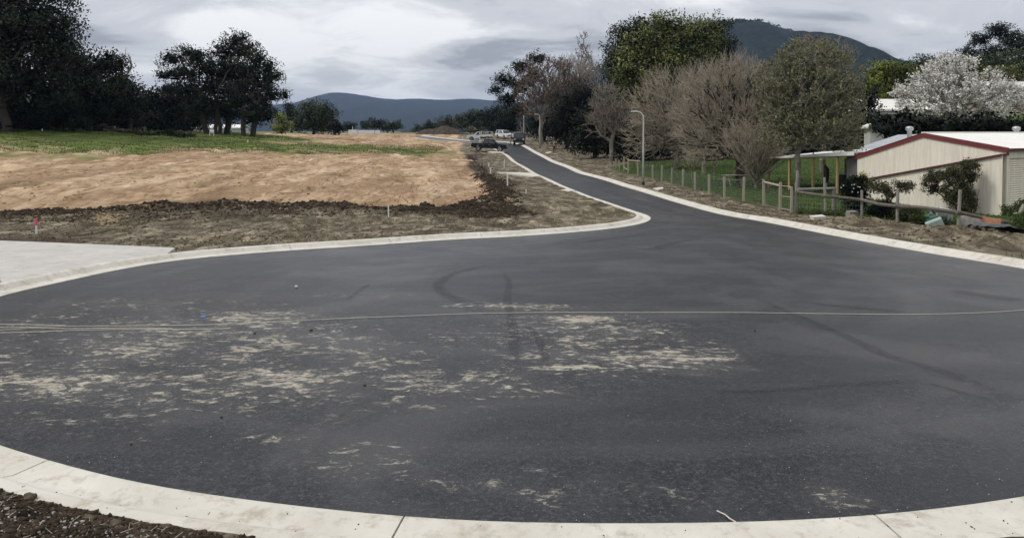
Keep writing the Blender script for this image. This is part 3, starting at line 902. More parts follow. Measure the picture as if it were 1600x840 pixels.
# ------------------------------------------------------------------ plants: generators
def leaf_cloud(rng, lobes, leaf, cover, clump, cols, flat=0.8, shell=0.45, vert=0.0, aspect=1.7, fill=True):
    """leaf-sized quads in clumps through a set of ellipsoids (cx,cy,cz,rx,ry,rz); shading normals follow the clumps"""
    C_, S_, T_, N_ = [], [], [], []
    cols = np.array(cols, float)
    for (cx, cy, cz, rx, ry, rz) in lobes:
        area = math.pi * rx * rz
        n = int(cover * area / (leaf * leaf))
        per = 30
        nc = max(4, n // per)
        dr = rng.normal(size=(nc, 3)); dr /= np.linalg.norm(dr, axis=1, keepdims=True)
        rad = shell + (1 - shell) * rng.random(nc) ** 0.6
        lump = 1 + 0.24 * np.sin(dr[:, 0] * 5 + cx) * np.cos(dr[:, 2] * 6 + cz)
        R3 = np.array([rx, ry, rz]); ctr0 = np.array([cx, cy, cz])
        ctr = dr * (rad * lump)[:, None] * R3 + ctr0
        g = np.clip(rng.normal(size=(nc * per, 3)), -1.6, 1.6) * np.array([1, 1, flat])
        P = np.repeat(ctr, per, 0) + g * clump
        sz = leaf * rng.uniform(0.55, 1.3, nc * per)
        ct = rng.random(nc)
        tone = np.clip(np.repeat(ct, per) * 0.85 + rng.random(nc * per) * 0.2, 0, 1)
        nr = g * 0.75 + 0.9 * (P - ctr0) / R3 + np.array([0, 0, 0.35]) + rng.normal(size=P.shape) * 0.25
        C_.append(P); S_.append(sz); T_.append(tone); N_.append(nr)
        if fill:  # added big inner leaves block the sky; crown shade put into their darkest tone
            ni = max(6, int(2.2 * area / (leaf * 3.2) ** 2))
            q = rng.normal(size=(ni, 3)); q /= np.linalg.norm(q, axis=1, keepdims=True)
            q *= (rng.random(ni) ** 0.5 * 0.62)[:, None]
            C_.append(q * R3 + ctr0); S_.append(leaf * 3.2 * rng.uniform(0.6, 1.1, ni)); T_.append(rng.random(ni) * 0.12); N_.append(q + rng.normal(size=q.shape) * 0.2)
    P = np.concatenate(C_); sz = np.concatenate(S_); tone = np.concatenate(T_); nr = np.concatenate(N_)
    n = len(P)
    u = rng.normal(size=(n, 3)); u[:, 2] -= vert
    u /= np.linalg.norm(u, axis=1, keepdims=True)
    w = rng.normal(size=(n, 3)); w -= u * np.sum(u * w, 1, keepdims=True); w /= np.linalg.norm(w, axis=1, keepdims=True)
    a = u * (sz * aspect * 0.5)[:, None]; b_ = w * (sz * 0.5)[:, None]
    b_ *= np.where(np.sum(np.cross(a, b_) * nr, 1) < 0, -1.0, 1.0)[:, None]
    V = np.stack([P - a, P - b_ * 0.9, P + a, P + b_ * 0.9], 1).reshape(-1, 3)
    F = np.arange(n * 4).reshape(n, 4)
    k = tone * (len(cols) - 1); i = np.minimum(k.astype(int), len(cols) - 2); f = (k - i)[:, None]
    col = cols[i] * (1 - f) + cols[i + 1] * f
    col *= rng.uniform(0.88, 1.12, (n, 1))
    nr /= np.maximum(np.linalg.norm(nr, axis=1, keepdims=True), 1e-6)
    return V, F, col, np.repeat(nr, 4, 0)
def skeleton(rng, base, top, attract, step=0.6, pen=0.3, jit=0.12, lift=0.0, trunk_n=6, rmin=0.012, rpow=0.42, rtrunk=None, lean=0.15, droop=0.0):
    """grow limbs from a trunk to a cloud of points; returns segments P0,P1,r0,r1"""
    base, top = np.asarray(base, float), np.asarray(top, float)
    N = 400000
    cap = len(attract) * 8 + 64
    nodes = np.zeros((cap, 3)); par = np.full(cap, -1, int)
    L = np.linalg.norm(top - base)
    for i in range(trunk_n + 1):
        s = i / trunk_n
        nodes[i] = base + (top - base) * s + rng.normal(size=3) * np.array([1, 1, 0]) * L * 0.02 * (0 < i)
        par[i] = i - 1
    n = trunk_n + 1
    att = np.asarray(attract)
    order = np.argsort(np.linalg.norm(att - top, axis=1))
    dtop = np.zeros(cap); dtop[:n] = np.linalg.norm(nodes[:n] - top, axis=1) * 0.3
    lo = max(1, trunk_n // 2)
    for k in order:
        a = att[k]
        dv = a - nodes[lo:n]
        dist = np.sqrt((dv * dv).sum(1))
        cost = dist + pen * dtop[lo:n] + np.maximum(0, -dv[:, 2]) * 0.35
        j = lo + int(np.argmin(cost))
        dist = float(np.linalg.norm(a - nodes[j]))
        m_ = int(min(7, max(1, round(dist / step))))
        if n + m_ >= cap: break
        p0 = nodes[j].copy(); pj = j
        for q in range(1, m_ + 1):
            s = q / m_
            p = p0 + (a - p0) * s + rng.normal(size=3) * jit * dist / m_ * (q < m_)
            p[2] += lift * dist * math.sin(s * math.pi)
            nodes[n] = p; par[n] = pj; dtop[n] = dtop[pj] + dist / m_
            pj = n; n += 1
    cnt = np.ones(n)
    for i in range(n - 1, 0, -1):
        if par[i] >= 0: cnt[par[i]] += cnt[i]
    r = rmin * cnt ** rpow
    if rtrunk is not None:
        sc = rtrunk / r[0]
        w = np.clip(np.log(cnt) / np.log(cnt[0]), 0, 1)
        r = r * (1 + (sc - 1) * w ** 1.5)
    i = np.arange(1, n); p = par[1:n]
    return nodes[p], nodes[i], r[p], r[i], nodes[:n], cnt
def bark_mesh(name, seg, mat, parent, thick=0.05, cols=None):
    P0, P1, r0, r1 = seg[:4]
    a = r0 > thick
    Vs, Fs, off = [], [], 0
    for msk, k in ((a, 7), (~a, 3)):
        if msk.any():
            V, F = prisms(P0[msk], P1[msk], r0[msk], r1[msk], k)
            Vs.append(V); Fs.append(F + off); off += len(V)
    return mesh_np(name, np.concatenate(Vs), np.concatenate(Fs), mat, parent, smooth=True)
def ell_points(rng, lobes, n, shell=0.3):
    vol = np.array([l[3] * l[4] * l[5] for l in lobes]); pick = rng.choice(len(lobes), n, p=vol / vol.sum())
    L = np.array(lobes)[pick]
    dr = rng.normal(size=(n, 3)); dr /= np.linalg.norm(dr, axis=1, keepdims=True)
    rad = shell + (1 - shell) * rng.random(n) ** 0.5
    return L[:, :3] + dr * rad[:, None] * L[:, 3:]
def px_lobes(lobes, d, rng, spread=0.25, deep=0.9):
    out = []
    for (px, py, rx, ry) in lobes:
        dd_ = d + rng.uniform(-1, 1) * spread * rx * d / FPX
        c_ = at(px, py, dd_)
        out.append((c_[0], c_[1], c_[2], rx * dd_ / FPX, rx * dd_ / FPX * deep, ry * dd_ / FPX))
    return out
leaf_mat("leaf", 0.6, 0.15); leaf_mat("leaf_dull", 0.8, 0.15); leaf_mat("blossom", 0.8, 0.1)
simple("bark_dark", (0.040, 0.032, 0.026), 0.95, var=0.4, scale=9, bmp=0.5)
simple("bark_gum", (0.16, 0.135, 0.11), 0.9, var=0.45, scale=4, bmp=0.4)
simple("bark_pale", (0.20, 0.175, 0.145), 0.9, var=0.35, scale=7, bmp=0.4)
simple("twig_tan", (0.335, 0.287, 0.213), 0.9, var=0.3, scale=2)
simple("twig_grey", (0.28, 0.245, 0.205), 0.9, var=0.3, scale=2)
simple("twig_red", (0.175, 0.128, 0.10), 0.9, var=0.3, scale=2)
GUM = [(0.005, 0.008, 0.005), (0.013, 0.020, 0.010), (0.040, 0.054, 0.027)]
DARK = [(0.004, 0.006, 0.003), (0.008, 0.013, 0.006), (0.016, 0.024, 0.010)]
OLIVE = [(0.018, 0.027, 0.009), (0.092, 0.112, 0.032), (0.26, 0.265, 0.095)]
FAR = [(0.018, 0.027, 0.015), (0.042, 0.058, 0.026), (0.08, 0.10, 0.045)]
LIME = [(0.12, 0.15, 0.04), (0.24, 0.28, 0.075), (0.36, 0.39, 0.13)]
SAGE = [(0.055, 0.062, 0.030), (0.11, 0.115, 0.06), (0.18, 0.18, 0.105)]
def on_ground(px, d):
    x = (px - CX) / FPX * d
    return np.array([x, d, gz(x, d) - 0.05])
TREE_SEED = [100]
def leafy(name, label, d, base_px, lobes, cols, leaf=0.32, cover=5.0, clump=0.55, bark="bark_dark", trunk_r=0.35, n_limb=40, cat="tree", group=None,
          shell=0.35, flat=0.8, vert=0.0, stems=None, spread=0.3, deep=0.9, leafm="leaf", twig_rmin=0.03, fill=True):
    TREE_SEED[0] += 1
    rng = np.random.default_rng(TREE_SEED[0])
    L = px_lobes(lobes, d, rng, spread, deep)
    base = on_ground(base_px, d)
    if d > 75 and leaf > 0.2: leaf, cover, clump = leaf * 0.56, cover * 0.72, clump * 0.82
    t_ = empty(name, base, 0, label, cat, group)
    zb = min(l[2] - l[5] for l in L); zt = max(l[2] + l[5] for l in L)
    ctr = np.average(np.array(L)[:, :3], axis=0, weights=[l[3] * l[5] for l in L])
    top = np.array([base[0] * 0.5 + ctr[0] * 0.5, base[1], max(base[2] + 0.25 * (zt - base[2]), min(zb + 0.2 * (zt - zb), base[2] + 0.5 * (zt - base[2])))])
    att = ell_points(rng, L, n_limb, 0.05)
    segs = [skeleton(rng, base, top, att, step=1.4, pen=0.25, jit=0.16, rmin=twig_rmin, rtrunk=trunk_r)[:4]]
    for s_ in (stems or []):
        b2 = on_ground(s_, d + rng.uniform(-2, 2))
        seg = skeleton(rng, b2, np.array([b2[0] + rng.uniform(-.6, .6), b2[1], top[2]]), ell_points(rng, L, n_limb // 2, 0.05), step=1.4, pen=0.25, jit=0.16, rmin=twig_rmin, rtrunk=trunk_r * rng.uniform(0.6, 1.0))
        segs.append(seg[:4])
    seg = [np.concatenate([s[i] for s in segs]) for i in range(4)]
    bk_ = bark_mesh("trunk", seg, MATS[bark], None, 0.06)
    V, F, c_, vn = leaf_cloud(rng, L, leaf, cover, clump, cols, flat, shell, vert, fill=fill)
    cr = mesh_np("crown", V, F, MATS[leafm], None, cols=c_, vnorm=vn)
    for o in (bk_, cr):
        o.data.transform(Matrix.Translation(-Vector([float(v) for v in base]))); o.parent = t_
    return t_
def bare(name, label, d, base_px, lobes, n, twig="twig_tan", trunk_r=0.25, top_f=0.25, pen=0.35, leaves=None, leaf=0.1, per=3, cat="tree", group=None, rmin=0.014, step=0.5, jit=0.13, bark=None,
         lift=0.0, shell=0.3, twigs=3, twig_len=0.5, leafm="leaf_dull", droop=0.0, base_xy=None, stems=None, shrub_part="twig_mass"):
    TREE_SEED[0] += 1
    rng = np.random.default_rng(TREE_SEED[0])
    L = px_lobes(lobes, d, rng, 0.2, 0.85)
    base = on_ground(base_px, d) if base_xy is None else np.array([base_xy[0], base_xy[1], gz(*base_xy) - 0.05])
    t_ = empty(name, base, 0, label, cat, group)
    zt = max(l[2] + l[5] for l in L)
    top = base + np.array([rng.uniform(-.1, .1), 0, (zt - base[2]) * top_f])
    att = ell_points(rng, L, n, shell)
    P0, P1, r0, r1, nodes, cnt = skeleton(rng, base, top, att, step=step, pen=pen, jit=jit, rmin=rmin, rtrunk=trunk_r, lift=lift)
    tips = nodes[cnt <= 2]
    # fine twigs past the tips, pointing outward
    ctr = top
    od = tips - ctr; od /= np.maximum(np.linalg.norm(od, axis=1, keepdims=True), 1e-6)
    tp = np.repeat(tips, twigs, 0); od = np.repeat(od, twigs, 0)
    dv = od * 0.9 + rng.normal(size=tp.shape) * 0.52; dv[:, 2] += 0.15 - droop
    dv /= np.linalg.norm(dv, axis=1, keepdims=True)
    te = tp + dv * (twig_len * rng.uniform(0.4, 1.2, len(tp)))[:, None]
    big = r0 > 0.035
    wood = bark_mesh("trunk", (P0[big], P1[big], r0[big], r1[big]), MATS[bark or "bark_pale"], None, 0.04)
    sp0, sp1 = np.concatenate([P0[~big], tp]), np.concatenate([P1[~big], te])
    sr0, sr1 = np.concatenate([r0[~big], np.full(len(tp), rmin)]), np.concatenate([r1[~big], np.full(len(tp), rmin * 0.6)])
    V, F = prisms(sp0, sp1, sr0, sr1, 3)
    tw = tag(mesh_np(shrub_part, V, F, MATS[twig], None), kind="stuff")
    obs = [wood, tw]
    if leaves is not None:
        q = rng.random((len(te), per))[:, :, None]
        P = (tp[:, None] + (te - tp)[:, None] * q + rng.normal(size=(len(te), per, 3)) * leaf * 0.7).reshape(-1, 3)
        m_ = len(P)
        u = rng.normal(size=(m_, 3)); u /= np.linalg.norm(u, axis=1, keepdims=True)
        w = rng.normal(size=(m_, 3)); w -= u * np.sum(u * w, 1, keepdims=True); w /= np.linalg.norm(w, axis=1, keepdims=True)
        s_ = leaf * rng.uniform(0.5, 1.3, m_)
        V = np.stack([P - u * s_[:, None] * .8, P - w * s_[:, None] * .45, P + u * s_[:, None] * .8, P + w * s_[:, None] * .45], 1).reshape(-1, 3)
        lc = np.array(leaves); k = rng.random(m_) * (len(lc) - 1); i = np.minimum(k.astype(int), len(lc) - 2); f = (k - i)[:, None]
        obs.append(mesh_np("foliage", V, np.arange(m_ * 4).reshape(m_, 4), MATS[leafm], None, cols=(lc[i] * (1 - f) + lc[i + 1] * f)))
    for o in obs:
        o.data.transform(Matrix.Translation(-Vector([float(v) for v in base]))); o.parent = t_
    return t_

# ------------------------------------------------------------------ trees: left side
GL = "dark gums along the left paddock edge"
leafy("gum_tree", "huge dark gum filling the top left corner of the photo", 80, 10, [(20, -30, 90, 60), (-60, 20, 90, 70), (70, 40, 60, 50), (10, 60, 80, 60), (90, 75, 38, 34), (40, 120, 100, 50), (-60, 110, 90, 80)], GUM, 0.34, 5.5, 0.7, trunk_r=0.5, n_limb=70, group=GL)
leafy("gum_tree", "dark rounded gum just right of the huge corner gum", 90, 140, [(135, 105, 45, 32), (170, 100, 34, 22), (110, 130, 50, 40), (160, 140, 50, 34), (130, 165, 60, 30)], GUM, 0.34, 5.5, 0.65, trunk_r=0.4, n_limb=50, group=GL)
leafy("gum_tree", "small dark gum at the right end of the corner trees, below bare twigs", 96, 205, [(190, 130, 24, 22), (205, 155, 26, 22), (185, 165, 36, 28), (210, 140, 9, 10)], GUM, 0.34, 5.5, 0.6, trunk_r=0.3, n_limb=40, group=GL)
leafy("evergreen_tree", "low dark evergreen under the huge corner gum at far left", 86, 40, [(-40, 160, 80, 45), (40, 165, 70, 40), (90, 168, 46, 36), (10, 188, 80, 16), (85, 190, 50, 14)], DARK, 0.36, 6, 0.6, group=GL, n_limb=40)
leafy("evergreen_tree", "low dark evergreen between the corner gums and the gum clump", 108, 235, [(235, 160, 26, 26), (265, 165, 24, 30), (250, 185, 44, 24), (215, 180, 30, 26), (240, 198, 50, 10)], DARK, 0.38, 6, 0.6, group=GL, n_limb=40)
leafy("evergreen_tree", "dark evergreen filling the gap behind the gum clump's left trunks", 125, 285, [(285, 170, 36, 34), (310, 178, 30, 24), (270, 190, 34, 20), (300, 193, 26, 10)], DARK, 0.4, 6, 0.7, group=GL, n_limb=40)
leafy("evergreen_tree", "low dark evergreen under the second corner gum, behind the rough grass", 99, 150, [(120, 172, 50, 32), (170, 176, 44, 28), (140, 195, 60, 12), (200, 192, 30, 14)], DARK, 0.36, 6, 0.6, group=GL, n_limb=30)
bare("dead_tree", "leafless grey branches poking up beside the corner gums", 104, 196, [(195, 98, 13, 16), (196, 120, 8, 18)], 30, "twig_grey", 0.16, 0.6, twigs=2, twig_len=0.8, rmin=0.05, group=GL)
GC = "gums of the paddock clump"
leafy("gum_tree", "left gum of the paddock clump with airy open crown", 106, 325, [(265, 92, 20, 14), (300, 88, 30, 18), (255, 118, 14, 8), (285, 115, 34, 16), (320, 105, 26, 22), (290, 140, 38, 20), (315, 160, 34, 22), (265, 140, 20, 10)], GUM, 0.3, 4.2, 0.5, trunk_r=0.42, n_limb=60, group=GC, stems=[337])
leafy("gum_tree", "tallest gum of the paddock clump with domed top", 108, 355, [(370, 62, 22, 14), (385, 80, 22, 16), (350, 82, 28, 18), (360, 110, 40, 24), (385, 120, 30, 26), (340, 135, 34, 26), (370, 150, 44, 30), (350, 175, 44, 18)], GUM, 0.32, 5.0, 0.55, trunk_r=0.45, n_limb=70, group=GC, stems=[343])
leafy("gum_tree", "right gum of the paddock clump with loose rounded tufts", 105, 394, [(400, 95, 20, 18), (420, 105, 15, 13), (432, 120, 13, 11), (445, 148, 11, 8), (410, 130, 26, 22), (425, 148, 18, 11), (400, 160, 30, 24), (415, 180, 22, 14), (395, 180, 26, 16)], GUM, 0.3, 5.0, 0.45, trunk_r=0.42, n_limb=60, group=GC, stems=[380])
leafy("willow_tree", "yellow green young willow right of the gum clump", 132, 440, [(438, 188, 13, 13), (445, 198, 16, 11), (434, 200, 14, 10)], LIME, 0.3, 4.5, 0.4, trunk_r=0.18, n_limb=30, vert=0.8)
GM = "dark trees left of the mountain"
leafy("broad_tree", "grey green dome shaped tree at the mountain's left foot", 165, 490, [(488, 175, 26, 20), (510, 178, 18, 18), (480, 192, 26, 16), (505, 195, 24, 14)], FAR, 0.45, 5.5, 0.7, n_limb=40, group=GM)
leafy("broad_tree", "dark pointed tree behind the yellow green willow", 172, 455, [(452, 172, 10, 14), (460, 185, 14, 18), (470, 190, 14, 16)], DARK, 0.45, 5.5, 0.6, n_limb=30, group=GM)
leafy("broad_tree", "small dark green tree right of the grey green dome tree", 160, 523, [(522, 197, 13, 12), (528, 200, 10, 9)], DARK, 0.42, 5.5, 0.5, n_limb=30, group=GM)
GF = "far trees under the mountain"
for i, (px, py, rx, ry, lab) in enumerate([(545, 197, 12, 8, "far low tree left of the white sign, below the mountain"), (572, 195, 9, 8, "far round tree above the middle of the white sign"), (588, 193, 14, 9, "far wide tree above the right end of the white sign"), (615, 195, 14, 9, "far tree right of the white sign with twin humps"), (606, 199, 10, 6, "far low bush between the two wide trees behind the white sign"), (655, 200, 9, 6, "far small tree at the left end of the mulch heap"), (672, 197, 13, 9, "far dark round tree behind the mulch heap")]):
    leafy("far_tree", lab, 255 + 6 * i, px, [(px, py, rx, ry), (px + rx * 0.5, py + 2, rx * 0.6, ry * 0.75), (px - rx * 0.6, py + 3, rx * 0.5, ry * 0.6)], FAR if i % 2 else GUM, 0.55, 5, 0.6, n_limb=20, group=GF, trunk_r=0.25)
GV = "trees behind the parked vehicles"
for i, (d, px, lobes, cols, lab) in enumerate([
        (215, 705, [(700, 192, 18, 12), (720, 188, 14, 12), (690, 200, 14, 8)], FAR, "low green tree behind the mulch heap's right end"),
        (205, 735, [(735, 186, 20, 14), (750, 180, 14, 12), (725, 195, 18, 11)], FAR, "green spreading tree above the white tray ute"),
        (195, 765, [(763, 186, 16, 14), (775, 178, 14, 16), (755, 196, 18, 10), (780, 195, 16, 12)], GUM, "dark green tree behind the white canopy ute"),
        (178, 790, [(790, 185, 16, 20), (800, 195, 16, 14), (775, 200, 12, 9)], DARK, "dark leafy tree behind the black four wheel drive"),
        (190, 748, [(745, 203, 10, 6), (735, 204, 8, 5)], SAGE, "pale grey bush behind the white tray ute's cab")]):
    leafy("roadside_tree", lab, d, px, lobes, cols, 0.42, 5.0, 0.55, n_limb=40, group=GV, trunk_r=0.25)

# ------------------------------------------------------------------ trees: right of the road
GR = "tall trees right of the road"
leafy("gum_tree", "open crowned gum left of the reddish bare tree, beyond the cars", 150, 818, [(842, 92, 18, 11), (815, 105, 22, 14), (790, 125, 20, 14), (775, 142, 13, 11), (815, 135, 24, 14), (795, 155, 24, 14), (830, 120, 18, 14), (810, 175, 30, 16)], GUM, 0.34, 4.2, 0.5, trunk_r=0.4, n_limb=60, group=GR, bark="bark_gum")
bare("bare_tree", "reddish brown leafless tree in front of the open crowned gum", 128, 845, [(835, 135, 32, 36), (865, 130, 34, 38), (880, 150, 30, 36), (845, 165, 36, 26)], 900, "twig_red", 0.35, 0.3, rmin=0.03, step=1.0, twig_len=1.4, twigs=4, group=GR, leaves=[(0.05, 0.032, 0.022), (0.10, 0.065, 0.04)], leaf=0.22, per=2)
bare("bare_tree", "grey brown leafless tree between reddish bare tree and tall poplar", 133, 890, [(895, 115, 34, 24), (915, 130, 24, 26), (880, 130, 24, 30)], 600, "twig_grey", 0.3, 0.3, rmin=0.028, step=1.0, twig_len=1.4, twigs=4, group=GR)
bare("poplar_tree", "slim pale leafless poplar rising above the other bare trees", 150, 914, [(911, 65, 9, 16), (913, 85, 13, 18), (915, 105, 16, 20)], 160, "twig_grey", 0.25, 0.35, rmin=0.035, step=1.2, twig_len=1.0, twigs=3, group=GR, leaves=[(0.13, 0.12, 0.09), (0.24, 0.22, 0.17)], leaf=0.2, per=2)
leafy("evergreen_tree", "dark evergreen behind the standing person by the road", 116, 885, [(880, 175, 24, 30), (905, 165, 26, 34), (895, 205, 36, 28), (870, 205, 20, 22), (915, 150, 18, 26)], DARK, 0.34, 5.5, 0.55, group=GR, n_limb=50)
leafy("evergreen_tree", "dark shrubby evergreen left of the first fence posts", 96, 930, [(925, 190, 28, 36), (945, 200, 26, 32), (915, 220, 28, 22), (950, 225, 24, 22)], DARK, 0.32, 5.5, 0.5, group=GR, n_limb=50)
leafy("evergreen_tree", "tall dark evergreen at the left shoulder of the olive green giant", 104, 985, [(985, 60, 36, 32), (965, 100, 26, 40), (990, 110, 40, 46), (970, 150, 34, 40), (1000, 45, 26, 18)], [(0.012, 0.018, 0.009), (0.03, 0.042, 0.018), (0.065, 0.08, 0.036)], 0.34, 5.5, 0.6, trunk_r=0.5, n_limb=60, group=GR)
leafy("evergreen_tree", "olive green giant, tallest tree right of the road", 96, 1040, [(1045, 42, 40, 24), (1005, 72, 38, 32), (1055, 75, 50, 36), (1092, 58, 38, 30), (990, 108, 38, 38), (1040, 115, 50, 40), (1080, 105, 40, 36), (1020, 155, 44, 36), (1070, 155, 44, 36), (990, 150, 24, 26)], OLIVE, 0.34, 6.2, 0.7, trunk_r=0.6, n_limb=90, group=GR, shell=0.5)
leafy("evergreen_tree", "tall dark evergreen at the right shoulder of the olive green giant", 108, 1115, [(1118, 48, 26, 22), (1130, 75, 22, 24), (1105, 90, 34, 40), (1125, 115, 30, 34)], [(0.012, 0.018, 0.009), (0.03, 0.042, 0.018), (0.065, 0.08, 0.036)], 0.36, 5.5, 0.6, trunk_r=0.5, n_limb=60, group=GR)
leafy("evergreen_tree", "dark undergrowth tree below the olive green giant, behind the fence", 88, 1010, [(975, 215, 30, 34), (1010, 205, 34, 40), (1050, 205, 36, 40), (1000, 238, 44, 18), (1090, 215, 36, 36)], DARK, 0.34, 6, 0.6, group=GR, n_limb=60)
leafy("evergreen_tree", "dark hedge like tree behind the tan bare trees and lawn", 84, 1160, [(1120, 190, 40, 50), (1165, 185, 46, 55), (1215, 190, 46, 55), (1265, 200, 46, 50), (1180, 235, 70, 26), (1260, 238, 60, 26), (1310, 220, 40, 40)], DARK, 0.36, 6, 0.6, group=GR, n_limb=70)
leafy("evergreen_tree", "dark undergrowth between the farthest lamp and the bare trees", 146, 850, [(838, 192, 20, 18), (858, 190, 22, 22), (872, 195, 18, 18), (850, 207, 30, 10)], DARK, 0.38, 5.5, 0.55, group=GR, n_limb=40)
GB = "leafless trees behind the wire fence"
bare("bare_tree", "thin leafless tree with two trunks leaning over the fence's far end", 82, 955, [(950, 165, 26, 30), (965, 185, 30, 26), (940, 190, 22, 26)], 420, "twig_grey", 0.22, 0.3, rmin=0.022, step=0.8, twig_len=1.1, twigs=4, group=GB, leaves=[(0.07, 0.055, 0.03), (0.13, 0.10, 0.05)], leaf=0.14, per=2)
bare("bare_tree", "tan leafless tree spreading behind the nearest street lamp", 72, 1056, [(1040, 138, 34, 26), (1060, 150, 40, 34), (1020, 165, 34, 30), (1050, 185, 60, 36), (1025, 208, 46, 28), (1080, 205, 42, 32), (1010, 228, 30, 18), (1075, 232, 34, 18)], 1200, "twig_tan", 0.28, 0.3, pen=0.45, rmin=0.02, step=0.9, twig_len=1.3, twigs=4, group=GB, shell=0.4)
bare("bare_tree", "largest tan leafless tree, dense twigs above the picnic tables", 53, 1157, [(1140, 122, 40, 30), (1165, 118, 34, 26), (1110, 150, 44, 40), (1150, 150, 50, 44), (1190, 155, 44, 46), (1095, 195, 44, 40), (1160, 200, 64, 44), (1205, 205, 44, 40), (1110, 232, 40, 22), (1195, 235, 36, 22)], 2200, "twig_tan", 0.34, 0.2, pen=0.45, rmin=0.015, step=0.7, twig_len=1.0, twigs=4, group=GB, shell=0.35, bark="bark_dark")
bare("coppiced_shrub", "upright many stemmed leafless shrub right of the picnic tables", 48, 1182, [(1170, 225, 40, 34), (1195, 235, 36, 34), (1180, 255, 34, 24)], 520, "twig_tan", 0.12, 0.08, pen=0.9, rmin=0.014, step=0.6, twig_len=0.7, twigs=3, group=GB, cat="shrub")
bare("bare_tree", "grey leafless tree between the lamp's tan tree and the largest bare tree", 66, 1100, [(1098, 135, 26, 30), (1110, 160, 34, 34), (1090, 190, 34, 34)], 700, "twig_grey", 0.2, 0.25, pen=0.45, rmin=0.018, step=0.8, twig_len=1.4, twigs=4, group=GB)
bare("sapling", "slim leafless sapling left of the picnic tables, nearer the lamp", 55, 1082, [(1082, 248, 13, 18)], 70, "twig_tan", 0.05, 0.4, rmin=0.012, step=0.4, twig_len=0.5, group=GB)
bare("sapling", "slim leafless sapling just left of the picnic tables", 58, 1117, [(1117, 246, 10, 14)], 50, "twig_tan", 0.05, 0.4, rmin=0.012, step=0.4, twig_len=0.5, group=GB)
bare("olive_tree", "grey green fine leaved tree growing through the open shelter's front", 44.5, 1248, [(1265, 100, 52, 34), (1230, 130, 50, 44), (1300, 130, 46, 46), (1265, 150, 64, 50), (1225, 180, 40, 40), (1310, 175, 40, 46), (1270, 200, 56, 36), (1225, 215, 36, 26), (1305, 215, 40, 28)], 2800, "twig_grey", 0.17, 0.3, pen=0.4, rmin=0.010, step=0.5, twig_len=0.5, twigs=3, leaves=[(0.075, 0.085, 0.038), (0.15, 0.155, 0.078), (0.24, 0.235, 0.135)], leaf=0.095, per=7, bark="bark_pale", jit=0.16)
bare("bare_tree", "wispy bare treetop rising behind the grey green tree", 66, 1285, [(1265, 70, 30, 14), (1300, 78, 26, 14), (1325, 88, 16, 12)], 160, "twig_grey", 0.2, 0.55, rmin=0.02, step=0.8, twig_len=0.6, leaves=[(0.07, 0.07, 0.05), (0.14, 0.13, 0.1)], leaf=0.12, per=2, group=GB)
GH = "garden plants behind the shed"
leafy("evergreen_tree", "yellow green rounded tree between grey green tree and blossom tree", 104, 1390, [(1385, 108, 28, 14), (1410, 110, 24, 14), (1370, 130, 26, 26), (1400, 130, 30, 26), (1380, 160, 40, 26)], [(0.03, 0.042, 0.010), (0.12, 0.15, 0.024), (0.27, 0.29, 0.06)], 0.32, 5.5, 0.5, group=GH, n_limb=40)
leafy("evergreen_tree", "dark bushy shrub below the yellow green tree beside the house", 82, 1345, [(1345, 190, 28, 26), (1360, 200, 22, 20), (1330, 215, 30, 26), (1355, 160, 20, 22)], DARK, 0.3, 5.5, 0.45, group=GH, n_limb=40)
bare("blossom_tree", "wide white blossoming tree above the dark clipped hedge", 76, 1490, [(1480, 108, 30, 22), (1505, 112, 26, 20), (1455, 128, 30, 20), (1425, 148, 28, 18), (1490, 145, 50, 30), (1540, 135, 34, 24), (1575, 152, 34, 20), (1600, 160, 24, 20), (1455, 168, 50, 20), (1525, 172, 50, 20)], 1150, "twig_grey", 0.22, 0.22, pen=0.45, rmin=0.02, step=0.7, twig_len=0.8, twigs=4, leaves=[(0.62, 0.60, 0.53), (0.80, 0.78, 0.72), (0.88, 0.87, 0.83)], leaf=0.13, per=8, leafm="blossom", group=GH)
leafy("hedge", "long dark clipped hedge behind the cream shed's roof", 60, 1480, [(1385, 205, 22, 14), (1415, 200, 26, 16), (1455, 197, 30, 17), (1500, 197, 32, 17), (1545, 196, 30, 16), (1580, 200, 26, 16), (1615, 200, 26, 16)], DARK, 0.22, 7, 0.35, group=GH, cat="hedge", n_limb=60, trunk_r=0.15, deep=0.6)
leafy("gum_tree", "dark gum on the rise at the far right skyline", 150, 1550, [(1560, 48, 22, 14), (1580, 62, 22, 16), (1530, 62, 20, 14), (1515, 82, 20, 10), (1560, 82, 34, 12), (1600, 70, 22, 16), (1540, 98, 40, 14)], GUM, 0.36, 4.8, 0.55, trunk_r=0.4, n_limb=60, group=GH, bark="bark_gum")
leafy("evergreen_tree", "dark broad tree mass under the skyline gum", 140, 1540, [(1520, 105, 34, 18), (1570, 100, 40, 20), (1610, 95, 34, 24), (1450, 100, 34, 14), (1480, 95, 22, 10)], FAR, 0.4, 5, 0.6, group=GH, n_limb=40)
leafy("evergreen_tree", "olive shrub row above the white roof at the right edge", 118, 1590, [(1560, 115, 26, 12), (1595, 112, 26, 14), (1620, 108, 20, 16), (1540, 122, 18, 10)], OLIVE, 0.34, 5, 0.5, group=GH, n_limb=30)
leafy("evergreen_tree", "dark shrub under the blossom tree's left side, beside the white gable", 70, 1405, [(1400, 185, 26, 12), (1375, 192, 16, 12)], DARK, 0.26, 5.5, 0.4, group=GH, n_limb=30)

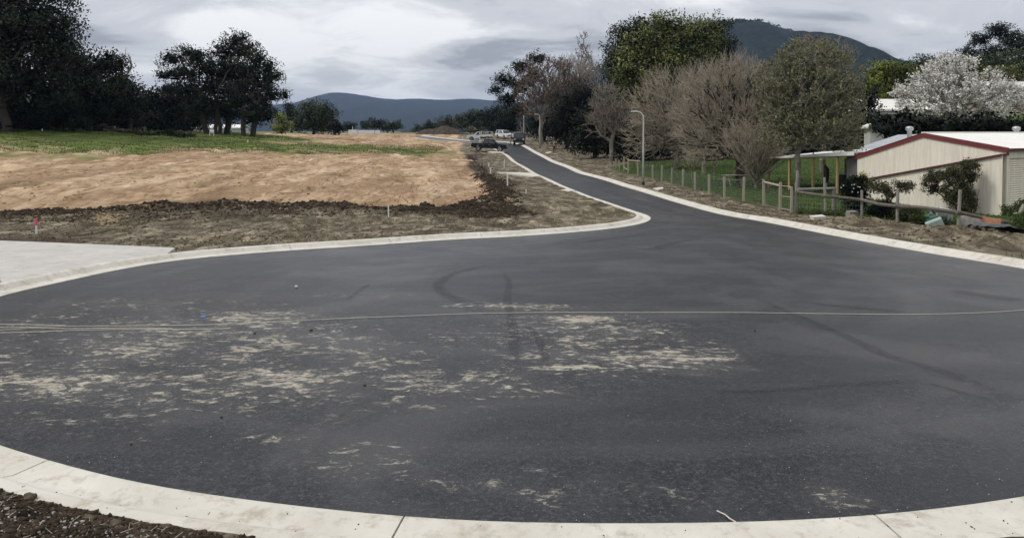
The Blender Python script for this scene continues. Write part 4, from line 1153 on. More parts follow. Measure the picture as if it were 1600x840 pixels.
# crest and slope woodland of the near hill: reads as one mass
rng = np.random.default_rng(5)
hv = HV.reshape(-1, 3)
ny_, nx_ = HV.shape[:2]
rows = ny_ // 2 - rng.integers(0, 3, 5200)
cols_ = rng.integers(8, nx_ - 2, 5200)
pos = HV[rows, cols_] + rng.normal(size=(5200, 3)) * np.array([4.0, 5, 0.3])
Vt, Ft, Ct = [], [], []
hgt = rng.uniform(2.5, 5.5, 5200)
for k in range(5):
    a = rng.normal(size=(5200, 3)); a /= np.linalg.norm(a, axis=1, keepdims=True); a[:, 2] *= 0.5
    b_ = np.cross(a, rng.normal(size=(5200, 3))); b_ /= np.linalg.norm(b_, axis=1, keepdims=True)
    c0 = pos + np.stack([rng.normal(size=5200) * 1.2, rng.normal(size=5200) * 1.2, hgt * rng.uniform(0.2, 0.85, 5200)], 1)
    s_ = (hgt * 0.34)[:, None]
    Vt.append(np.stack([c0 - a * s_, c0 - b_ * s_, c0 + a * s_, c0 + b_ * s_], 1))
    Ct.append(np.array([0.017, 0.026, 0.017]) * rng.uniform(0.6, 1.4, (5200, 1)))
Vt = np.concatenate(Vt).reshape(-1, 3)
wood = mesh_np("woodland", Vt, np.arange(len(Vt)).reshape(-1, 4), MATS["leaf_dull"], cols=np.concatenate(Ct))
tag(wood, "dark green eucalypt forest covering the near hill", "woodland", kind="stuff")

# ------------------------------------------------------------------ cream shed with open shelter
simple("cream_sheet", (0.80, 0.735, 0.61), 0.55, var=0.12, scale=2.5, stretch=(3, 3, 0.25), spec=0.35)
simple("red_trim", (0.175, 0.030, 0.030), 0.5, var=0.15)
simple("dark_red_trim", (0.085, 0.022, 0.020), 0.6, var=0.2)
simple("white_roof", (0.74, 0.72, 0.66), 0.45, var=0.07, scale=1.2, spec=0.4)
simple("grey_roof", (0.33, 0.35, 0.36), 0.55, var=0.15, scale=1.5)
simple("grey_sheet", (0.16, 0.155, 0.15), 0.7, var=0.2, stretch=(3, 3, 0.3))
simple("pine_post", (0.44, 0.30, 0.15), 0.8, var=0.2, scale=5, stretch=(4, 4, 0.4), bmp=0.2)
simple("weathered_wood", (0.255, 0.235, 0.205), 0.9, var=0.3, scale=6, stretch=(4, 4, 0.5), bmp=0.4)
simple("old_rail", (0.125, 0.105, 0.085), 0.9, var=0.45, scale=4, bmp=0.5)
simple("treated_pine", (0.34, 0.31, 0.235), 0.85, var=0.2, scale=6, stretch=(4, 4, 0.4), bmp=0.2)
simple("white_paint", (0.78, 0.77, 0.74), 0.5, var=0.06)
simple("galvanised", (0.42, 0.43, 0.44), 0.4, metal=0.6, var=0.15)
simple("lamp_grey", (0.56, 0.565, 0.56), 0.45, metal=0.2, var=0.08)
simple("wire", (0.30, 0.31, 0.30), 0.5, metal=0.5)
simple("black_plastic", (0.016, 0.016, 0.018), 0.45, var=0.3)
simple("glass_dark", (0.012, 0.014, 0.016), 0.08, var=0.1, spec=0.6)
simple("rubber", (0.018, 0.018, 0.019), 0.8, var=0.2)
simple("alloy", (0.33, 0.335, 0.34), 0.35, metal=0.8)
simple("chrome", (0.6, 0.6, 0.6), 0.2, metal=0.9)
simple("black_paint", (0.004, 0.005, 0.009), 0.35, var=0.1, coat=0.15, spec=0.3)
simple("white_car_paint", (0.74, 0.75, 0.76), 0.3, var=0.04, coat=0.5)
simple("headlight", (0.62, 0.65, 0.68), 0.12, var=0.1)
simple("tail_light", (0.30, 0.015, 0.012), 0.3)
simple("green_plastic", (0.020, 0.085, 0.055), 0.5, var=0.2)
simple("pale_green_plastic", (0.42, 0.52, 0.46), 0.5, var=0.12)
simple("grey_green_plastic", (0.36, 0.38, 0.38), 0.5, var=0.12)
simple("blue_plastic", (0.03, 0.16, 0.52), 0.4, var=0.15)
simple("rope_cream", (0.60, 0.555, 0.46), 0.9, var=0.15, scale=30)
simple("pink_paint", (0.78, 0.10, 0.20), 0.6, var=0.1)
simple("orange_mesh", (0.44, 0.20, 0.11), 0.7, var=0.35, scale=9)
simple("stone_grey", (0.30, 0.28, 0.25), 0.9, var=0.4, scale=7, bmp=0.4)
simple("clod", (0.050, 0.038, 0.027), 1.0, var=0.6, scale=5, bmp=0.6, spec=0.05)
simple("clod_brown", (0.12, 0.095, 0.066), 1.0, var=0.5, scale=5, bmp=0.6, spec=0.05)
simple("rubble_pale", (0.30, 0.23, 0.14), 1.0, var=0.35, scale=7, bmp=0.5, spec=0.1)
simple("mulch", (0.070, 0.056, 0.044), 1.0, var=0.6, scale=2.0, bmp=0.8, spec=0.05)

def V3(p): return Vector((float(p[0]), float(p[1]), float(p[2])))
def sheet(name, p0, U, topfn, botfn, nrm, mat, parent, period=0.20, amp=0.006, loc=None):
    """ribbed sheeting: runs along U from p0, between botfn(s) and topfn(s) (3D offsets)"""
    U = np.asarray(U, float); L = np.linalg.norm(U)
    n = max(2, int(L / period))
    ss = []
    for i in range(n):
        for f, a in ((0.0, 0), (0.42, 0), (0.52, 1), (0.90, 1)):
            ss.append(((i + f) / n, a))
    ss.append((1.0, 0))
    V, F = [], []
    for s, a in ss:
        q = np.asarray(p0) + U * s + np.asarray(nrm) * amp * a
        V.append(q + botfn(s)); V.append(q + topfn(s))
    for i in range(len(ss) - 1):
        F.append((2 * i, 2 * i + 2, 2 * i + 3, 2 * i + 1))
    return mesh_np(name, np.array(V), F, mat, parent, loc=loc)
sL = np.array([19.55, 42.0]); sR = np.array([23.1, 34.6])
wdir = (sR - sL) / np.linalg.norm(sR - sL); WL = np.linalg.norm(sR - sL)
rdir = np.array([-wdir[1], wdir[0]])          # ridge direction, away to the right
if rdir[0] < 0: rdir = -rdir
fout = -rdir                                  # out of the gable, towards the road
def zpx(py, d): return at(800, py, d)[2]
zl, zr, zk = zpx(244.5, 42), zpx(233.5, 34.6), zpx(210.0, 38.3)
gL, gR = gz(*sL) - 0.05, gz(*sR) - 0.05
KS = 0.486
def n3(v2): return np.array([v2[0], v2[1], 0.0])
shed = empty("shed", (*sL, gL), 0, "cream corrugated shed with dark red barge boards behind the rail fence", "shed")
S0 = np.array([sL[0], sL[1], gL])
def on_wall(s, z, off=0.0, w0=sL, w1=sR):
    q = w0 + (w1 - w0) * s + fout * off
    return np.array([q[0], q[1], z])
def loc_build(mb, name, mat, parent=shed, **k):
    mb.v = [tuple(np.array(v) - S0) for v in mb.v]
    return mb.build(name, mat, parent, **k)
def local_sheet(name, p0, U, topfn, botfn, nrm, mat, **k):
    return sheet(name, np.asarray(p0) - S0, U, topfn, botfn, nrm, mat, shed, **k)
gable_top = lambda s: np.array([0, 0, (zl + (zk - zl) * s / KS if s < KS else zk + (zr - zk) * (s - KS) / (1 - KS)) - gL])
local_sheet("gable_wall", S0, n3(sR - sL), gable_top, lambda s: np.array([0, 0, -0.3]), n3(fout), MATS["cream_sheet"])
SL_ = 12.0
local_sheet("side_wall", [sR[0], sR[1], gL], n3(rdir * 0.16), lambda s: np.array([0, 0, zr - gL]), lambda s: np.array([0, 0, -0.3]), n3(wdir), MATS["cream_sheet"])
local_sheet("side_wall", [*(sR + rdir * 3.36), gL], n3(rdir * (SL_ - 3.36)), lambda s: np.array([0, 0, zr - gL]), lambda s: np.array([0, 0, -0.3]), n3(wdir), MATS["cream_sheet"])
mbh = MB(); c_ = sR + rdir * 1.76 - wdir * 0.03; mbh.box((c_[0], c_[1], zr - 0.20), (3.2, 0.06, 0.42), math.atan2(rdir[1], rdir[0])); loc_build(mbh, "door_header", MATS["cream_sheet"])
# roller door with horizontal slats
rd = []
nsl = 26
V, F = [], []
dt = zr - 0.40
for i in range(nsl * 2 + 1):
    z_ = gL - 0.2 + (dt - gL + 0.2) * i / (nsl * 2)
    for e_ in (0.16, 3.36):
        q = sR + rdir * e_ - wdir * (0.06 if i % 2 else 0.10)
        V.append(np.array([q[0], q[1], z_]) - S0)
for i in range(nsl * 2): F.append((2 * i, 2 * i + 1, 2 * i + 3, 2 * i + 2))
mesh_np("roller_door", np.array(V), F, MATS["cream_sheet"], shed)
# roof slopes: ribs run from ridge to eave
pk = sL + (sR - sL) * KS
def roof_slope(name, e2, ze, over, mat):
    e3 = np.array([e2[0], e2[1], ze]); k3 = np.array([pk[0], pk[1], zk])
    v = e3 - k3; v = v * (1 + over / np.linalg.norm(v))
    up = np.cross(n3(rdir), v); up /= np.linalg.norm(up)
    if up[2] < 0: up = -up
    return local_sheet(name, k3 + n3(fout) * 0.10 + up * 0.06, n3(rdir) * (SL_ + 0.2), lambda s: np.zeros(3), lambda s: v, up, mat)
roof_slope("roof_sheet", sR, zr, 0.12, MATS["white_roof"])
roof_slope("roof_sheet", sL, zl, 0.12, MATS["white_roof"])
mb = MB(); k3 = on_wall(KS, zk + 0.085, 0.12); mb.tube([k3, k3 + n3(rdir) * (SL_ + 0.2)], 0.05, 6); loc_build(mb, "ridge_cap", MATS["white_roof"])
# barge boards
def board(name, a, b_, w, th, mat, nrm, down=True):
    a, b_, nrm = np.asarray(a), np.asarray(b_), np.asarray(nrm)
    o = np.array([0, 0, -w])
    mb = MB(); mb.hexa([a + o, b_ + o, b_ + o + nrm * th, a + o + nrm * th], [a, b_, b_ + nrm * th, a + nrm * th])
    return loc_build(mb, name, mat)
board("barge_board", on_wall(-0.015, zl + 0.09 - 0.02, 0.03), on_wall(KS, zk + 0.09, 0.03), 0.24, 0.04, MATS["red_trim"], n3(fout))
board("barge_board", on_wall(KS, zk + 0.09, 0.03), on_wall(1.012, zr + 0.09 - 0.01, 0.03), 0.24, 0.04, MATS["red_trim"], n3(fout))
g0 = on_wall(1.0, zr + 0.05, 0.12) + n3(wdir) * 0.10; board("gutter", g0, g0 + n3(rdir) * SL_, 0.13, 0.10, MATS["dark_red_trim"], n3(wdir))
# skillion bay in front: its wall and sloping flashing
SB = 2.2
aL, aR = np.array(at(1350, 300, 39.6)[:2]), sR + fout * SB * 0 + fout * 0.35
zaL, zaR = zpx(284.5, 39.4), zpx(241.5, 34.4)
aL = sL + (sR - sL) * 0.085 + fout * 0.35
local_sheet("skillion_wall", [aL[0], aL[1], gL], n3(aR - aL), lambda s: np.array([0, 0, zaL + (zaR - zaL) * s - gL]), lambda s: np.array([0, 0, -0.5]), n3(fout), MATS["cream_sheet"])
mb = MB()
a3, b3 = np.array([aL[0], aL[1], zaL]), np.array([aR[0], aR[1], zaR])
mb.hexa([a3 + n3(fout) * 0.08 - [0, 0, .02], b3 + n3(fout) * 0.08 - [0, 0, .02], b3 - n3(fout) * 0.36 - [0, 0, .02], a3 - n3(fout) * 0.36 - [0, 0, .02]], [a3 + n3(fout) * 0.08 + [0, 0, .03], b3 + n3(fout) * 0.08 + [0, 0, .03], b3 - n3(fout) * 0.33 + [0, 0, .03], a3 - n3(fout) * 0.33 + [0, 0, .03]])
loc_build(mb, "skillion_roof", MATS["dark_red_trim"])
board("skillion_flashing", a3 + n3(fout) * 0.085 + [0, 0, .035], b3 + n3(fout) * 0.085 + [0, 0, .035], 0.10, 0.02, MATS["dark_red_trim"], n3(fout))
# corner downpipe
mb = MB(); q = sR + fout * 0.1 + wdir * 0.08; mb.tube([(q[0], q[1], zr - 0.05), (q[0], q[1], zr - 0.28)], 0.05, 8); loc_build(mb, "downpipe", MATS["dark_red_trim"])
# ridge ventilators
for px, d_, dz in ((1421, 44.0, 0.0), (1588, 44.3, 0.0)):
    p = at(px, 205.5, d_)
    mb = MB(); mb.lathe([(0.13, -0.45), (0.13, 0.04), (0.20, 0.07), (0.235, 0.16), (0.20, 0.26), (0.08, 0.31)], p, 14); loc_build(mb, "roof_ventilator", MATS["galvanised"], smooth=True)
# rear roof seen past the left barge
A_, B_, C_, D_ = at(1338, 241, 47), at(1346, 229, 49), at(1403, 210.5, 51), at(1445, 209.5, 51)
mb = MB(); E_ = at(1440, 214, 46.5)
mb.add([A_, B_, C_, D_, E_] + [p - np.array([0, 0, .1]) for p in (A_, B_, C_, D_, E_)], [(0, 1, 2, 3, 4), (9, 8, 7, 6, 5)] + [(i, i + 5, (i + 1) % 5 + 5, (i + 1) % 5) for i in range(5)])
loc_build(mb, "rear_roof", MATS["grey_roof"])

# open shelter (carport) on the left of the shed
u2 = (sL - sR) / WL
car = empty("open_shelter", (*(sL + u2 * 3.5), gz(*(sL + u2 * 3.5))), 0, "open timber posted shelter with white roof joined to the cream shed", "shelter")
S0c = np.array([*(sL + u2 * 3.5), gz(*(sL + u2 * 3.5))])
def cb(mb, name, mat, **k):
    mb.v = [tuple(np.array(v) - S0c) for v in mb.v]
    return mb.build(name, mat, car, **k)
zc0, zc1 = zpx(247.5, 48.2), zpx(239, 42.2)
for s_ in (1.35, 3.13, 4.98, 6.7):
    q = sL + u2 * s_; zg = gz(*q) - 0.1; zt_ = zc1 + (zc0 - zc1) * s_ / 7.1 - 0.16
    mb = MB(); mb.box((q[0], q[1], (zg + zt_) / 2), (0.13, 0.13, zt_ - zg), 0.5); cb(mb, "post", MATS["pine_post"], bevel=0.01)
    if s_ > 2:
        q2 = q + rdir * 5.0; zg2 = gz(*q2) - 0.1
        mb = MB(); mb.box((q2[0], q2[1], (zg2 + zt_) / 2), (0.13, 0.13, zt_ - zg2), 0.5); cb(mb, "post", MATS["pine_post"], bevel=0.01)
f0, f1 = sL + u2 * 7.2, sL + u2 * 0.05
fa, fb = np.array([*f0, zc0]), np.array([*f1, zc1])
vd = n3(rdir) * 5.4 + np.array([0, 0, 0.35])
up = np.array([0, 0, 1.0])
sheet("roof_sheet", fa - S0c + n3(fout) * 0.2, fb - fa, lambda s: np.zeros(3), lambda s: vd, up, MATS["white_roof"], car, period=0.2)
mb = MB(); mb.hexa([fa - [0, 0, .17], fb - [0, 0, .17], fb - [0, 0, .17] + n3(rdir) * .06, fa - [0, 0, .17] + n3(rdir) * .06], [fa - [0, 0, .02], fb - [0, 0, .02], fb - [0, 0, .02] + n3(rdir) * .06, fa - [0, 0, .02] + n3(rdir) * .06]); cb(mb, "front_beam", MATS["pine_post"])
mb = MB(); fc = fa + (fb - fa) * 0.0 + n3(fout) * 0.22; fd = fb + n3(fout) * 0.22
mb.hexa([fc - [0, 0, .05], fd - [0, 0, .13], fd - [0, 0, .13] + n3(rdir) * .03, fc - [0, 0, .05] + n3(rdir) * .03], [fc + [0, 0, .03], fd + [0, 0, .10], fd + [0, 0, .10] + n3(rdir) * .03, fc + [0, 0, .03] + n3(rdir) * .03]); cb(mb, "fascia", MATS["white_paint"])
bw0 = sL + u2 * 3.2 + rdir * 3.2; bw1 = sL + u2 * 0.0 + rdir * 3.2
sheet("back_wall", np.array([*bw0, gL - 0.2]) - S0c, n3(bw1 - bw0), lambda s: np.array([0, 0, zc1 - gL + 0.15]), lambda s: np.zeros(3), n3(fout), MATS["grey_sheet"], car, period=0.3, amp=0.03)
iw0 = sL + u2 * 1.15 + rdir * 0.5; iw1 = sL + u2 * 0.02 + rdir * 0.15
sheet("side_screen", np.array([*iw0, gL - 0.2]) - S0c, n3(iw1 - iw0), lambda s: np.array([0, 0, zc1 - gL + 0.02]), lambda s: np.zeros(3), n3(fout), MATS["grey_sheet"], car, period=0.16, amp=0.03)

# wheelbarrow stood against the shelter's back wall
wb = empty("wheelbarrow", (*(sL + u2 * 2.2 + rdir * 1.6), gz(*(sL + u2 * 2.2 + rdir * 1.6))), 0.4, "dark wheelbarrow with upright handles under the open shelter", "wheelbarrow")
mb = MB(); mb.hexa([(-.28, -.3, .35), (.28, -.3, .35), (.36, .1, .35), (-.36, .1, .35)], [(-.4, -.35, .95), (.4, -.35, .95), (.45, .25, .95), (-.45, .25, .95)]); mb.build("tray", MATS["black_plastic"], wb, bevel=0.03)
for s_ in (-1, 1):
    mb = MB(); mb.tube([(s_ * .3, .1, .3), (s_ * .33, .15, .9), (s_ * .4, .3, 1.5)], 0.022, 8); mb.build("handle", MATS["black_plastic"], wb)
    mb = MB(); mb.tube([(s_ * .25, -.1, 0), (s_ * .25, -.1, .36)], 0.02, 8); mb.build("leg", MATS["black_plastic"], wb)
Mx = Matrix.Rotation(math.pi / 2, 4, "Y")
mb = MB(); mb.lathe([(0.10, -.05), (.2, -.05), (.22, 0), (.2, .05), (.10, .05)], (0, -.5, .22), 16, Mx); mb.build("wheel", MATS["rubber"], wb, smooth=True)
hoop = empty("hose_reel", (*(sL + u2 * 3.0 + rdir * 1.0), gz(*(sL + u2 * 3.0 + rdir * 1.0))), 0.9, "dark coiled hose hung on a stand beside the shelter's post", "hose reel")
mb = MB()
for r_ in (0.30, 0.36, 0.42):
    mb.tube([(r_ * 0.55 * math.cos(a), (r_ - .36) * 1.2, 0.95 + 1.35 * r_ * math.sin(a)) for a in np.linspace(0, 2 * math.pi, 25)], 0.035, 6)
mb.build("hose", MATS["black_plastic"], hoop)
mb = MB(); mb.box((0, 0, .5), (.06, .06, 1.0)); mb.box((0, 0, .03), (.5, .3, .06)); mb.build("stand", MATS["galvanised"], hoop)

# ------------------------------------------------------------------ fences
def post_at(parent, base, p, h, w, mat, lean=(0, 0), name="post", round_=False):
    p = np.asarray(p, float) - np.asarray(base)
    mb = MB()
    if round_:
        mb.tube([p + [0, 0, -.2], p + [lean[0] * .5, lean[1] * .5, h * .5], p + [lean[0], lean[1], h]], [w * .55, w * .52, w * .5], 9)
    else:
        t_ = p + np.array([lean[0], lean[1], h]); b_ = p + np.array([0, 0, -.2]); r_ = w / 2
        sq = [np.array(o) for o in ((-r_, -r_, 0), (r_, -r_, 0), (r_, r_, 0), (-r_, r_, 0))]
        mb.hexa([b_ + o for o in sq], [t_ + o for o in sq])
    return mb.build(name, mat, parent, bevel=0.0 if round_ else 0.008)
rngf = np.random.default_rng(8)
wf_posts = [(963, 263, 1.0), (968, 265, 0.9), (997, 275, 1.2), (1020, 280, 1.2), (1034, 283, 1.25), (1049.6, 287, 1.2), (1067, 292, 1.25), (1086, 297.5, 1.2), (1108, 303, 1.2), (1132, 308, 1.2), (1162, 314.5, 1.35), (1194, 321, 1.35), (1219, 329, 1.4)]
pts3 = [ground3(px, py) for px, py, h in wf_posts]
fb0 = pts3[0]
wf = empty("wire_fence", fb0, 0, "post and wire mesh fence between the road and the lawn", "fence")
for (px, py, h), p in zip(wf_posts, pts3):
    post_at(wf, fb0, p, h, 0.12, MATS["treated_pine"], rngf.normal(size=2) * 0.025)
P0, P1 = [], []
for i in range(2, len(pts3) - 1):
    a, b_ = pts3[i] - fb0, pts3[i + 1] - fb0
    for z_ in (0.08, 0.22, 0.36, 0.5, 0.65, 0.8, 0.95, 1.1):
        P0.append(a + [0, 0, z_]); P1.append(b_ + [0, 0, z_])
    nv = int(np.linalg.norm(b_ - a) / 0.15)
    for k in range(nv):
        q = a + (b_ - a) * k / nv
        P0.append(q + [0, 0, .03]); P1.append(q + [0, 0, 1.1])
V, F = prisms(P0, P1, np.full(len(P0), .0032), np.full(len(P0), .0032), 3)
tag(mesh_np("wire_mesh", V, F, MATS["wire"], wf), kind="stuff")
mb = MB(); mb.tube([pts3[-2] - fb0 + [0, 0, 1.22], pts3[-1] - fb0 + [0, 0, 1.22]], 0.055, 8); mb.build("rail", MATS["treated_pine"], wf)
# far timber gateway
gp = [ground3(975, 267), ground3(981.6, 271)]
gw = empty("timber_gateway", gp[0], 0, "pair of tall posts with a top rail at the wire fence's far end", "gate")
for p in gp: post_at(gw, gp[0], p, 1.35, 0.13, MATS["treated_pine"])
e_ = ground3(1000, 274)
mb = MB(); mb.tube([gp[1] - gp[0] + [0, 0, 1.2], e_ - gp[0] + [0, 0, 1.25]], 0.05, 8); mb.build("rail", MATS["treated_pine"], gw)
mb = MB(); mb.tube([gp[0] - gp[0] + [0, 0, .3], gp[1] - gp[0] + [0, 0, .3]], 0.04, 8); mb.build("rail", MATS["treated_pine"], gw)
# garden gate of bent tube
q0, q1 = ground3(1220, 329), ground3(1236, 332)
gt = empty("garden_gate", q0, 0, "tubular wire gate beside the tall leaning post", "gate")
w_ = q1 - q0
mb = MB(); mb.tube([np.array([0, 0, .1]), np.array([0, 0, 1.22]), w_ * .85 + [0, 0, 1.22], w_ + [0, 0, 1.08], w_ + [0, 0, .1], np.array([0, 0, .1])], 0.028, 8); mb.build("frame", MATS["treated_pine"], gt)
mb = MB(); mb.tube([np.array([0, 0, .72]), w_ + [0, 0, .72]], 0.022, 6); mb.build("cross_bar", MATS["treated_pine"], gt)
V, F = prisms([w_ * s + [0, 0, .12] for s in np.linspace(.1, .9, 6)] + [np.array([0, 0, z]) for z in np.linspace(.2, 1.1, 8)], [w_ * s + [0, 0, 1.2] for s in np.linspace(.1, .9, 6)] + [w_ + [0, 0, z] for z in np.linspace(.2, 1.1, 8)], np.full(14, .003), np.full(14, .003), 3)
tag(mesh_np("wire_mesh", V, F, MATS["wire"], gt), kind="stuff")
post_at(gt, q0, ground3(1236.5, 332.3), 1.25, .10, MATS["treated_pine"], name="hinge_post")
# weathered post and rail fence in front of the shed
rp = [(1241.7, 332, 2.0, (0.12, 0)), (1290, 336, 1.75, (-.08, 0)), (1346.7, 339, 1.20, (-.02, 0)), (1402, 346.5, 1.35, (0, 0)), (1497, 356, 1.42, (0.05, 0))]
rpt = [ground3(px, py) for px, py, h, l in rp]
rb = rpt[0]
rf_ = empty("rail_fence", rb, 0, "weathered grey post and rail fence in front of the cream shed", "fence")
for (px, py, h, l), p in zip(rp, rpt):
    post_at(rf_, rb, p, h, 0.115, MATS["weathered_wood"], l, round_=True)
lp = ground3(1583, 353)
post_at(rf_, rb, lp, 0.85, 0.15, MATS["weathered_wood"], (0.42, 0), round_=True)
stub = ground3(1303, 330)
post_at(rf_, rb, stub, 1.15, 0.2, MATS["weathered_wood"], round_=True)
def dep(p): return p[1] * CA - (p[2] - EYE) * SA
rail_px = [(1247, 300), (1290, 306), (1346, 312), (1401, 322), (1496, 331.5), (1588, 349)]
rail_pts = [at(px, py, dep(p) - 0.12) for (px, py), p in zip(rail_px, rpt + [lp])]
for i in range(5):
    a, b_ = rail_pts[i] - rb, rail_pts[i + 1] - rb
    e1 = (b_ - a) * 0.02
    m_ = (a + b_) / 2 + [0, 0, rngf.normal() * .03]
    mb = MB(); mb.tube([a - e1, m_, b_ + e1], [.075, .07, .065 if i < 4 else .06], 9); mb.build("rail", MATS["old_rail"], rf_)
mb = MB(); a = at(1246, 296, dep(rpt[0]) - .1) - rb; b_ = at(1305, 294.5, dep(stub)) - rb; mb.tube([a, b_], .07, 9); mb.build("rail", MATS["weathered_wood"], rf_)
P0, P1 = [], []
for i in range(0, 2):
    a, b_ = rpt[i] - rb, rpt[i + 1] - rb
    for z_ in (.1, .3, .5, .7): P0.append(a + [0, 0, z_]); P1.append(b_ + [0, 0, z_])
    for k in range(12):
        q = a + (b_ - a) * k / 12; P0.append(q + [0, 0, .02]); P1.append(q + [0, 0, .75])
V, F = prisms(P0, P1, np.full(len(P0), .0035), np.full(len(P0), .0035), 3)
tag(mesh_np("wire_mesh", V, F, MATS["wire"], rf_), kind="stuff")

# picnic tables on the lawn
def picnic(px, d, rz, label, mat):
    x = (px - CX) / FPX * d
    o = empty("picnic_table", (x, d, gz(x, d)), rz, label, "table", "picnic tables on the lawn")
    for y_ in (-.28, 0, .28):
        mb = MB(); mb.box((0, y_, .72), (1.1, .26, .04)); mb.build("top_board", mat, o, bevel=.006)
    for s_ in (-1, 1):
        mb = MB(); mb.box((0, s_ * .68, .43), (1.1, .24, .04)); mb.build("bench_seat", mat, o, bevel=.006)
        mb = MB(); mb.tube([(s_ * .42, -.62, 0), (s_ * .42, -.25, .70)], .03, 6); mb.tube([(s_ * .42, .62, 0), (s_ * .42, .25, .70)], .03, 6); mb.tube([(s_ * .42, -.75, .40), (s_ * .42, .75, .40)], .025, 6); mb.build("leg_frame", mat, o)
picnic(1143, 51, 0.3, "grey picnic table left of the bare tree's trunk", MATS["weathered_wood"])
picnic(1168, 50, -0.2, "dark picnic table right of the bare tree's trunk", MATS["old_rail"])

# ------------------------------------------------------------------ climbing plants and shrubs at the shed
rngv = np.random.default_rng(44)
def vine(label, pts_px, d0, n, leaf, cols, root_px, name="climbing_vine", cat="vine", sx=0.35):
    """stems and leaves over a sheet of points hugging something"""
    C_ = []
    for (px, py, rx, ry, dd_) in pts_px:
        k = int(n * 1.6 * rx * ry / 400)
        a = rngv.uniform(0, 2 * math.pi, k); r_ = np.sqrt(rngv.random(k))
        for i in range(k):
            C_.append(at(px + rx * r_[i] * math.cos(a[i]), py + ry * r_[i] * math.sin(a[i]), dd_ + rngv.normal() * sx * .4))
    C_ = np.array(C_)
    base = ground3(*root_px)
    o = empty(name, base, 0, label, cat)
    sub = C_[rngv.choice(len(C_), min(len(C_), 260), replace=False)]
    P0, P1, r0, r1, _, _ = skeleton(rngv, base, base + [0, 0, .5], sub, step=.3, pen=.2, jit=.3, rmin=.009, rtrunk=.05)
    V, F = prisms(P0 - base, P1 - base, r0, r1, 3)
    mesh_np("stem", V, F, MATS["bark_dark"], o)
    L = [(c[0], c[1], c[2], .11, .10, .13) for c in C_]
    V, F, cc, _vn = leaf_cloud(rngv, L, leaf * 0.7, 2.2, .09, cols, shell=.1, fill=False)
    keep = rngv.random(len(F)) < 0.62
    V = V.reshape(-1, 4, 3)[keep].reshape(-1, 3)
    mesh_np("foliage", V - base, np.arange(len(V)).reshape(-1, 4), MATS["leaf_dull"], o, cols=cc[keep])
    return o
BROWN = [(0.022, 0.027, 0.011), (0.06, 0.062, 0.028), (0.12, 0.11, 0.06)]
vine("brown green creeper climbing the cream wall beside the roller door", [(1495, 285, 26, 26, 35.2), (1512, 265, 16, 14, 35.0), (1520, 255, 12, 6, 34.8), (1470, 272, 20, 10, 36.0), (1500, 310, 24, 20, 35.2), (1455, 290, 14, 16, 36.4), (1510, 325, 14, 12, 35)], 36, 34, .07, BROWN, (1505, 333))
vine("leafy arching briar hung along the rail fence", [(1375, 292, 12, 8, 33.5), (1400, 292, 22, 7, 33), (1425, 288, 14, 5, 33.5), (1385, 305, 12, 10, 33), (1362, 288, 10, 8, 34)], 33, 26, .07, [(0.02, 0.025, 0.01), (0.05, 0.05, 0.02), (0.10, 0.085, 0.04)], (1385, 340), "briar", "shrub")
vine("white flowered dark shrub at the shelter's right end", [(1340, 290, 18, 14, 35.5), (1325, 302, 12, 14, 35.5), (1348, 305, 12, 14, 35.3), (1335, 320, 14, 10, 35.3)], 35, 40, .08, DARK, (1338, 330), "flowering_shrub", "shrub")
vine("yellow flowering bush tip against the cream wall", [(1346, 278, 8, 6, 36.3), (1352, 284, 6, 5, 36.2), (1340, 284, 5, 5, 36.3)], 36, 60, .06, [(0.05, 0.08, 0.02), (0.20, 0.21, 0.04), (0.42, 0.38, 0.10)], (1346, 330), "flowering_shrub", "shrub")
vine("low green weeds around the fallen bin", [(1425, 335, 14, 8, 29.5), (1440, 345, 18, 5, 28.8), (1475, 347, 14, 4, 28.6), (1410, 338, 10, 8, 30)], 29, 60, .06, [(0.012, 0.022, 0.006), (0.035, 0.055, 0.014), (0.07, 0.09, 0.03)], (1430, 350), "weed_clump", "weeds")
vine("dark green bush behind the third rail fence post", [(1380, 325, 16, 9, 32), (1365, 330, 10, 7, 32), (1395, 332, 8, 6, 31.8)], 32, 60, .07, DARK, (1380, 338), "weed_clump", "weeds")
vine("tall green weeds at the leaning post by the right edge", [(1585, 358, 16, 8, 24.8), (1570, 362, 10, 5, 24.8), (1600, 350, 14, 14, 25.0)], 25, 60, .06, [(0.02, 0.04, 0.008), (0.05, 0.085, 0.018), (0.09, 0.13, 0.04)], (1588, 366), "weed_clump", "weeds")
vine("small leafy bush before the roller door", [(1590, 326, 12, 6, 31), (1570, 330, 8, 4, 31), (1600, 320, 8, 8, 31)], 31, 46, .08, [(0.02, 0.035, 0.01), (0.05, 0.07, 0.02), (0.10, 0.11, 0.05)], (1590, 343), "flowering_shrub", "shrub")
vine("green grass clumps below the second rail fence post", [(1262, 331, 18, 3, 34.5), (1290, 334, 16, 3, 34), (1310, 334, 12, 4, 33.6)], 34, 70, .05, [(0.03, 0.045, 0.012), (0.06, 0.085, 0.02), (0.10, 0.12, 0.04)], (1280, 337), "weed_clump", "weeds")
# white flowers on the shrub are its own petals
fl = [at(1337 + rngv.normal() * 12, 296 + rngv.normal() * 12, 35.1) for _ in range(12)]
fs = [o for o in bpy.data.objects if o.get("label", "").startswith("white flowered dark shrub")][0]
mb = MB()
for p in fl:
    q = np.array(p) - np.array(fs.location); r_ = .035
    mb.add([q + [r_ * math.cos(a), -.02, r_ * math.sin(a)] for a in np.linspace(0, 2 * math.pi, 6)[:-1]] + [q + [0, .02, 0]], [(0, 1, 5), (1, 2, 5), (2, 3, 5), (3, 4, 5), (4, 0, 5), (4, 3, 2, 1, 0)])
tag(mb.build("petals", MATS["white_paint"], fs), kind="stuff")

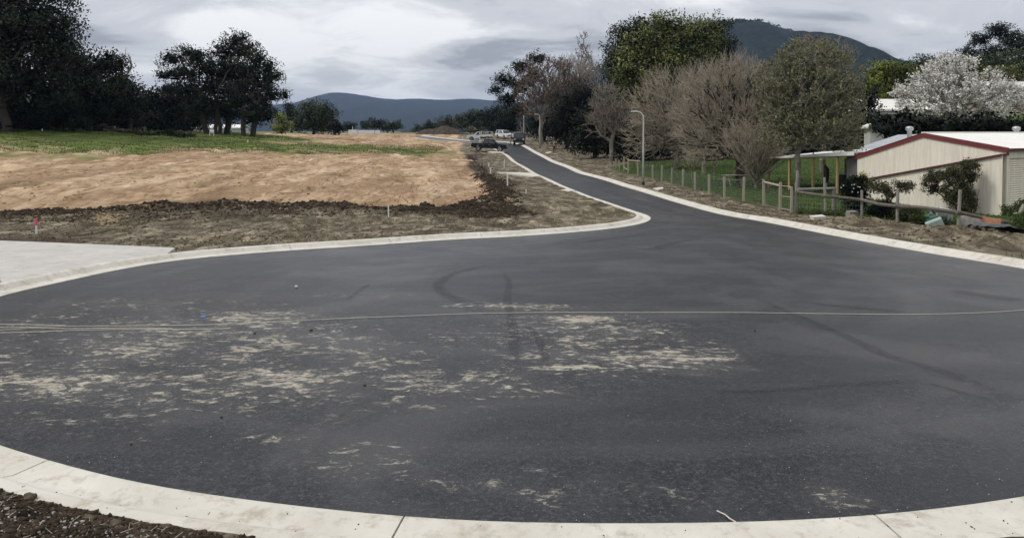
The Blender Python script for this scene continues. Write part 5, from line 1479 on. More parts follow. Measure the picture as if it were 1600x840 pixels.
# ------------------------------------------------------------------ discarded things along the fence
def bin_(loc, rot, label):
    o = empty("wheelie_bin", loc, 0, label, "bin"); o.rotation_euler = rot
    mb = MB(); mb.hexa([(-.22, -.24, .06), (.22, -.24, .06), (.22, .22, .06), (-.22, .22, .06)], [(-.29, -.30, .95), (.29, -.30, .95), (.29, .32, .95), (-.29, .32, .95)]); mb.build("body", MATS["green_plastic"], o, bevel=.03)
    mb = MB(); mb.hexa([(-.31, -.33, .96), (.31, -.33, .96), (.31, .36, .96), (-.31, .36, .96)], [(-.27, -.28, 1.03), (.27, -.28, 1.03), (.27, .30, 1.03), (-.27, .30, 1.03)]); mb.build("lid", MATS["pale_green_plastic"], o, bevel=.02)
    mb = MB(); mb.tube([(-.22, .38, .92), (.22, .38, .92)], .02, 8); mb.build("handle", MATS["green_plastic"], o)
    for s_ in (-1, 1):
        mb = MB(); mb.lathe([(.05, -.03), (.11, -.03), (.12, 0), (.11, .03), (.05, .03)], (s_ * .25, .22, .11), 14, Matrix.Rotation(math.pi / 2, 4, "Y")); mb.build("wheel", MATS["rubber"], o, smooth=True)
    return o
p = ground3(1462, 352); bin_((p[0], p[1] + .5, p[2] + .22), (R(105), R(-25), R(-20)), "toppled green wheelie bin with pale lid beside the weeds")
p = ground3(1487, 351)
o = empty("storage_tub", (p[0], p[1] + .7, p[2]), 0.2, "grey plastic tub right of the toppled green bin", "tub")
mb = MB(); mb.hexa([(-.30, -.22, -.05), (.30, -.22, -.05), (.30, .22, -.05), (-.30, .22, -.05)], [(-.36, -.28, .48), (.36, -.28, .48), (.36, .28, .48), (-.36, .28, .48)]); mb.build("body", MATS["grey_green_plastic"], o, bevel=.03)
mb = MB(); mb.box((0, 0, .50), (.80, .64, .05)); mb.build("rim", MATS["grey_green_plastic"], o, bevel=.015)
p = at(1478, 329, 29.2); gq = gz(p[0], p[1])
o = empty("plastic_pipe", (p[0], p[1], p[2]), 0, "blue grey drainage pipe lying over the tub and rail", "pipe")
mb = MB(); a, b_ = at(1464, 326, 29.3) - p, at(1492, 332, 29.0) - p; mb.tube([a, b_], .09, 12); mb.build("pipe_wall", MATS["grey_green_plastic"], o, smooth=True)
mb = MB(); mb.tube([a - (b_ - a) * .06, a + (b_ - a) * .08], .105, 12); mb.build("socket", MATS["grey_green_plastic"], o, smooth=True)
# concrete block wall foot and orange barrier mesh
p0, p1 = ground3(1512, 354), ground3(1556, 356)
p0[1] += .5; p1[1] += .5
o = empty("concrete_sleeper", p0, math.atan2(p1[1] - p0[1], p1[0] - p0[0]), "pale concrete sleeper lying under the rail near the right edge", "sleeper")
Ls = float(np.linalg.norm((p1 - p0)[:2])); mb = MB(); mb.box((Ls / 2, 0, .16), (Ls, .14, .42)); mb.build("sleeper_body", MATS["stone_grey"], o, bevel=.02)
p0, p1 = ground3(1548, 357), ground3(1578, 359)
p0[1] += .5; p1[1] += .5
o = empty("barrier_panel", p0, math.atan2(p1[1] - p0[1], p1[0] - p0[0]), "faded orange barrier panel lying under the rail's right end", "barrier")
Ls = float(np.linalg.norm((p1 - p0)[:2])); mb = MB(); mb.box((Ls / 2, 0, .2), (Ls, .06, .34)); mb.build("panel", MATS["orange_mesh"], o, bevel=.01)
for s_ in (.1, .9):
    mb = MB(); mb.box((Ls * s_, 0, .16), (.06, .1, .5)); mb.build("foot", MATS["orange_mesh"], o)
# black plastic sheet crumpled on the soil heap
p = ground3(1558, 376)
rngp = np.random.default_rng(6)
n_ = 18
A, B = np.meshgrid(np.linspace(-.75, .75, n_), np.linspace(-.4, .4, 10))
Z = .16 * np.exp(-(A * 1.6) ** 2 - (B * 2.2) ** 2) + .10 * fbm(A * 3 + 4, B * 4, 4, 3) + .10
Z += np.array([[gz(p[0] + a, p[1] + b_) for a, b_ in zip(ra, rb_)] for ra, rb_ in zip(A, B)]) - p[2]
A = A + .1 * fbm(A * 2, B * 5, 2, 8); B = B + .12 * fbm(A * 3, B * 2, 2, 18)
ix = np.arange(A.size).reshape(A.shape)
Fm = np.stack([ix[:-1, :-1], ix[:-1, 1:], ix[1:, 1:], ix[1:, :-1]], -1).reshape(-1, 4)
top_ = np.stack([A, B, Z], -1).reshape(-1, 3); low_ = top_ - [0, 0, .02]
o = mesh_np("plastic_sheet", np.concatenate([top_, low_]) + p, np.concatenate([Fm, Fm[:, ::-1] + A.size]), MATS["black_plastic"], loc=p)
tag(o, "crumpled black plastic sheet on the dirt near the right kerb", "plastic sheet")
# stacked pavers beside third post
p = ground3(1331, 340)
o = empty("paver_stack", p, .3, "small stack of pale pavers by the third rail post", "pavers")
for k in range(4):
    mb = MB(); mb.box((rngp.normal() * .02, rngp.normal() * .02, .035 + .075 * k), (.42, .3, .065), rngp.normal() * .1); mb.build("paver", MATS["stone_grey"], o, bevel=.008)

# ------------------------------------------------------------------ street lamps
def street_lamp(base, h, arm, rz, label, head=True):
    o = empty("street_lamp", base, rz, label, "street lamp", "street lamps along the road")
    bend = [(0, 0, h - .55), (-.03, 0, h - .3), (-.14, 0, h - .1), (-.32, 0, h)] + [(-arm, 0, h + .03)]
    mb = MB(); mb.tube([(0, 0, .25), (0, 0, 2.5)] + bend, [.075, .066, .055, .05, .046, .042, .036], 12); mb.build("pole", MATS["lamp_grey"], o, smooth=True)
    mb = MB(); mb.lathe([(.11, -.15), (.11, .22), (.09, .26)], (0, 0, 0), 14); mb.build("base_sleeve", MATS["black_plastic"], o)
    mb = MB(); mb.hexa([(-arm - .42, -.09, h + .0), (-arm + .08, -.11, h - .0), (-arm + .08, .11, h - .0), (-arm - .42, .09, h + .0)], [(-arm - .40, -.06, h + .07), (-arm + .06, -.08, h + .1), (-arm + .06, .08, h + .1), (-arm - .40, .06, h + .07)])
    hd = mb.build("lamp_head", MATS["lamp_grey"], o, bevel=.015)
    mb = MB(); mb.box((-arm - .16, 0, h - .006), (.34, .14, .012)); mb.build("lens", MATS["headlight"], hd)
    return o
p = ground3(1005, 290); dl = dep(p)
hl = (290 - 176) * dl / FPX
street_lamp(p, hl, .5, 0.0, "nearest street lamp, grey curved pole with black base by the kerb")
p = ground3(843.5, 232); dl2 = dep(p)
street_lamp(p, (232 - 179) * dl2 / FPX, .5, 0.0, "middle street lamp, beyond the nearest one, right of the black four wheel drive")
x = (818.5 - CX) / FPX * 140
street_lamp((x, 140, gz(x, 140)), (219 - 178) * 140 / FPX, .4, -1.45, "farthest street lamp, thin pole behind the black four wheel drive")

# ------------------------------------------------------------------ survey pegs
def peg(px, py, hpx, label, top=None, w=.05, lean=0.0):
    p = ground3(px, py); d_ = dep(p); h = hpx * d_ / FPX
    o = empty("survey_peg", p, rngp.uniform(0, 1.5), label, "survey peg", "survey pegs on the building lots")
    o.rotation_euler[1] = lean
    mb = MB(); mb.hexa([(-w / 2, -w / 4, -.1), (w / 2, -w / 4, -.1), (w / 2, w / 4, -.1), (-w / 2, w / 4, -.1)], [(-w / 2, -w / 4, h), (w / 2, -w / 4, h), (w / 2, w / 4, h), (-w / 2, w / 4, h)])
    mb.build("stake", MATS["white_paint"], o)
    if top:
        mb = MB(); mb.box((0, 0, h * .78), (w * 1.6, w * .9, h * .46)); mb.build("tape", MATS[top], o, bevel=.006)
    return o
peg(57, 365, 24, "short peg with pink tape on the dark soil at left", "pink_paint", .05)
peg(607, 339, 18, "bare peg in the dark soil windrow, above the long kerb")
peg(793, 291, 20, "white peg just below the concrete strip on the left verge", w=.09)
peg(766.5, 272, 11, "white peg at the left end of the concrete strip", w=.1)
peg(788, 262, 13, "white peg above the concrete strip, left of the road", w=.1)
peg(764, 261, 6, "tiny peg beyond the concrete strip, near the dark soil edge", w=.09)
peg(822, 303, 7, "short peg on the verge right of the dark soil corner", w=.06)
peg(749.5, 223, 13, "white peg behind the black dual cab ute's tray", w=.14)
peg(723, 219, 6, "small peg left of the white tray ute", w=.12)
peg(66, 207, 4, "tiny white peg in the far left grass", w=.10)
peg(387, 223, 3, "tiny white peg in the grass below the gum clump", w=.12)

# ------------------------------------------------------------------ vehicles (x forward, y left)
def arch(cx, r, n=9, z0=.42):
    """wheel arch cut in a lower side outline, from front to back"""
    return [(cx + r * math.cos(a), z0 + (r) * math.sin(a)) for a in np.linspace(0, math.pi, n)]
def wheel(parent, x, y, r=.385, w=.25):
    wh = empty("wheel_dummy", (0, 0, 0)); bpy.data.objects.remove(wh)
    side = 1 if y > 0 else -1
    M_ = Matrix.Rotation(math.pi / 2, 4, "X")
    mb = MB(); mb.lathe([(r * .62, -w / 2), (r * .94, -w / 2), (r, -w * .35), (r, w * .35), (r * .94, w / 2), (r * .62, w / 2)], (0, 0, 0), 22, M_)
    t_ = mb.build("tyre", MATS["rubber"], parent, smooth=False); t_.location = (x, y, r)
    mb = MB(); mb.lathe([(r * .63, -.04), (r * .63, .05), (r * .5, .06), (r * .14, .03), (r * .12, .07), (.01, .07)], (0, 0, 0), 18, M_ if side < 0 else Matrix.Rotation(-math.pi / 2, 4, "X"))
    rm = mb.build("rim", MATS["alloy"], t_); rm.location = (0, side * w * .33, 0)
    for k in range(6):
        a = k * math.pi / 3
        mb = MB(); mb.box((r * .36 * math.cos(a), 0, r * .36 * math.sin(a)), (r * .42, .02, r * .12), 0, Matrix.Rotation(-a, 3, "Y"))
        # spokes sit on the rim face, one mesh with the rim
        rmv = mb
    return t_
def cab(parent, paint, xb0, xb1, xr0, xr1, zb, zt, wb, wt, side_splits, name="cabin"):
    """greenhouse: base xb0(front)..xb1(back), roof xr0..xr1"""
    bot = [(xb1, -wb, zb), (xb0, -wb, zb), (xb0, wb, zb), (xb1, wb, zb)]
    top = [(xr1, -wt, zt), (xr0, -wt, zt), (xr0, wt, zt), (xr1, wt, zt)]
    mb = MB(); mb.hexa(bot, top); c_ = mb.build(name, paint, parent, bevel=.05)
    def quad(name_, a, b_, c2, d_, nrm, inset=.06, mat="glass_dark"):
        P = [np.array(q, float) for q in (a, b_, c2, d_)]; m_ = sum(P) / 4
        P = [q + (m_ - q) / np.linalg.norm(m_ - q) * inset for q in P]
        nrm = np.array(nrm, float); nrm /= np.linalg.norm(nrm)
        mb = MB(); mb.hexa([q - nrm * .01 for q in P], [q + nrm * .008 for q in P]); mb.build(name_, MATS[mat], c_)
    L_ = lambda p, q, s: tuple(np.array(p) + (np.array(q) - np.array(p)) * s)
    quad("windscreen", bot[1], bot[2], top[2], top[1], np.cross(np.subtract(bot[2], bot[1]), np.subtract(top[1], bot[1])), .08)
    quad("rear_window", bot[3], bot[0], top[0], top[3], np.cross(np.subtract(bot[0], bot[3]), np.subtract(top[3], bot[3])), .09)
    for sgn in (-1, 1):
        b0, b1 = (bot[0], bot[1]) if sgn < 0 else (bot[3], bot[2])
        t0, t1 = (top[0], top[1]) if sgn < 0 else (top[3], top[2])
        nr = np.cross(np.subtract(b1, b0), np.subtract(t0, b0)); nr = nr * (1 if nr[1] * sgn > 0 else -1)
        for s0, s1 in side_splits:
            quad("side_window", L_(b0, b1, s0), L_(b0, b1, s1), L_(t0, t1, s1), L_(t0, t1, s0), nr, .055)
    return c_
def vehicle(kind, loc, rz, label, paint, name):
    o = empty(name, loc, rz, label, "ute" if "ute" in name else "car")
    P = MATS[paint]; W = .93
    wf_, wr_ = 1.62, -1.58
    dual = kind in ("dual", "canopy")
    if kind == "dual" or kind == "canopy":
        low = [(2.66, .50), (2.62, .95), (2.50, 1.06), (1.15, 1.16), (-.95, 1.12), (-2.62, 1.12), (-2.64, .58)]
        under = arch(wr_, .47)[::-1] + arch(wf_, .47)[::-1]
        prof_ = low + [(-2.3, .50)] + [p for p in under] + [(2.2, .42)]
        mb = MB(); mb.prism(prof_, -W, W); mb.build("body", P, o, bevel=.035)
        if kind == "dual":
            c_ = cab(o, P, 1.18, -.98, .42, -.72, 1.12, 1.80, .88, .68, [(.05, .44), (.47, .88)])
            mb = MB(); mb.box((-1.82, 0, 1.125), (1.52, 1.70, .05)); mb.build("tonneau_cover", MATS["black_plastic"], o, bevel=.015)
            mb = MB(); mb.tube([(-1.02, -.7, 1.15), (-1.1, -.62, 1.45), (-1.1, .62, 1.45), (-1.02, .7, 1.15)], .035, 8); mb.build("sports_bar", MATS["black_plastic"], o)
        else:
            c_ = cab(o, P, 1.18, -.98, .42, -.72, 1.12, 1.80, .88, .70, [(.05, .44), (.47, .88)])
            cab(o, P, -1.0, -2.6, -1.02, -2.5, 1.13, 1.84, .88, .72, [(.12, .88)], "canopy")
    elif kind == "tray":
        prof_ = [(2.60, .48), (2.58, .93), (2.45, 1.03), (1.15, 1.14), (-.18, 1.12), (-.20, .52)] + arch(wf_, .46)[::-1] + [(2.2, .42)]
        mb = MB(); mb.prism(prof_, -W * .97, W * .97); mb.build("body", P, o, bevel=.035)
        c_ = cab(o, P, 1.18, -.2, .45, -.12, 1.12, 1.80, .87, .68, [(.08, .82)])
        mb = MB(); mb.box((-1.4, 0, .62), (2.5, .8, .14)); mb.build("chassis", MATS["black_plastic"], o)
        mb = MB(); mb.box((-1.45, 0, .88), (2.4, 1.9, .07)); mb.build("tray_floor", MATS["white_car_paint"], o, bevel=.01)
        for y_ in (-.93, .93):
            mb = MB(); mb.box((-1.45, y_, 1.02), (2.4, .04, .24)); mb.build("tray_side", MATS["white_car_paint"], o, bevel=.008)
        mb = MB(); mb.box((-2.64, 0, 1.02), (.04, 1.86, .24)); mb.build("tail_board", MATS["white_car_paint"], o)
        mb = MB()
        for y_ in (-.85, -.4, 0, .4, .85): mb.tube([(-.32, y_, .9), (-.32, y_, 1.85)], .025, 6)
        mb.tube([(-.32, -.88, 1.86), (-.32, .88, 1.86)], .03, 6); mb.tube([(-.32, -.88, 1.45), (-.32, .88, 1.45)], .025, 6); mb.build("head_board", MATS["white_car_paint"], o)
        mb = MB(); mb.tube([(-2.6, -.85, .9), (-2.6, -.85, 1.75), (-2.6, .85, 1.75), (-2.6, .85, .9)], .03, 6); mb.tube([(-2.6, -.85, 1.75), (-.32, -.85, 1.86)], .025, 6); mb.tube([(-2.6, .85, 1.75), (-.32, .85, 1.86)], .025, 6); mb.build("ladder_rack", MATS["galvanised"], o)
    else:
        prof_ = [(2.40, .52), (2.38, 1.02), (2.25, 1.14), (1.05, 1.22), (-2.36, 1.22), (-2.40, .60)] + arch(-1.42, .48)[::-1] + arch(1.42, .48)[::-1] + [(2.1, .46)]
        wf_, wr_ = 1.42, -1.42
        mb = MB(); mb.prism(prof_, -.97, .97); mb.build("body", P, o, bevel=.04)
        c_ = cab(o, P, 1.08, -2.34, .45, -2.15, 1.2, 1.92, .93, .76, [(.04, .30), (.33, .62), (.65, .92)])
        mb = MB(); mb.box((-.7, 0, 2.02), (1.9, 1.3, .04)); mb.tube([(.1, -.6, 1.9), (.1, -.6, 2.04)], .02, 6); mb.tube([(.1, .6, 1.9), (.1, .6, 2.04)], .02, 6); mb.tube([(-1.5, -.6, 1.9), (-1.5, -.6, 2.04)], .02, 6); mb.tube([(-1.5, .6, 1.9), (-1.5, .6, 2.04)], .02, 6); mb.build("roof_rack", MATS["black_plastic"], o)
        mb = MB(); mb.tube([(2.55, -.7, .6), (2.62, -.45, .62), (2.62, .45, .62), (2.55, .7, .6)], .07, 8); mb.tube([(2.60, -.4, .65), (2.52, -.38, 1.08), (2.52, .38, 1.08), (2.60, .4, .65)], .035, 8); mb.build("bull_bar", MATS["black_plastic"], o)
        mb = MB(); mb.tube([(.95, -.85, 1.2), (1.0, -.88, 1.9)], .05, 8); mb.build("snorkel", MATS["black_plastic"], o)
    xf = 2.40 if kind == "wagon" else 2.60
    mb = MB(); mb.box((xf + .02, 0, .78 if kind != "wagon" else .92), (.08, 1.1, .24)); mb.build("grille", MATS["black_plastic"], o, bevel=.02)
    mb = MB(); mb.box((xf + .03, 0, .52), (.16, 1.82, .18)); mb.build("front_bumper", MATS["black_plastic"] if paint == "black_paint" else P, o, bevel=.04)
    mb = MB(); mb.box((xf + .13, 0, .50), (.02, .38, .11)); mb.build("number_plate", MATS["white_paint"], o)
    for s_ in (-1, 1):
        mb = MB(); mb.box((xf - .02, s_ * .72, .86 if kind != "wagon" else .98), (.16, .34, .17), -s_ * .25); mb.build("headlight", MATS["headlight"], o, bevel=.03)
        mb = MB(); mb.box((.98, s_ * 1.02, 1.18), (.12, .2, .16)); mb.build("mirror", P, o, bevel=.03)
        xr_ = -2.63 if kind != "wagon" else -2.38
        mb = MB(); mb.box((xr_ + .02, s_ * .82, .92), (.08, .16, .30)); mb.build("tail_light", MATS["tail_light"], o, bevel=.015)
        if kind in ("dual", "canopy"):
            for hx in (.05, -.85):
                mb = MB(); mb.box((hx, s_ * .935, .98), (.2, .03, .035)); mb.build("door_handle", MATS["chrome"], o)
            mb = MB(); mb.box((.05, s_ * .95, .44), (2.0, .14, .05)); mb.build("side_step", MATS["chrome"] if kind == "dual" else MATS["black_plastic"], o, bevel=.01)
            for hx in (1.08, .12, -.92):
                mb = MB(); mb.box((hx, s_ * .931, .80), (.012, .006, .58)); mb.build("door_seam", MATS["black_plastic"], o)
        for x_ in (wf_, wr_):
            wheel(o, x_, s_ * .82)
    if kind != "wagon":
        mb = MB(); mb.box((-2.72, 0, .55), (.14, 1.7, .12)); mb.build("rear_bumper", MATS["chrome"] if kind == "dual" else MATS["black_plastic"], o, bevel=.02)
    mb = MB(); mb.box((0, 0, .50), (4.4 if kind != "tray" else 2.4, 1.3, .2)); mb.build("floor_pan", MATS["black_plastic"], o)
    return o
def stand(px, d): 
    x = (px - CX) / FPX * d
    return (x, d, float(tz(x, d)))
def tilt_to_ground(o, L=2.6):
    """pitch and roll a vehicle so its wheels follow the ground"""
    rz = o.rotation_euler[2]; x, y, _ = o.location
    f = np.array([math.cos(rz), math.sin(rz)]); l = np.array([-f[1], f[0]])
    zf, zr2 = float(tz(x + f[0] * 1.6, y + f[1] * 1.6)), float(tz(x - f[0] * 1.6, y - f[1] * 1.6))
    zl2, zr3 = float(tz(x + l[0] * .8, y + l[1] * .8)), float(tz(x - l[0] * .8, y - l[1] * .8))
    o.location[2] = (zf + zr2) / 2 + 0.02
    o.rotation_euler = (math.atan2(zl2 - zr3, 1.6), -math.atan2(zf - zr2, 3.2), rz)
v = vehicle("dual", stand(764.5, 110), R(-4), "black dual cab ute parked side on across the verge", "black_paint", "dual_cab_ute"); tilt_to_ground(v); v.location[2] += 0.08
v = vehicle("tray", stand(749.5, 152), R(178), "white single cab ute with flat tray, facing left", "white_car_paint", "tray_ute"); tilt_to_ground(v); v.location[2] += .1
v = vehicle("canopy", stand(788, 163), R(-62), "white ute with canopy, facing the camera beyond the black vehicles", "white_car_paint", "canopy_ute"); tilt_to_ground(v)
v = vehicle("wagon", stand(811.5, 127), R(-92), "black four wheel drive with roof rack, front on at the road's end", "black_paint", "four_wheel_drive"); tilt_to_ground(v)

# ------------------------------------------------------------------ people
simple("skin", (0.42, 0.26, 0.19), 0.6); simple("hair_dark", (0.03, 0.02, 0.015), 0.7)
simple("cloth_dark", (0.022, 0.022, 0.026), 0.9); simple("cloth_brown", (0.055, 0.040, 0.030), 0.9); simple("cloth_pale", (0.36, 0.36, 0.36), 0.9); simple("boot", (0.03, 0.022, 0.016), 0.7)
def person(loc, rz, label, arms, legs, lean, shirt, pants):
    o = empty("person", loc, rz, label, "person")
    # facing +y; one skinned body from joint positions
    J = {"pel": ((0, 0, .93), .14), "bel": ((0, lean * .3, 1.10), .135), "che": ((0, lean * .75, 1.32), .155), "neck": ((0, lean, 1.50), .06), "head0": ((0, lean + .02, 1.60), .085), "head1": ((0, lean + .03, 1.72), .09)}
    E = [("pel", "bel"), ("bel", "che"), ("che", "neck"), ("neck", "head0"), ("head0", "head1")]
    for s_, nm in ((-1, "l"), (1, "r")):
        J["sh" + nm] = ((s_ * .19, lean * .9, 1.42), .065); el, ha = arms[nm]
        J["el" + nm] = ((s_ * el[0], el[1], el[2]), .045); J["wr" + nm] = ((s_ * ha[0], ha[1], ha[2]), .033); 
        d_ = np.subtract(J["wr" + nm][0], J["el" + nm][0]); d_ = d_ / np.linalg.norm(d_)
        J["ha" + nm] = (tuple(np.array(J["wr" + nm][0]) + d_ * .09), .04)
        E += [("che", "sh" + nm), ("sh" + nm, "el" + nm), ("el" + nm, "wr" + nm), ("wr" + nm, "ha" + nm)]
        kn, an = legs[nm]
        J["hi" + nm] = ((s_ * .10, 0, .88), .10); J["kn" + nm] = ((s_ * kn[0], kn[1], kn[2]), .065); J["an" + nm] = ((s_ * an[0], an[1], an[2]), .045); J["to" + nm] = ((s_ * an[0] * 1.1, an[1] + .16, .04), .035)
        E += [("pel", "hi" + nm), ("hi" + nm, "kn" + nm), ("kn" + nm, "an" + nm), ("an" + nm, "to" + nm)]
    keys = list(J)
    def skin_obj(name, ks, grow, mat, sub=2, root=None):
        me = bpy.data.meshes.new(name)
        idx_ = {k: i for i, k in enumerate(ks)}
        me.from_pydata([J[k][0] for k in ks], [(idx_[a], idx_[b_]) for a, b_ in E if a in idx_ and b_ in idx_], [])
        ob = bpy.data.objects.new(name, me); link(ob, o)
        ob.modifiers.new("skin", "SKIN"); 
        for k in ks: ob.data.skin_vertices[0].data[idx_[k]].radius = (J[k][1] + grow, J[k][1] * .85 + grow)
        ob.data.skin_vertices[0].data[idx_[root or ks[0]]].use_root = True
        sb = ob.modifiers.new("sub", "SUBSURF"); sb.levels = sub; sb.render_levels = sub
        me.materials.append(mat); return ob
    skin_obj("body", keys, 0, MATS["skin"], 2, "pel")
    skin_obj("shirt", ["bel", "che", "shl", "ell", "shr", "elr"] + ["wrl", "wrr"], .018, shirt, 2, "bel")
    skin_obj("trousers", ["pel", "hil", "knl", "anl", "hir", "knr", "anr"], .018, pants, 2, "pel")
    for nm in "lr":
        a = np.array(J["an" + nm][0]); mb = MB(); mb.hexa([(a[0] - .055, a[1] - .09, 0), (a[0] + .055, a[1] - .09, 0), (a[0] + .05, a[1] + .2, 0), (a[0] - .05, a[1] + .2, 0)], [(a[0] - .05, a[1] - .08, .14), (a[0] + .05, a[1] - .08, .14), (a[0] + .045, a[1] + .17, .06), (a[0] - .045, a[1] + .17, .06)]); mb.build("boot", MATS["boot"], o, bevel=.02)
        # fingers: five short chains past each hand
        h, w_ = np.array(J["ha" + nm][0]), np.array(J["wr" + nm][0]); dv = (h - w_) / np.linalg.norm(h - w_)
        sd = np.cross(dv, [0, 1, 0]); sd = sd / (np.linalg.norm(sd) + 1e-6); fw = np.cross(sd, dv)
        mb = MB()
        for i, (off, ln) in enumerate(((-.03, .06), (-.01, .075), (.01, .08), (.03, .07))):
            b0 = h + sd * off; mb.tube([b0 - dv * .02, b0 + dv * ln * .6, b0 + dv * ln + fw * .02], [.010, .009, .007], 6)
        b0 = h - dv * .04 + sd * .035; mb.tube([b0, b0 + sd * .03 + dv * .03, b0 + sd * .035 + dv * .06], [.011, .010, .008], 6)
        mb.build("fingers", MATS["skin"], o)
    hc = np.array(J["head1"][0])
    mb = MB(); mb.lathe([(.02, .115), (.07, .10), (.102, .05), (.108, -.01), (.10, -.05)], hc + [0, -.015, .02], 14); mb.build("hair", MATS["hair_dark"], o, smooth=True)
    mb = MB(); mb.hexa([hc + [-.018, .075, -.07], hc + [.018, .075, -.07], hc + [.012, .125, -.065], hc + [-.012, .125, -.065]], [hc + [-.010, .08, -.01], hc + [.010, .08, -.01], hc + [.006, .095, -.01], hc + [-.006, .095, -.01]]); mb.build("nose", MATS["skin"], o)
    for s_ in (-1, 1):
        mb = MB(); mb.lathe([(.004, -.008), (.012, 0), (.004, .008)], hc + [s_ * .035, .088, -.015], 8); mb.build("eye", MATS["hair_dark"], o)
        mb = MB(); mb.lathe([(.006, -.03), (.02, 0), (.006, .03)], hc + [s_ * .095, 0, -.03], 8); mb.build("ear", MATS["skin"], o)
    mb = MB(); mb.box(hc + [0, .09, -.095], (.05, .012, .012)); mb.build("mouth", MATS["clod_brown"], o)
    return o
st_legs = {"l": ((.11, .02, .48), (.12, -.01, .08)), "r": ((.10, .03, .48), (.11, .02, .08))}
p = ground3(866, 238)
person(p, R(150), "person in dark clothes with hands held at the chest, standing on the right verge", {"l": ((.27, .05, 1.16), (.08, .25, 1.28)), "r": ((.27, .05, 1.16), (.06, .26, 1.26))}, st_legs, .02, MATS["cloth_brown"], MATS["cloth_dark"])
x = (797.5 - CX) / FPX * 125.5
person((x, 125.5, float(tz(x, 125.5)) + .01), R(-80), "person in dark top and pale trousers bending beside the black four wheel drive", {"l": ((.26, .32, 1.12), (.20, .55, 1.05)), "r": ((.26, .30, 1.12), (.20, .55, 1.08))}, {"l": ((.13, .10, .50), (.13, -.10, .08)), "r": ((.11, -.02, .50), (.12, -.22, .08))}, .16, MATS["cloth_dark"], MATS["cloth_pale"])

# ------------------------------------------------------------------ far buildings
def house(name, label, c, rz, L, W, hw, hr, wallm, roofm, over=.35, windows=()):
    o = empty(name, c, rz, label, "house" if "house" in name else "shed")
    mb = MB(); mb.hexa([(-L / 2, -W / 2, -.6), (L / 2, -W / 2, -.6), (L / 2, W / 2, -.6), (-L / 2, W / 2, -.6)], [(-L / 2, -W / 2, hw), (L / 2, -W / 2, hw), (L / 2, W / 2, hw), (-L / 2, W / 2, hw)])
    w = mb.build("wall", MATS[wallm], o)
    mb = MB(); mb.add([(-L / 2, -W / 2, hw), (-L / 2, W / 2, hw), (-L / 2, 0, hr), (-L / 2 + .1, -W / 2, hw), (-L / 2 + .1, W / 2, hw), (-L / 2 + .1, 0, hr)], [(0, 1, 2), (3, 5, 4), (0, 2, 5, 3), (1, 4, 5, 2), (0, 3, 4, 1)]); mb.build("gable", MATS[wallm], o)
    l2, w2 = L / 2 + over, W / 2 + over; sl_ = (hr - hw) / (W / 2)
    for s_ in (-1, 1):
        e = np.array([0, s_ * w2, hw - over * sl_])
        a = [(-l2, 0, hr + .03), (l2, 0, hr + .03), (l2, s_ * w2, e[2] + .03), (-l2, s_ * w2, e[2] + .03)]
        mb = MB(); mb.hexa([(x, y, z) for x, y, z in a], [(x, y, z + .12) for x, y, z in a]); mb.build("roof_slope", MATS[roofm], o)
        mb = MB(); mb.box((0, s_ * (w2 + .05), e[2] - .02), (2 * l2, .1, .14)); mb.build("gutter", MATS["white_paint"], o)
    for (x, z, ww, hh) in windows:
        mb = MB(); mb.box((x, -W / 2 - .02, z), (ww + .14, .06, hh + .14)); wn = mb.build("window", MATS["white_paint"], o)
        mb = MB(); mb.box((x, -W / 2 - .05, z), (ww, .03, hh)); mb.build("pane", MATS["glass_dark"], wn)
    return o
simple("pale_wall", (0.55, 0.54, 0.51), 0.7, var=0.08); simple("pale_sheet", (0.50, 0.52, 0.54), 0.5, var=0.08)
def base_from(px, py_eave, d, hw):
    p = at(px, py_eave, d); return (p[0], p[1], p[2] - hw)
house("house", "white roofed house partly hidden left of the blossom tree", base_from(1385, 172, 98, 2.6), .05, 9, 7, 2.6, 3.9, "pale_wall", "white_roof", windows=[(-2, 1.4, 1.4, 1.1), (1.5, 1.4, 1.6, 1.1)])
house("garden_shed", "small white gabled shed left of the clipped hedge", base_from(1378, 198, 72, 1.9), 1.3, 3.2, 2.6, 1.9, 2.5, "pale_wall", "white_roof", .2, windows=[(0, 1.1, .6, .6)])
house("house", "long white roofed house behind the blossom tree at the right edge", base_from(1600, 138, 116, 2.7), -.05, 14, 8, 2.7, 3.6, "pale_wall", "white_roof", windows=[(-4, 1.5, 1.6, 1.1), (-1, 1.5, 1.6, 1.1), (2, 1.5, 1.2, 1.1)])
house("farm_shed", "long pale shed seen between the gum clump's trunks", base_from(345, 200, 150, 2.2), .03, 9.5, 5, 2.2, 2.75, "pale_sheet", "white_roof", .2, windows=[(2.5, 1.2, 1.2, .9), (-2, 1.2, .9, .9)])
# long white panel fence seen across the field and its thin mast
p = at(569, 206, 225); p[2] = gz(p[0], p[1]) - .05
o = empty("panel_fence", p, 0, "long low white board at the field's far edge under the mountain", "board")
for k in range(4):
    mb = MB(); mb.box((-3.6 + 2.4 * k, 0, .55), (2.37, .06, 1.0 if k != 0 else 1.25)); mb.build("board_panel", MATS["white_paint"], o)
for k in range(5):
    mb = MB(); mb.box((-4.8 + 2.4 * k, .08, .1), (.1, .1, 1.1)); mb.build("post", MATS["white_paint"], o)
p = at(551, 200, 232); zg = gz(p[0], p[1])
o = empty("white_mast", (p[0], p[1], zg), 0, "thin white mast at the left end of the far white board", "pole")
mb = MB(); mb.tube([(0, 0, -.2), (0, 0, p[2] + .5 - zg)], .09, 8); mb.build("mast", MATS["white_paint"], o)
mb = MB(); mb.lathe([(.16, 0), (.16, .15)], (0, 0, 0), 10); mb.build("foot", MATS["white_paint"], o)
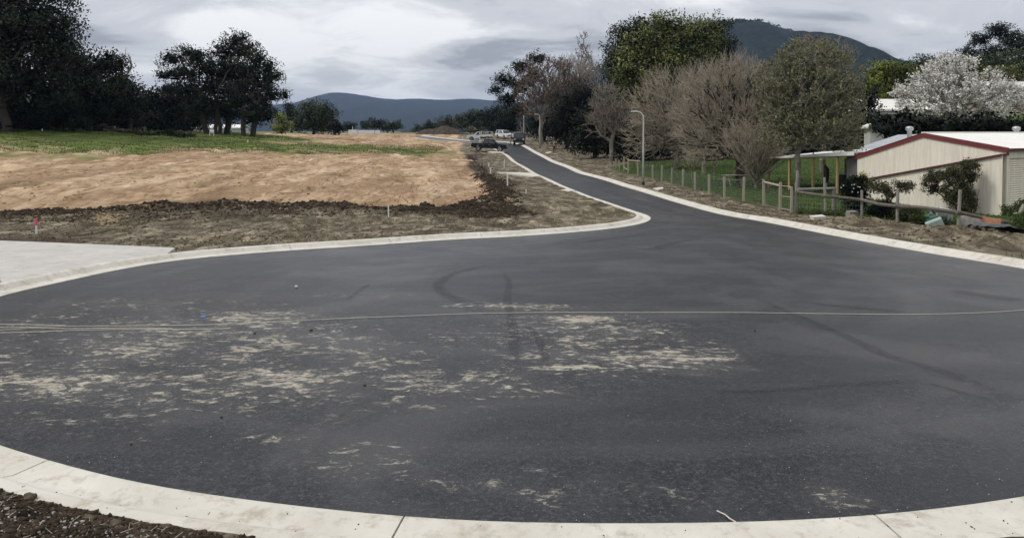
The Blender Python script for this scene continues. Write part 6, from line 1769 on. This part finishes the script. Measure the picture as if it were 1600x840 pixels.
# far paddock fence posts along the field's horizon
far_f = empty("paddock_fence", (-60, 190, gz(-60, 190)), 0, "thin wire fence along the far edge of the clay field", "fence")
P0, P1 = [], []
prev = None
for k, x in enumerate(np.arange(-60, -6, 4.2)):
    p = np.array([x, 190 + .05 * x, 0]); p[2] = gz(p[0], p[1])
    q = p - np.array(far_f.location)
    mb = MB(); mb.tube([q + [0, 0, -.2], q + [0, 0, 1.2]], .07, 6); mb.build("post", MATS["weathered_wood"], far_f)
    if prev is not None:
        for z_ in (.4, .8, 1.1): P0.append(prev + [0, 0, z_]); P1.append(q + [0, 0, z_])
    prev = q
V, F = prisms(P0, P1, np.full(len(P0), .012), np.full(len(P0), .012), 3); tag(mesh_np("wire_strands", V, F, MATS["wire"], far_f), kind="stuff")

# ------------------------------------------------------------------ heaps and rough growth
def lump_mesh(rng, centres, sizes, squash=.75, sub=1, rough=.26):
    """many rough stones in one mesh"""
    bm = bmesh.new(); bmesh.ops.create_icosphere(bm, subdivisions=sub, radius=1.0)
    bv = np.array([v.co[:] for v in bm.verts]); bf = np.array([[v.index for v in f.verts] for f in bm.faces]); bm.free()
    n = len(centres)
    sc = rng.uniform(.6, 1.3, (n, 1, 3)) * np.array([1, 1, squash]); jit = 1 + rng.normal(size=(n, len(bv), 1)) * rough
    ang = rng.uniform(0, 2 * np.pi, n); c_, s_ = np.cos(ang), np.sin(ang)
    V = bv[None] * jit * sc * np.asarray(sizes)[:, None, None]
    X = V[..., 0] * c_[:, None] - V[..., 1] * s_[:, None]; Y = V[..., 0] * s_[:, None] + V[..., 1] * c_[:, None]
    V = np.stack([X, Y, V[..., 2]], -1) + np.asarray(centres)[:, None]
    F = (bf[None] + (np.arange(n) * len(bv))[:, None, None]).reshape(-1, 3)
    return V.reshape(-1, 3), F
rngs = np.random.default_rng(21)
def scatter(path_or_pts, n, spread, smin, smax, jitter=True):
    pts = np.asarray(path_or_pts)
    k = rngs.integers(0, len(pts), n)
    xy = pts[k] + rngs.normal(size=(n, 2)) * spread
    s = smin + (smax - smin) * rngs.random(n) ** 2.5
    return np.column_stack([xy, gzv(xy[:, 0], xy[:, 1]) + .2 * s]), s
ok = lambda c: sdist(c[:, 0], c[:, 1], COARSE) < -KW - .12
C1, s1 = scatter(mound_path[mound_path[:, 1] < 60], 9000, .45, .015, .10); m_ = ok(C1) & (C1[:, 1] > 26)
V, F = lump_mesh(rngs, C1[m_], s1[m_]); tag(mesh_np("soil_clods", V, F, MATS["clod"]), "dark earth clods along the windrow at the clay field's edge", "soil", kind="stuff")
cp = np.array([gpt(px, py) for px, py in zip(rngs.uniform(728, 825, 1200), rngs.uniform(250, 343, 1200))]); cp = cp[sdist(cp[:, 0], cp[:, 1], dark_poly) > .1]
C8, s8 = scatter(cp, 3200, .4, .015, .10); m_ = ok(C8)
V, F = lump_mesh(rngs, C8[m_], s8[m_]); tag(mesh_np("churned_soil", V, F, MATS["clod"]), "churned dark soil at the clay field's corner by the road", "soil", kind="stuff")
cp = np.array([gpt(px, py) for px, py in zip(rngs.uniform(-60, 740, 1500), rngs.uniform(322, 348, 1500))]); cp = cp[sdist(cp[:, 0], cp[:, 1], dark_poly) > .1]
C8, s8 = scatter(cp, 2600, .35, .012, .07); m_ = ok(C8)
V, F = lump_mesh(rngs, C8[m_], s8[m_]); tag(mesh_np("spread_soil", V, F, MATS["clod"]), "dark crumbs spread in front of the windrow", "soil", kind="stuff")
# clods over the dark verge
a0 = np.array([gpt(px, py) for px, py in zip(rngs.uniform(-60, 820, 900), rngs.uniform(336, 392, 900))])
C2, s2 = scatter(a0, 3000, .5, .012, .06); m_ = ok(C2) & (sdist(C2[:, 0], C2[:, 1], kk if len(kk) > 2 else COARSE) < 1e9)
apr = np.concatenate([kk, [back1, back0]])
m_ &= sdist(C2[:, 0], C2[:, 1], apr) < -.1
V, F = lump_mesh(rngs, C2[m_], s2[m_]); tag(mesh_np("verge_clods", V, F, MATS["clod_brown"]), "brown clods strewn over the left verge", "soil", kind="stuff")
# clay field crumbs
a0 = np.array([gpt(px, py) for px, py in zip(rngs.uniform(-40, 770, 500), rngs.uniform(262, 322, 500))])
C3, s3 = scatter(a0, 900, .8, .02, .09); m_ = sdist(C3[:, 0], C3[:, 1], clay_poly) > .3
V, F = lump_mesh(rngs, C3[m_], s3[m_], .5); tag(mesh_np("clay_lumps", V, F, MATS["rubble_pale"]), "scattered clay lumps on the scraped tan field", "soil", kind="stuff")
# rubble patch by the pink peg
a0 = np.array([gpt(px, py) for px, py in zip(rngs.normal(168, 10, 120), rngs.normal(344, 5, 120))])
C4, s4 = scatter(a0, 300, .15, .02, .10)
V, F = lump_mesh(rngs, C4 + [0, 0, .03], s4, .55); tag(mesh_np("rubble", V, F, MATS["rubble_pale"]), "small pale rubble pile on the dark soil at left", "rubble", kind="stuff")
# right verge crumbs
a0 = np.array([gpt(px, py) for px, py in zip(rngs.uniform(1000, 1640, 500), rngs.uniform(0, 1, 500))]) if False else np.array([gpt(px, np.interp(px, [1020, 1162, 1300, 1450, 1620], [290, 322, 348, 366, 382]) + rngs.normal() * 6) for px in rngs.uniform(1010, 1640, 500)])
C5, s5 = scatter(a0, 1600, .35, .012, .07); m_ = ok(C5)
V, F = lump_mesh(rngs, C5[m_], s5[m_]); tag(mesh_np("verge_crumbs", V, F, MATS["clod_brown"]), "loose soil crumbs along the right hand verge", "soil", kind="stuff")
# near left: black clods, grey gravel
a0 = np.array([gpt(px, py) for px, py in zip(rngs.uniform(-60, 345, 900), rngs.uniform(775, 900, 900))])
C6, s6 = scatter(a0, 7500, .18, .003, .022); m_ = sdist(C6[:, 0], C6[:, 1], COARSE) < -KW - .0
V, F = lump_mesh(rngs, C6[m_], s6[m_]); tag(mesh_np("near_clods", V, F, MATS["clod"]), "crumbly black soil behind the near kerb at bottom left", "soil", kind="stuff")
C9, s9 = scatter(a0, 2600, .18, .003, .016); m_ = sdist(C9[:, 0], C9[:, 1], COARSE) < -KW - .03
V, F = lump_mesh(rngs, C9[m_], s9[m_]); tag(mesh_np("near_crumbs", V, F, MATS["clod_brown"]), "brown crumbs mixed through the black soil at bottom left", "soil", kind="stuff")
C7, s7 = scatter(a0, 1300, .18, .003, .012); m_ = ok(C7)
V, F = lump_mesh(rngs, C7[m_] + [0, 0, .006], s7[m_]); tag(mesh_np("near_gravel", V, F, MATS["stone_grey"]), "grey gravel mixed through the soil at bottom left", "gravel", kind="stuff")
for px, py, s_, lab in [(48, 800, .045, "brown fist sized lump of soil at the bottom left corner's top"), (140, 838, .035, "tan lump of soil at the bottom edge, left of the kerb"), (182, 846, .035, "brown lump of soil right of the tan lump at the bottom edge"), (262, 848, .03, "reddish lump of soil nearest the kerb at bottom left")]:
    p = ground3(px, py); V, F = lump_mesh(rngs, np.array([[0, 0, s_ * .3]]), np.array([s_]), .75, 3, .02)
    n_ = fbm(V[:, 0] * 40, V[:, 1] * 40 + V[:, 2] * 30, 3, 4); V = V * (1 + .45 * n_)[:, None]
    o = mesh_np("soil_lump", V, F, MATS["clod_brown"]); o.location = p; tag(o, lab, "soil lump", "large lumps of soil at bottom left")
# grit and chips lying on asphalt and near kerb
simple("grit_pale", (0.5, 0.48, 0.43), 0.9)
pp = []
for _ in range(260):
    px, py = rngs.uniform(-20, 1620), rngs.uniform(560, 815); q = gpt(px, py)
    if sdist(np.array([q[0]]), np.array([q[1]]), COARSE)[0] > .02: pp.append((q[0], q[1], float(tz(*q)) + .006))
V, F = lump_mesh(rngs, np.array(pp), rngs.uniform(.0015, .0045, len(pp)) ); tag(mesh_np("pale_grit", V, F, MATS["grit_pale"]), "pale grit scattered on the asphalt", "grit", kind="stuff")
kb_idx = [i for i in range(n_e) if EDGE[i, 1] < 9 and abs(EDGE[i, 0]) < 6]
pp = []
for _ in range(150):
    i = kb_idx[rngs.integers(len(kb_idx))]; o_k = rngs.uniform(.02, .58); q = EDGE[i] + EN[i] * o_k
    zz_ = float(tz(*EDGE[i])) + np.interp(o_k, [a for a, _ in KPROF[1:9]], [b_ for _, b_ in KPROF[1:9]])
    pp.append((q[0], q[1], zz_ + .002))
V, F = lump_mesh(rngs, np.array(pp), rngs.uniform(.002, .006, len(pp))); tag(mesh_np("asphalt_crumbs", V, F, MATS["clod"]), "black asphalt crumbs spilt on the near kerb", "grit", kind="stuff")
for px, py, s_, lab in [(463, 449, .045, "pale flat stone alone on the asphalt left of the curved tyre mark"), (570, 602, .02, "dark clod on the asphalt below the dust patch"), (346, 652, .014, "dark pebble on the asphalt near the left foreground"), (486, 517, .03, "dark clod beside the string line's left strands"), (398, 521, .02, "black pebble on the dusty asphalt at left"), (1180, 517, .02, "black pebble alone on the right half of the asphalt"), (205, 694, .012, "black pebble close to the near kerb's left part")]:
    q = gpt(px, py); V, F = lump_mesh(rngs, np.array([[0, 0, 0]]), np.array([s_]), .6, 2, .08)
    o = mesh_np("loose_stone", V, F, MATS["grit_pale"] if px == 463 else MATS["clod"]); o.location = (q[0], q[1], float(tz(*q)) + s_ * .35); tag(o, lab, "stone", "loose stones on the asphalt")
# blue scrap
q = gpt(317, 495.5); mb = MB()
mb.add([(-.045, -.04, .004), (.04, -.05, .010), (.06, .05, .03), (-.05, .045, .012), (0, 0, .035), (-.055, -.04, 0), (.05, -.05, 0.006), (.06, .05, .026), (-.05, .045, .008)], [(0, 1, 4), (1, 2, 4), (2, 3, 4), (3, 0, 4), (8, 7, 6, 5), (0, 5, 6, 1), (1, 6, 7, 2), (2, 7, 8, 3), (3, 8, 5, 0)])
o = mb.build("plastic_scrap", MATS["blue_plastic"]); o.scale = (.7, .7, .5); o.location = (q[0], q[1], float(tz(*q)) + .01); tag(o, "bright blue plastic scrap lying above the string line", "scrap")
stl = []
for _ in range(70):
    k = a0[rngs.integers(len(a0))] + rngs.normal(size=2) * .1
    if sdist(np.array([k[0]]), np.array([k[1]]), COARSE)[0] < -KW - .03: stl.append((k[0], k[1], gz(*k) + .012))
stl = np.array(stl); an = rngs.uniform(0, 6.28, len(stl)); ln_ = rngs.uniform(.02, .07, len(stl))
V, F = prisms(stl, stl + np.stack([np.cos(an) * ln_, np.sin(an) * ln_, rngs.uniform(0, .02, len(stl))], 1), np.full(len(stl), .0015), np.full(len(stl), .001), 3)
tag(mesh_np("straw", V, F, MATS["rope_cream"]), "bits of straw in the soil at bottom left", "straw", kind="stuff")
# bent twig on the near kerb
p = ground3(1142, 811); mb = MB()
q_ = [gpt(*k) for k in ((1120, 800), (1133, 806), (1140, 812), (1150, 818))]; z0 = float(tz(*q_[0]))
mb.tube([(a[0], a[1], float(tz(*a)) + .012) for a in q_], .004, 6); o = mb.build("straw_stalk", MATS["rope_cream"]); tag(o, "pale bent stalk at the near kerb's edge", "stalk")

# ------------------------------------------------------------------ string line across the bowl
def rope(pts, r, label):
    path = resample(catmull([gpt(*p) for p in pts], step=.3), .12)
    z = tz(path[:, 0], path[:, 1]) + r + .008
    V, F = prisms(np.column_stack([path, z])[:-1], np.column_stack([path, z])[1:], np.full(len(path) - 1, r), np.full(len(path) - 1, r), 6)
    o = mesh_np("string_line", V, F, MATS["rope_cream"], smooth=True); tag(o, label, "string line", "cream string lines lying on the asphalt")
rope([(-120, 508), (0, 513), (100, 510.5), (200, 510), (330, 508), (420, 504), (520, 499), (650, 494), (740, 490.5), (850, 489), (1000, 489), (1150, 489), (1300, 491), (1420, 492), (1500, 490.5), (1560, 488), (1610, 484), (1700, 474), (1850, 455), (2000, 435)], .004, "cream string line stretching across the whole asphalt bowl")
rope([(-120, 519), (0, 521), (90, 518), (180, 515.5), (280, 515.5), (360, 514)], .004, "lowest cream strand at the left edge, below the long string line")
rope([(-120, 505), (0, 507.5), (60, 508.5), (102, 509.5)], .004, "short topmost cream strand at the left edge")
rope([(-120, 516), (0, 517), (50, 513), (110, 514.5), (200, 513), (270, 514.5)], .004, "middle wavy cream strand at the left edge between the others")

# mulch heap beyond the field
c_ = at(690, 209, 185); zb = gz(c_[0], c_[1])
n_ = 60
th = np.linspace(0, 2 * np.pi, n_, endpoint=False); V = [(0, 0, 2.1)]; rr_ = np.linspace(.12, 1, 10)
for r_ in rr_:
    for a in th:
        x, y = 7.2 * r_ * math.cos(a), 4 * r_ * math.sin(a)
        V.append((x, y, 2.1 * (1 - r_ ** 1.4) * (1 + .15 * math.sin(x)) + .5 * float(fbm(np.array(x * 1.1), np.array(y * 1.1), 4, 3)) * (1 - r_ * .7) - .15 * r_))
F = [(0, 1 + i, 1 + (i + 1) % n_) for i in range(n_)]
for k in range(9):
    for i in range(n_): F.append((1 + k * n_ + i, 1 + (k + 1) * n_ + i, 1 + (k + 1) * n_ + (i + 1) % n_, 1 + k * n_ + (i + 1) % n_))
o = mesh_np("mulch_heap", np.array(V), F, MATS["mulch"]); o.location = (c_[0], c_[1], zb); tag(o, "long brown mulch heap at the field's end left of the vehicles", "heap")
# rough growth in the left paddock
SHR = "rough shrubs in the left paddock"
for px, d, lobes, cols, lab in [
    (215, 92, [(205, 208, 10, 6), (220, 207, 12, 7), (232, 209, 10, 6)], SAGE, "pale grey brush clump in the paddock, left of the green bush"),
    (240, 93, [(240, 209, 9, 6), (248, 207, 8, 6)], [(0.03, 0.05, 0.012), (0.07, 0.10, 0.025), (0.11, 0.14, 0.045)], "bright green bush in the middle of the paddock brush"),
    (275, 92, [(265, 209, 10, 7), (282, 210, 14, 6), (298, 212, 8, 4)], [(0.03, 0.032, 0.015), (0.06, 0.06, 0.03), (0.10, 0.095, 0.05)], "dull olive brush clump right of the bright green bush"),
    (160, 94, [(158, 200, 5, 7), (163, 206, 7, 5)], SAGE, "pale upright tuft above the log pile")]:
    leafy("paddock_shrub", lab, d, px, lobes, cols, .16, 4.5, .22, cat="shrub", group=SHR, trunk_r=.05, n_limb=20, twig_rmin=.012, leafm="leaf_dull")
p = on_ground(170, 93); o = empty("log_pile", p, 0, "pile of dark and red brown logs in the left paddock", "logs")
for k in range(9):
    a = rngs.uniform(-.5, .5); L_ = rngs.uniform(1.2, 2.6); x0, y0 = rngs.uniform(-2.6, 2.2), rngs.uniform(-.5, .5)
    mb = MB(); z_ = .22 + .3 * (k % 3 == 2); mb.tube([(x0 - L_ / 2 * math.cos(a), y0 - L_ / 2 * math.sin(a), z_), (x0 + L_ / 2 * math.cos(a), y0 + L_ / 2 * math.sin(a), z_ + rngs.uniform(-.1, .2))], [.2, .17], 9); mb.build("log", MATS["twig_red"] if k % 2 else MATS["bark_dark"], o)
p = on_ground(331, 100); o = empty("white_chair", p, .3, "small white frame standing below the gum clump's left trunks", "chair")
for sx, sy in ((-.25, -.25), (.25, -.25), (.25, .25), (-.25, .25)):
    mb = MB(); mb.tube([(sx, sy, 0), (sx, sy, .45 if sy < 0 else .9)], .03, 6); mb.build("leg", MATS["white_paint"], o)
mb = MB(); mb.box((0, 0, .45), (.56, .56, .05)); mb.build("seat", MATS["white_paint"], o)
mb = MB(); mb.box((0, .25, .75), (.56, .04, .3)); mb.build("backrest", MATS["white_paint"], o)

# ------------------------------------------------------------------ dry grass and weeds: uncounted blades
def blades(name, label, pts, h0, h1, w, cols, lean=.5):
    n = len(pts)
    a = rngs.uniform(0, 2 * np.pi, n); h = rngs.uniform(h0, h1, n)
    dx = np.stack([np.cos(a), np.sin(a), np.zeros(n)], 1) * (w * rngs.uniform(.6, 1.4, n))[:, None]
    ln = rngs.normal(size=(n, 3)) * lean * h[:, None]; ln[:, 2] = h
    V = np.stack([pts - dx, pts + dx, pts + ln], 1).reshape(-1, 3)
    cols = np.array(cols); c_ = cols[rngs.integers(0, len(cols), n)] * rngs.uniform(.7, 1.3, (n, 1))
    o = mesh_np(name, V, np.arange(n * 3).reshape(n, 3), MATS["leaf_dull"], cols=c_)
    return tag(o, label, "grass", kind="stuff")
def field_pts(n, x0, x1, y0, y1, keep, dens=None):
    xs_, ys_ = rngs.uniform(x0, x1, n), y0 + (y1 - y0) * rngs.random(n) ** 1.3
    m_ = keep(xs_, ys_) & (sdist(xs_, ys_, COARSE) < -KW - .08) & (sdist(xs_, ys_, apr) < -.05)
    xs_, ys_ = xs_[m_], ys_[m_]
    return np.column_stack([xs_, ys_, gzv(xs_, ys_)])
kp = lambda x, y: (sdist(x, y, clay_poly) < -.2) & (fbm(x * .7, y * .7, 3, 61) > -.08) & (x < 8) & (y > 9)
blades("dry_grass", "flattened dry grass over the left hand verge", field_pts(60000, -26, 7, 17, 70, kp), .03, .10, .012, [(0.22, 0.18, 0.10), (0.15, 0.125, 0.065), (0.09, 0.09, 0.035), (0.30, 0.25, 0.15)], 1.2)
kp = lambda x, y: (x > 6) & (fbm(x * .7, y * .7, 3, 63) > -.02)
blades("verge_grass", "thin dry grass along the right hand verge and fence", field_pts(30000, 7, 34, 17, 100, kp), .03, .12, .013, [(0.16, 0.135, 0.075), (0.08, 0.085, 0.03), (0.06, 0.075, 0.02)], .9)
kp = lambda x, y: sdist(x, y, lawn_poly) > .1
blades("lawn_grass", "green lawn grass behind the wire fence", field_pts(70000, 8, 40, 30, 80, kp), .04, .13, .018, [(0.030, 0.072, 0.010), (0.05, 0.105, 0.016), (0.07, 0.125, 0.025)], .6)
kp = lambda x, y: (sdist(x, y, grass_poly) > -2) & (fbm(x * .12, y * .3, 4, 77) > -.3)
blades("pasture_grass", "green pasture grass across the left paddock", field_pts(90000, -75, -10, 55, 125, kp), .05, .22, .03, [(0.055, 0.082, 0.020), (0.085, 0.118, 0.030), (0.12, 0.135, 0.045), (0.04, 0.055, 0.016)], .6)

# ------------------------------------------------------------------ haze
mh = bpy.data.materials.new("haze_air"); mh.use_nodes = True
th_ = mh.node_tree; th_.nodes.clear()
oh = nn(th_, "ShaderNodeOutputMaterial"); pv = nn(th_, "ShaderNodeVolumePrincipled")
pv.inputs["Color"].default_value = (0.48, 0.66, 1.0, 1)
pv.inputs["Density"].default_value = HAZE
pv.inputs["Anisotropy"].default_value = 0.0
th_.links.new(pv.outputs[0], oh.inputs["Volume"])
mb = MB(); zlo = float(ZT.min()) - 60.0; zhi = 290.0
mb.box((0, 2500, (zlo + zhi) / 2), (14400, 11000 - 0, zhi - zlo))
hz_ = mb.build("haze", mh); tag(hz_, "thin blue haze in the air over the whole valley", "haze", kind="stuff")
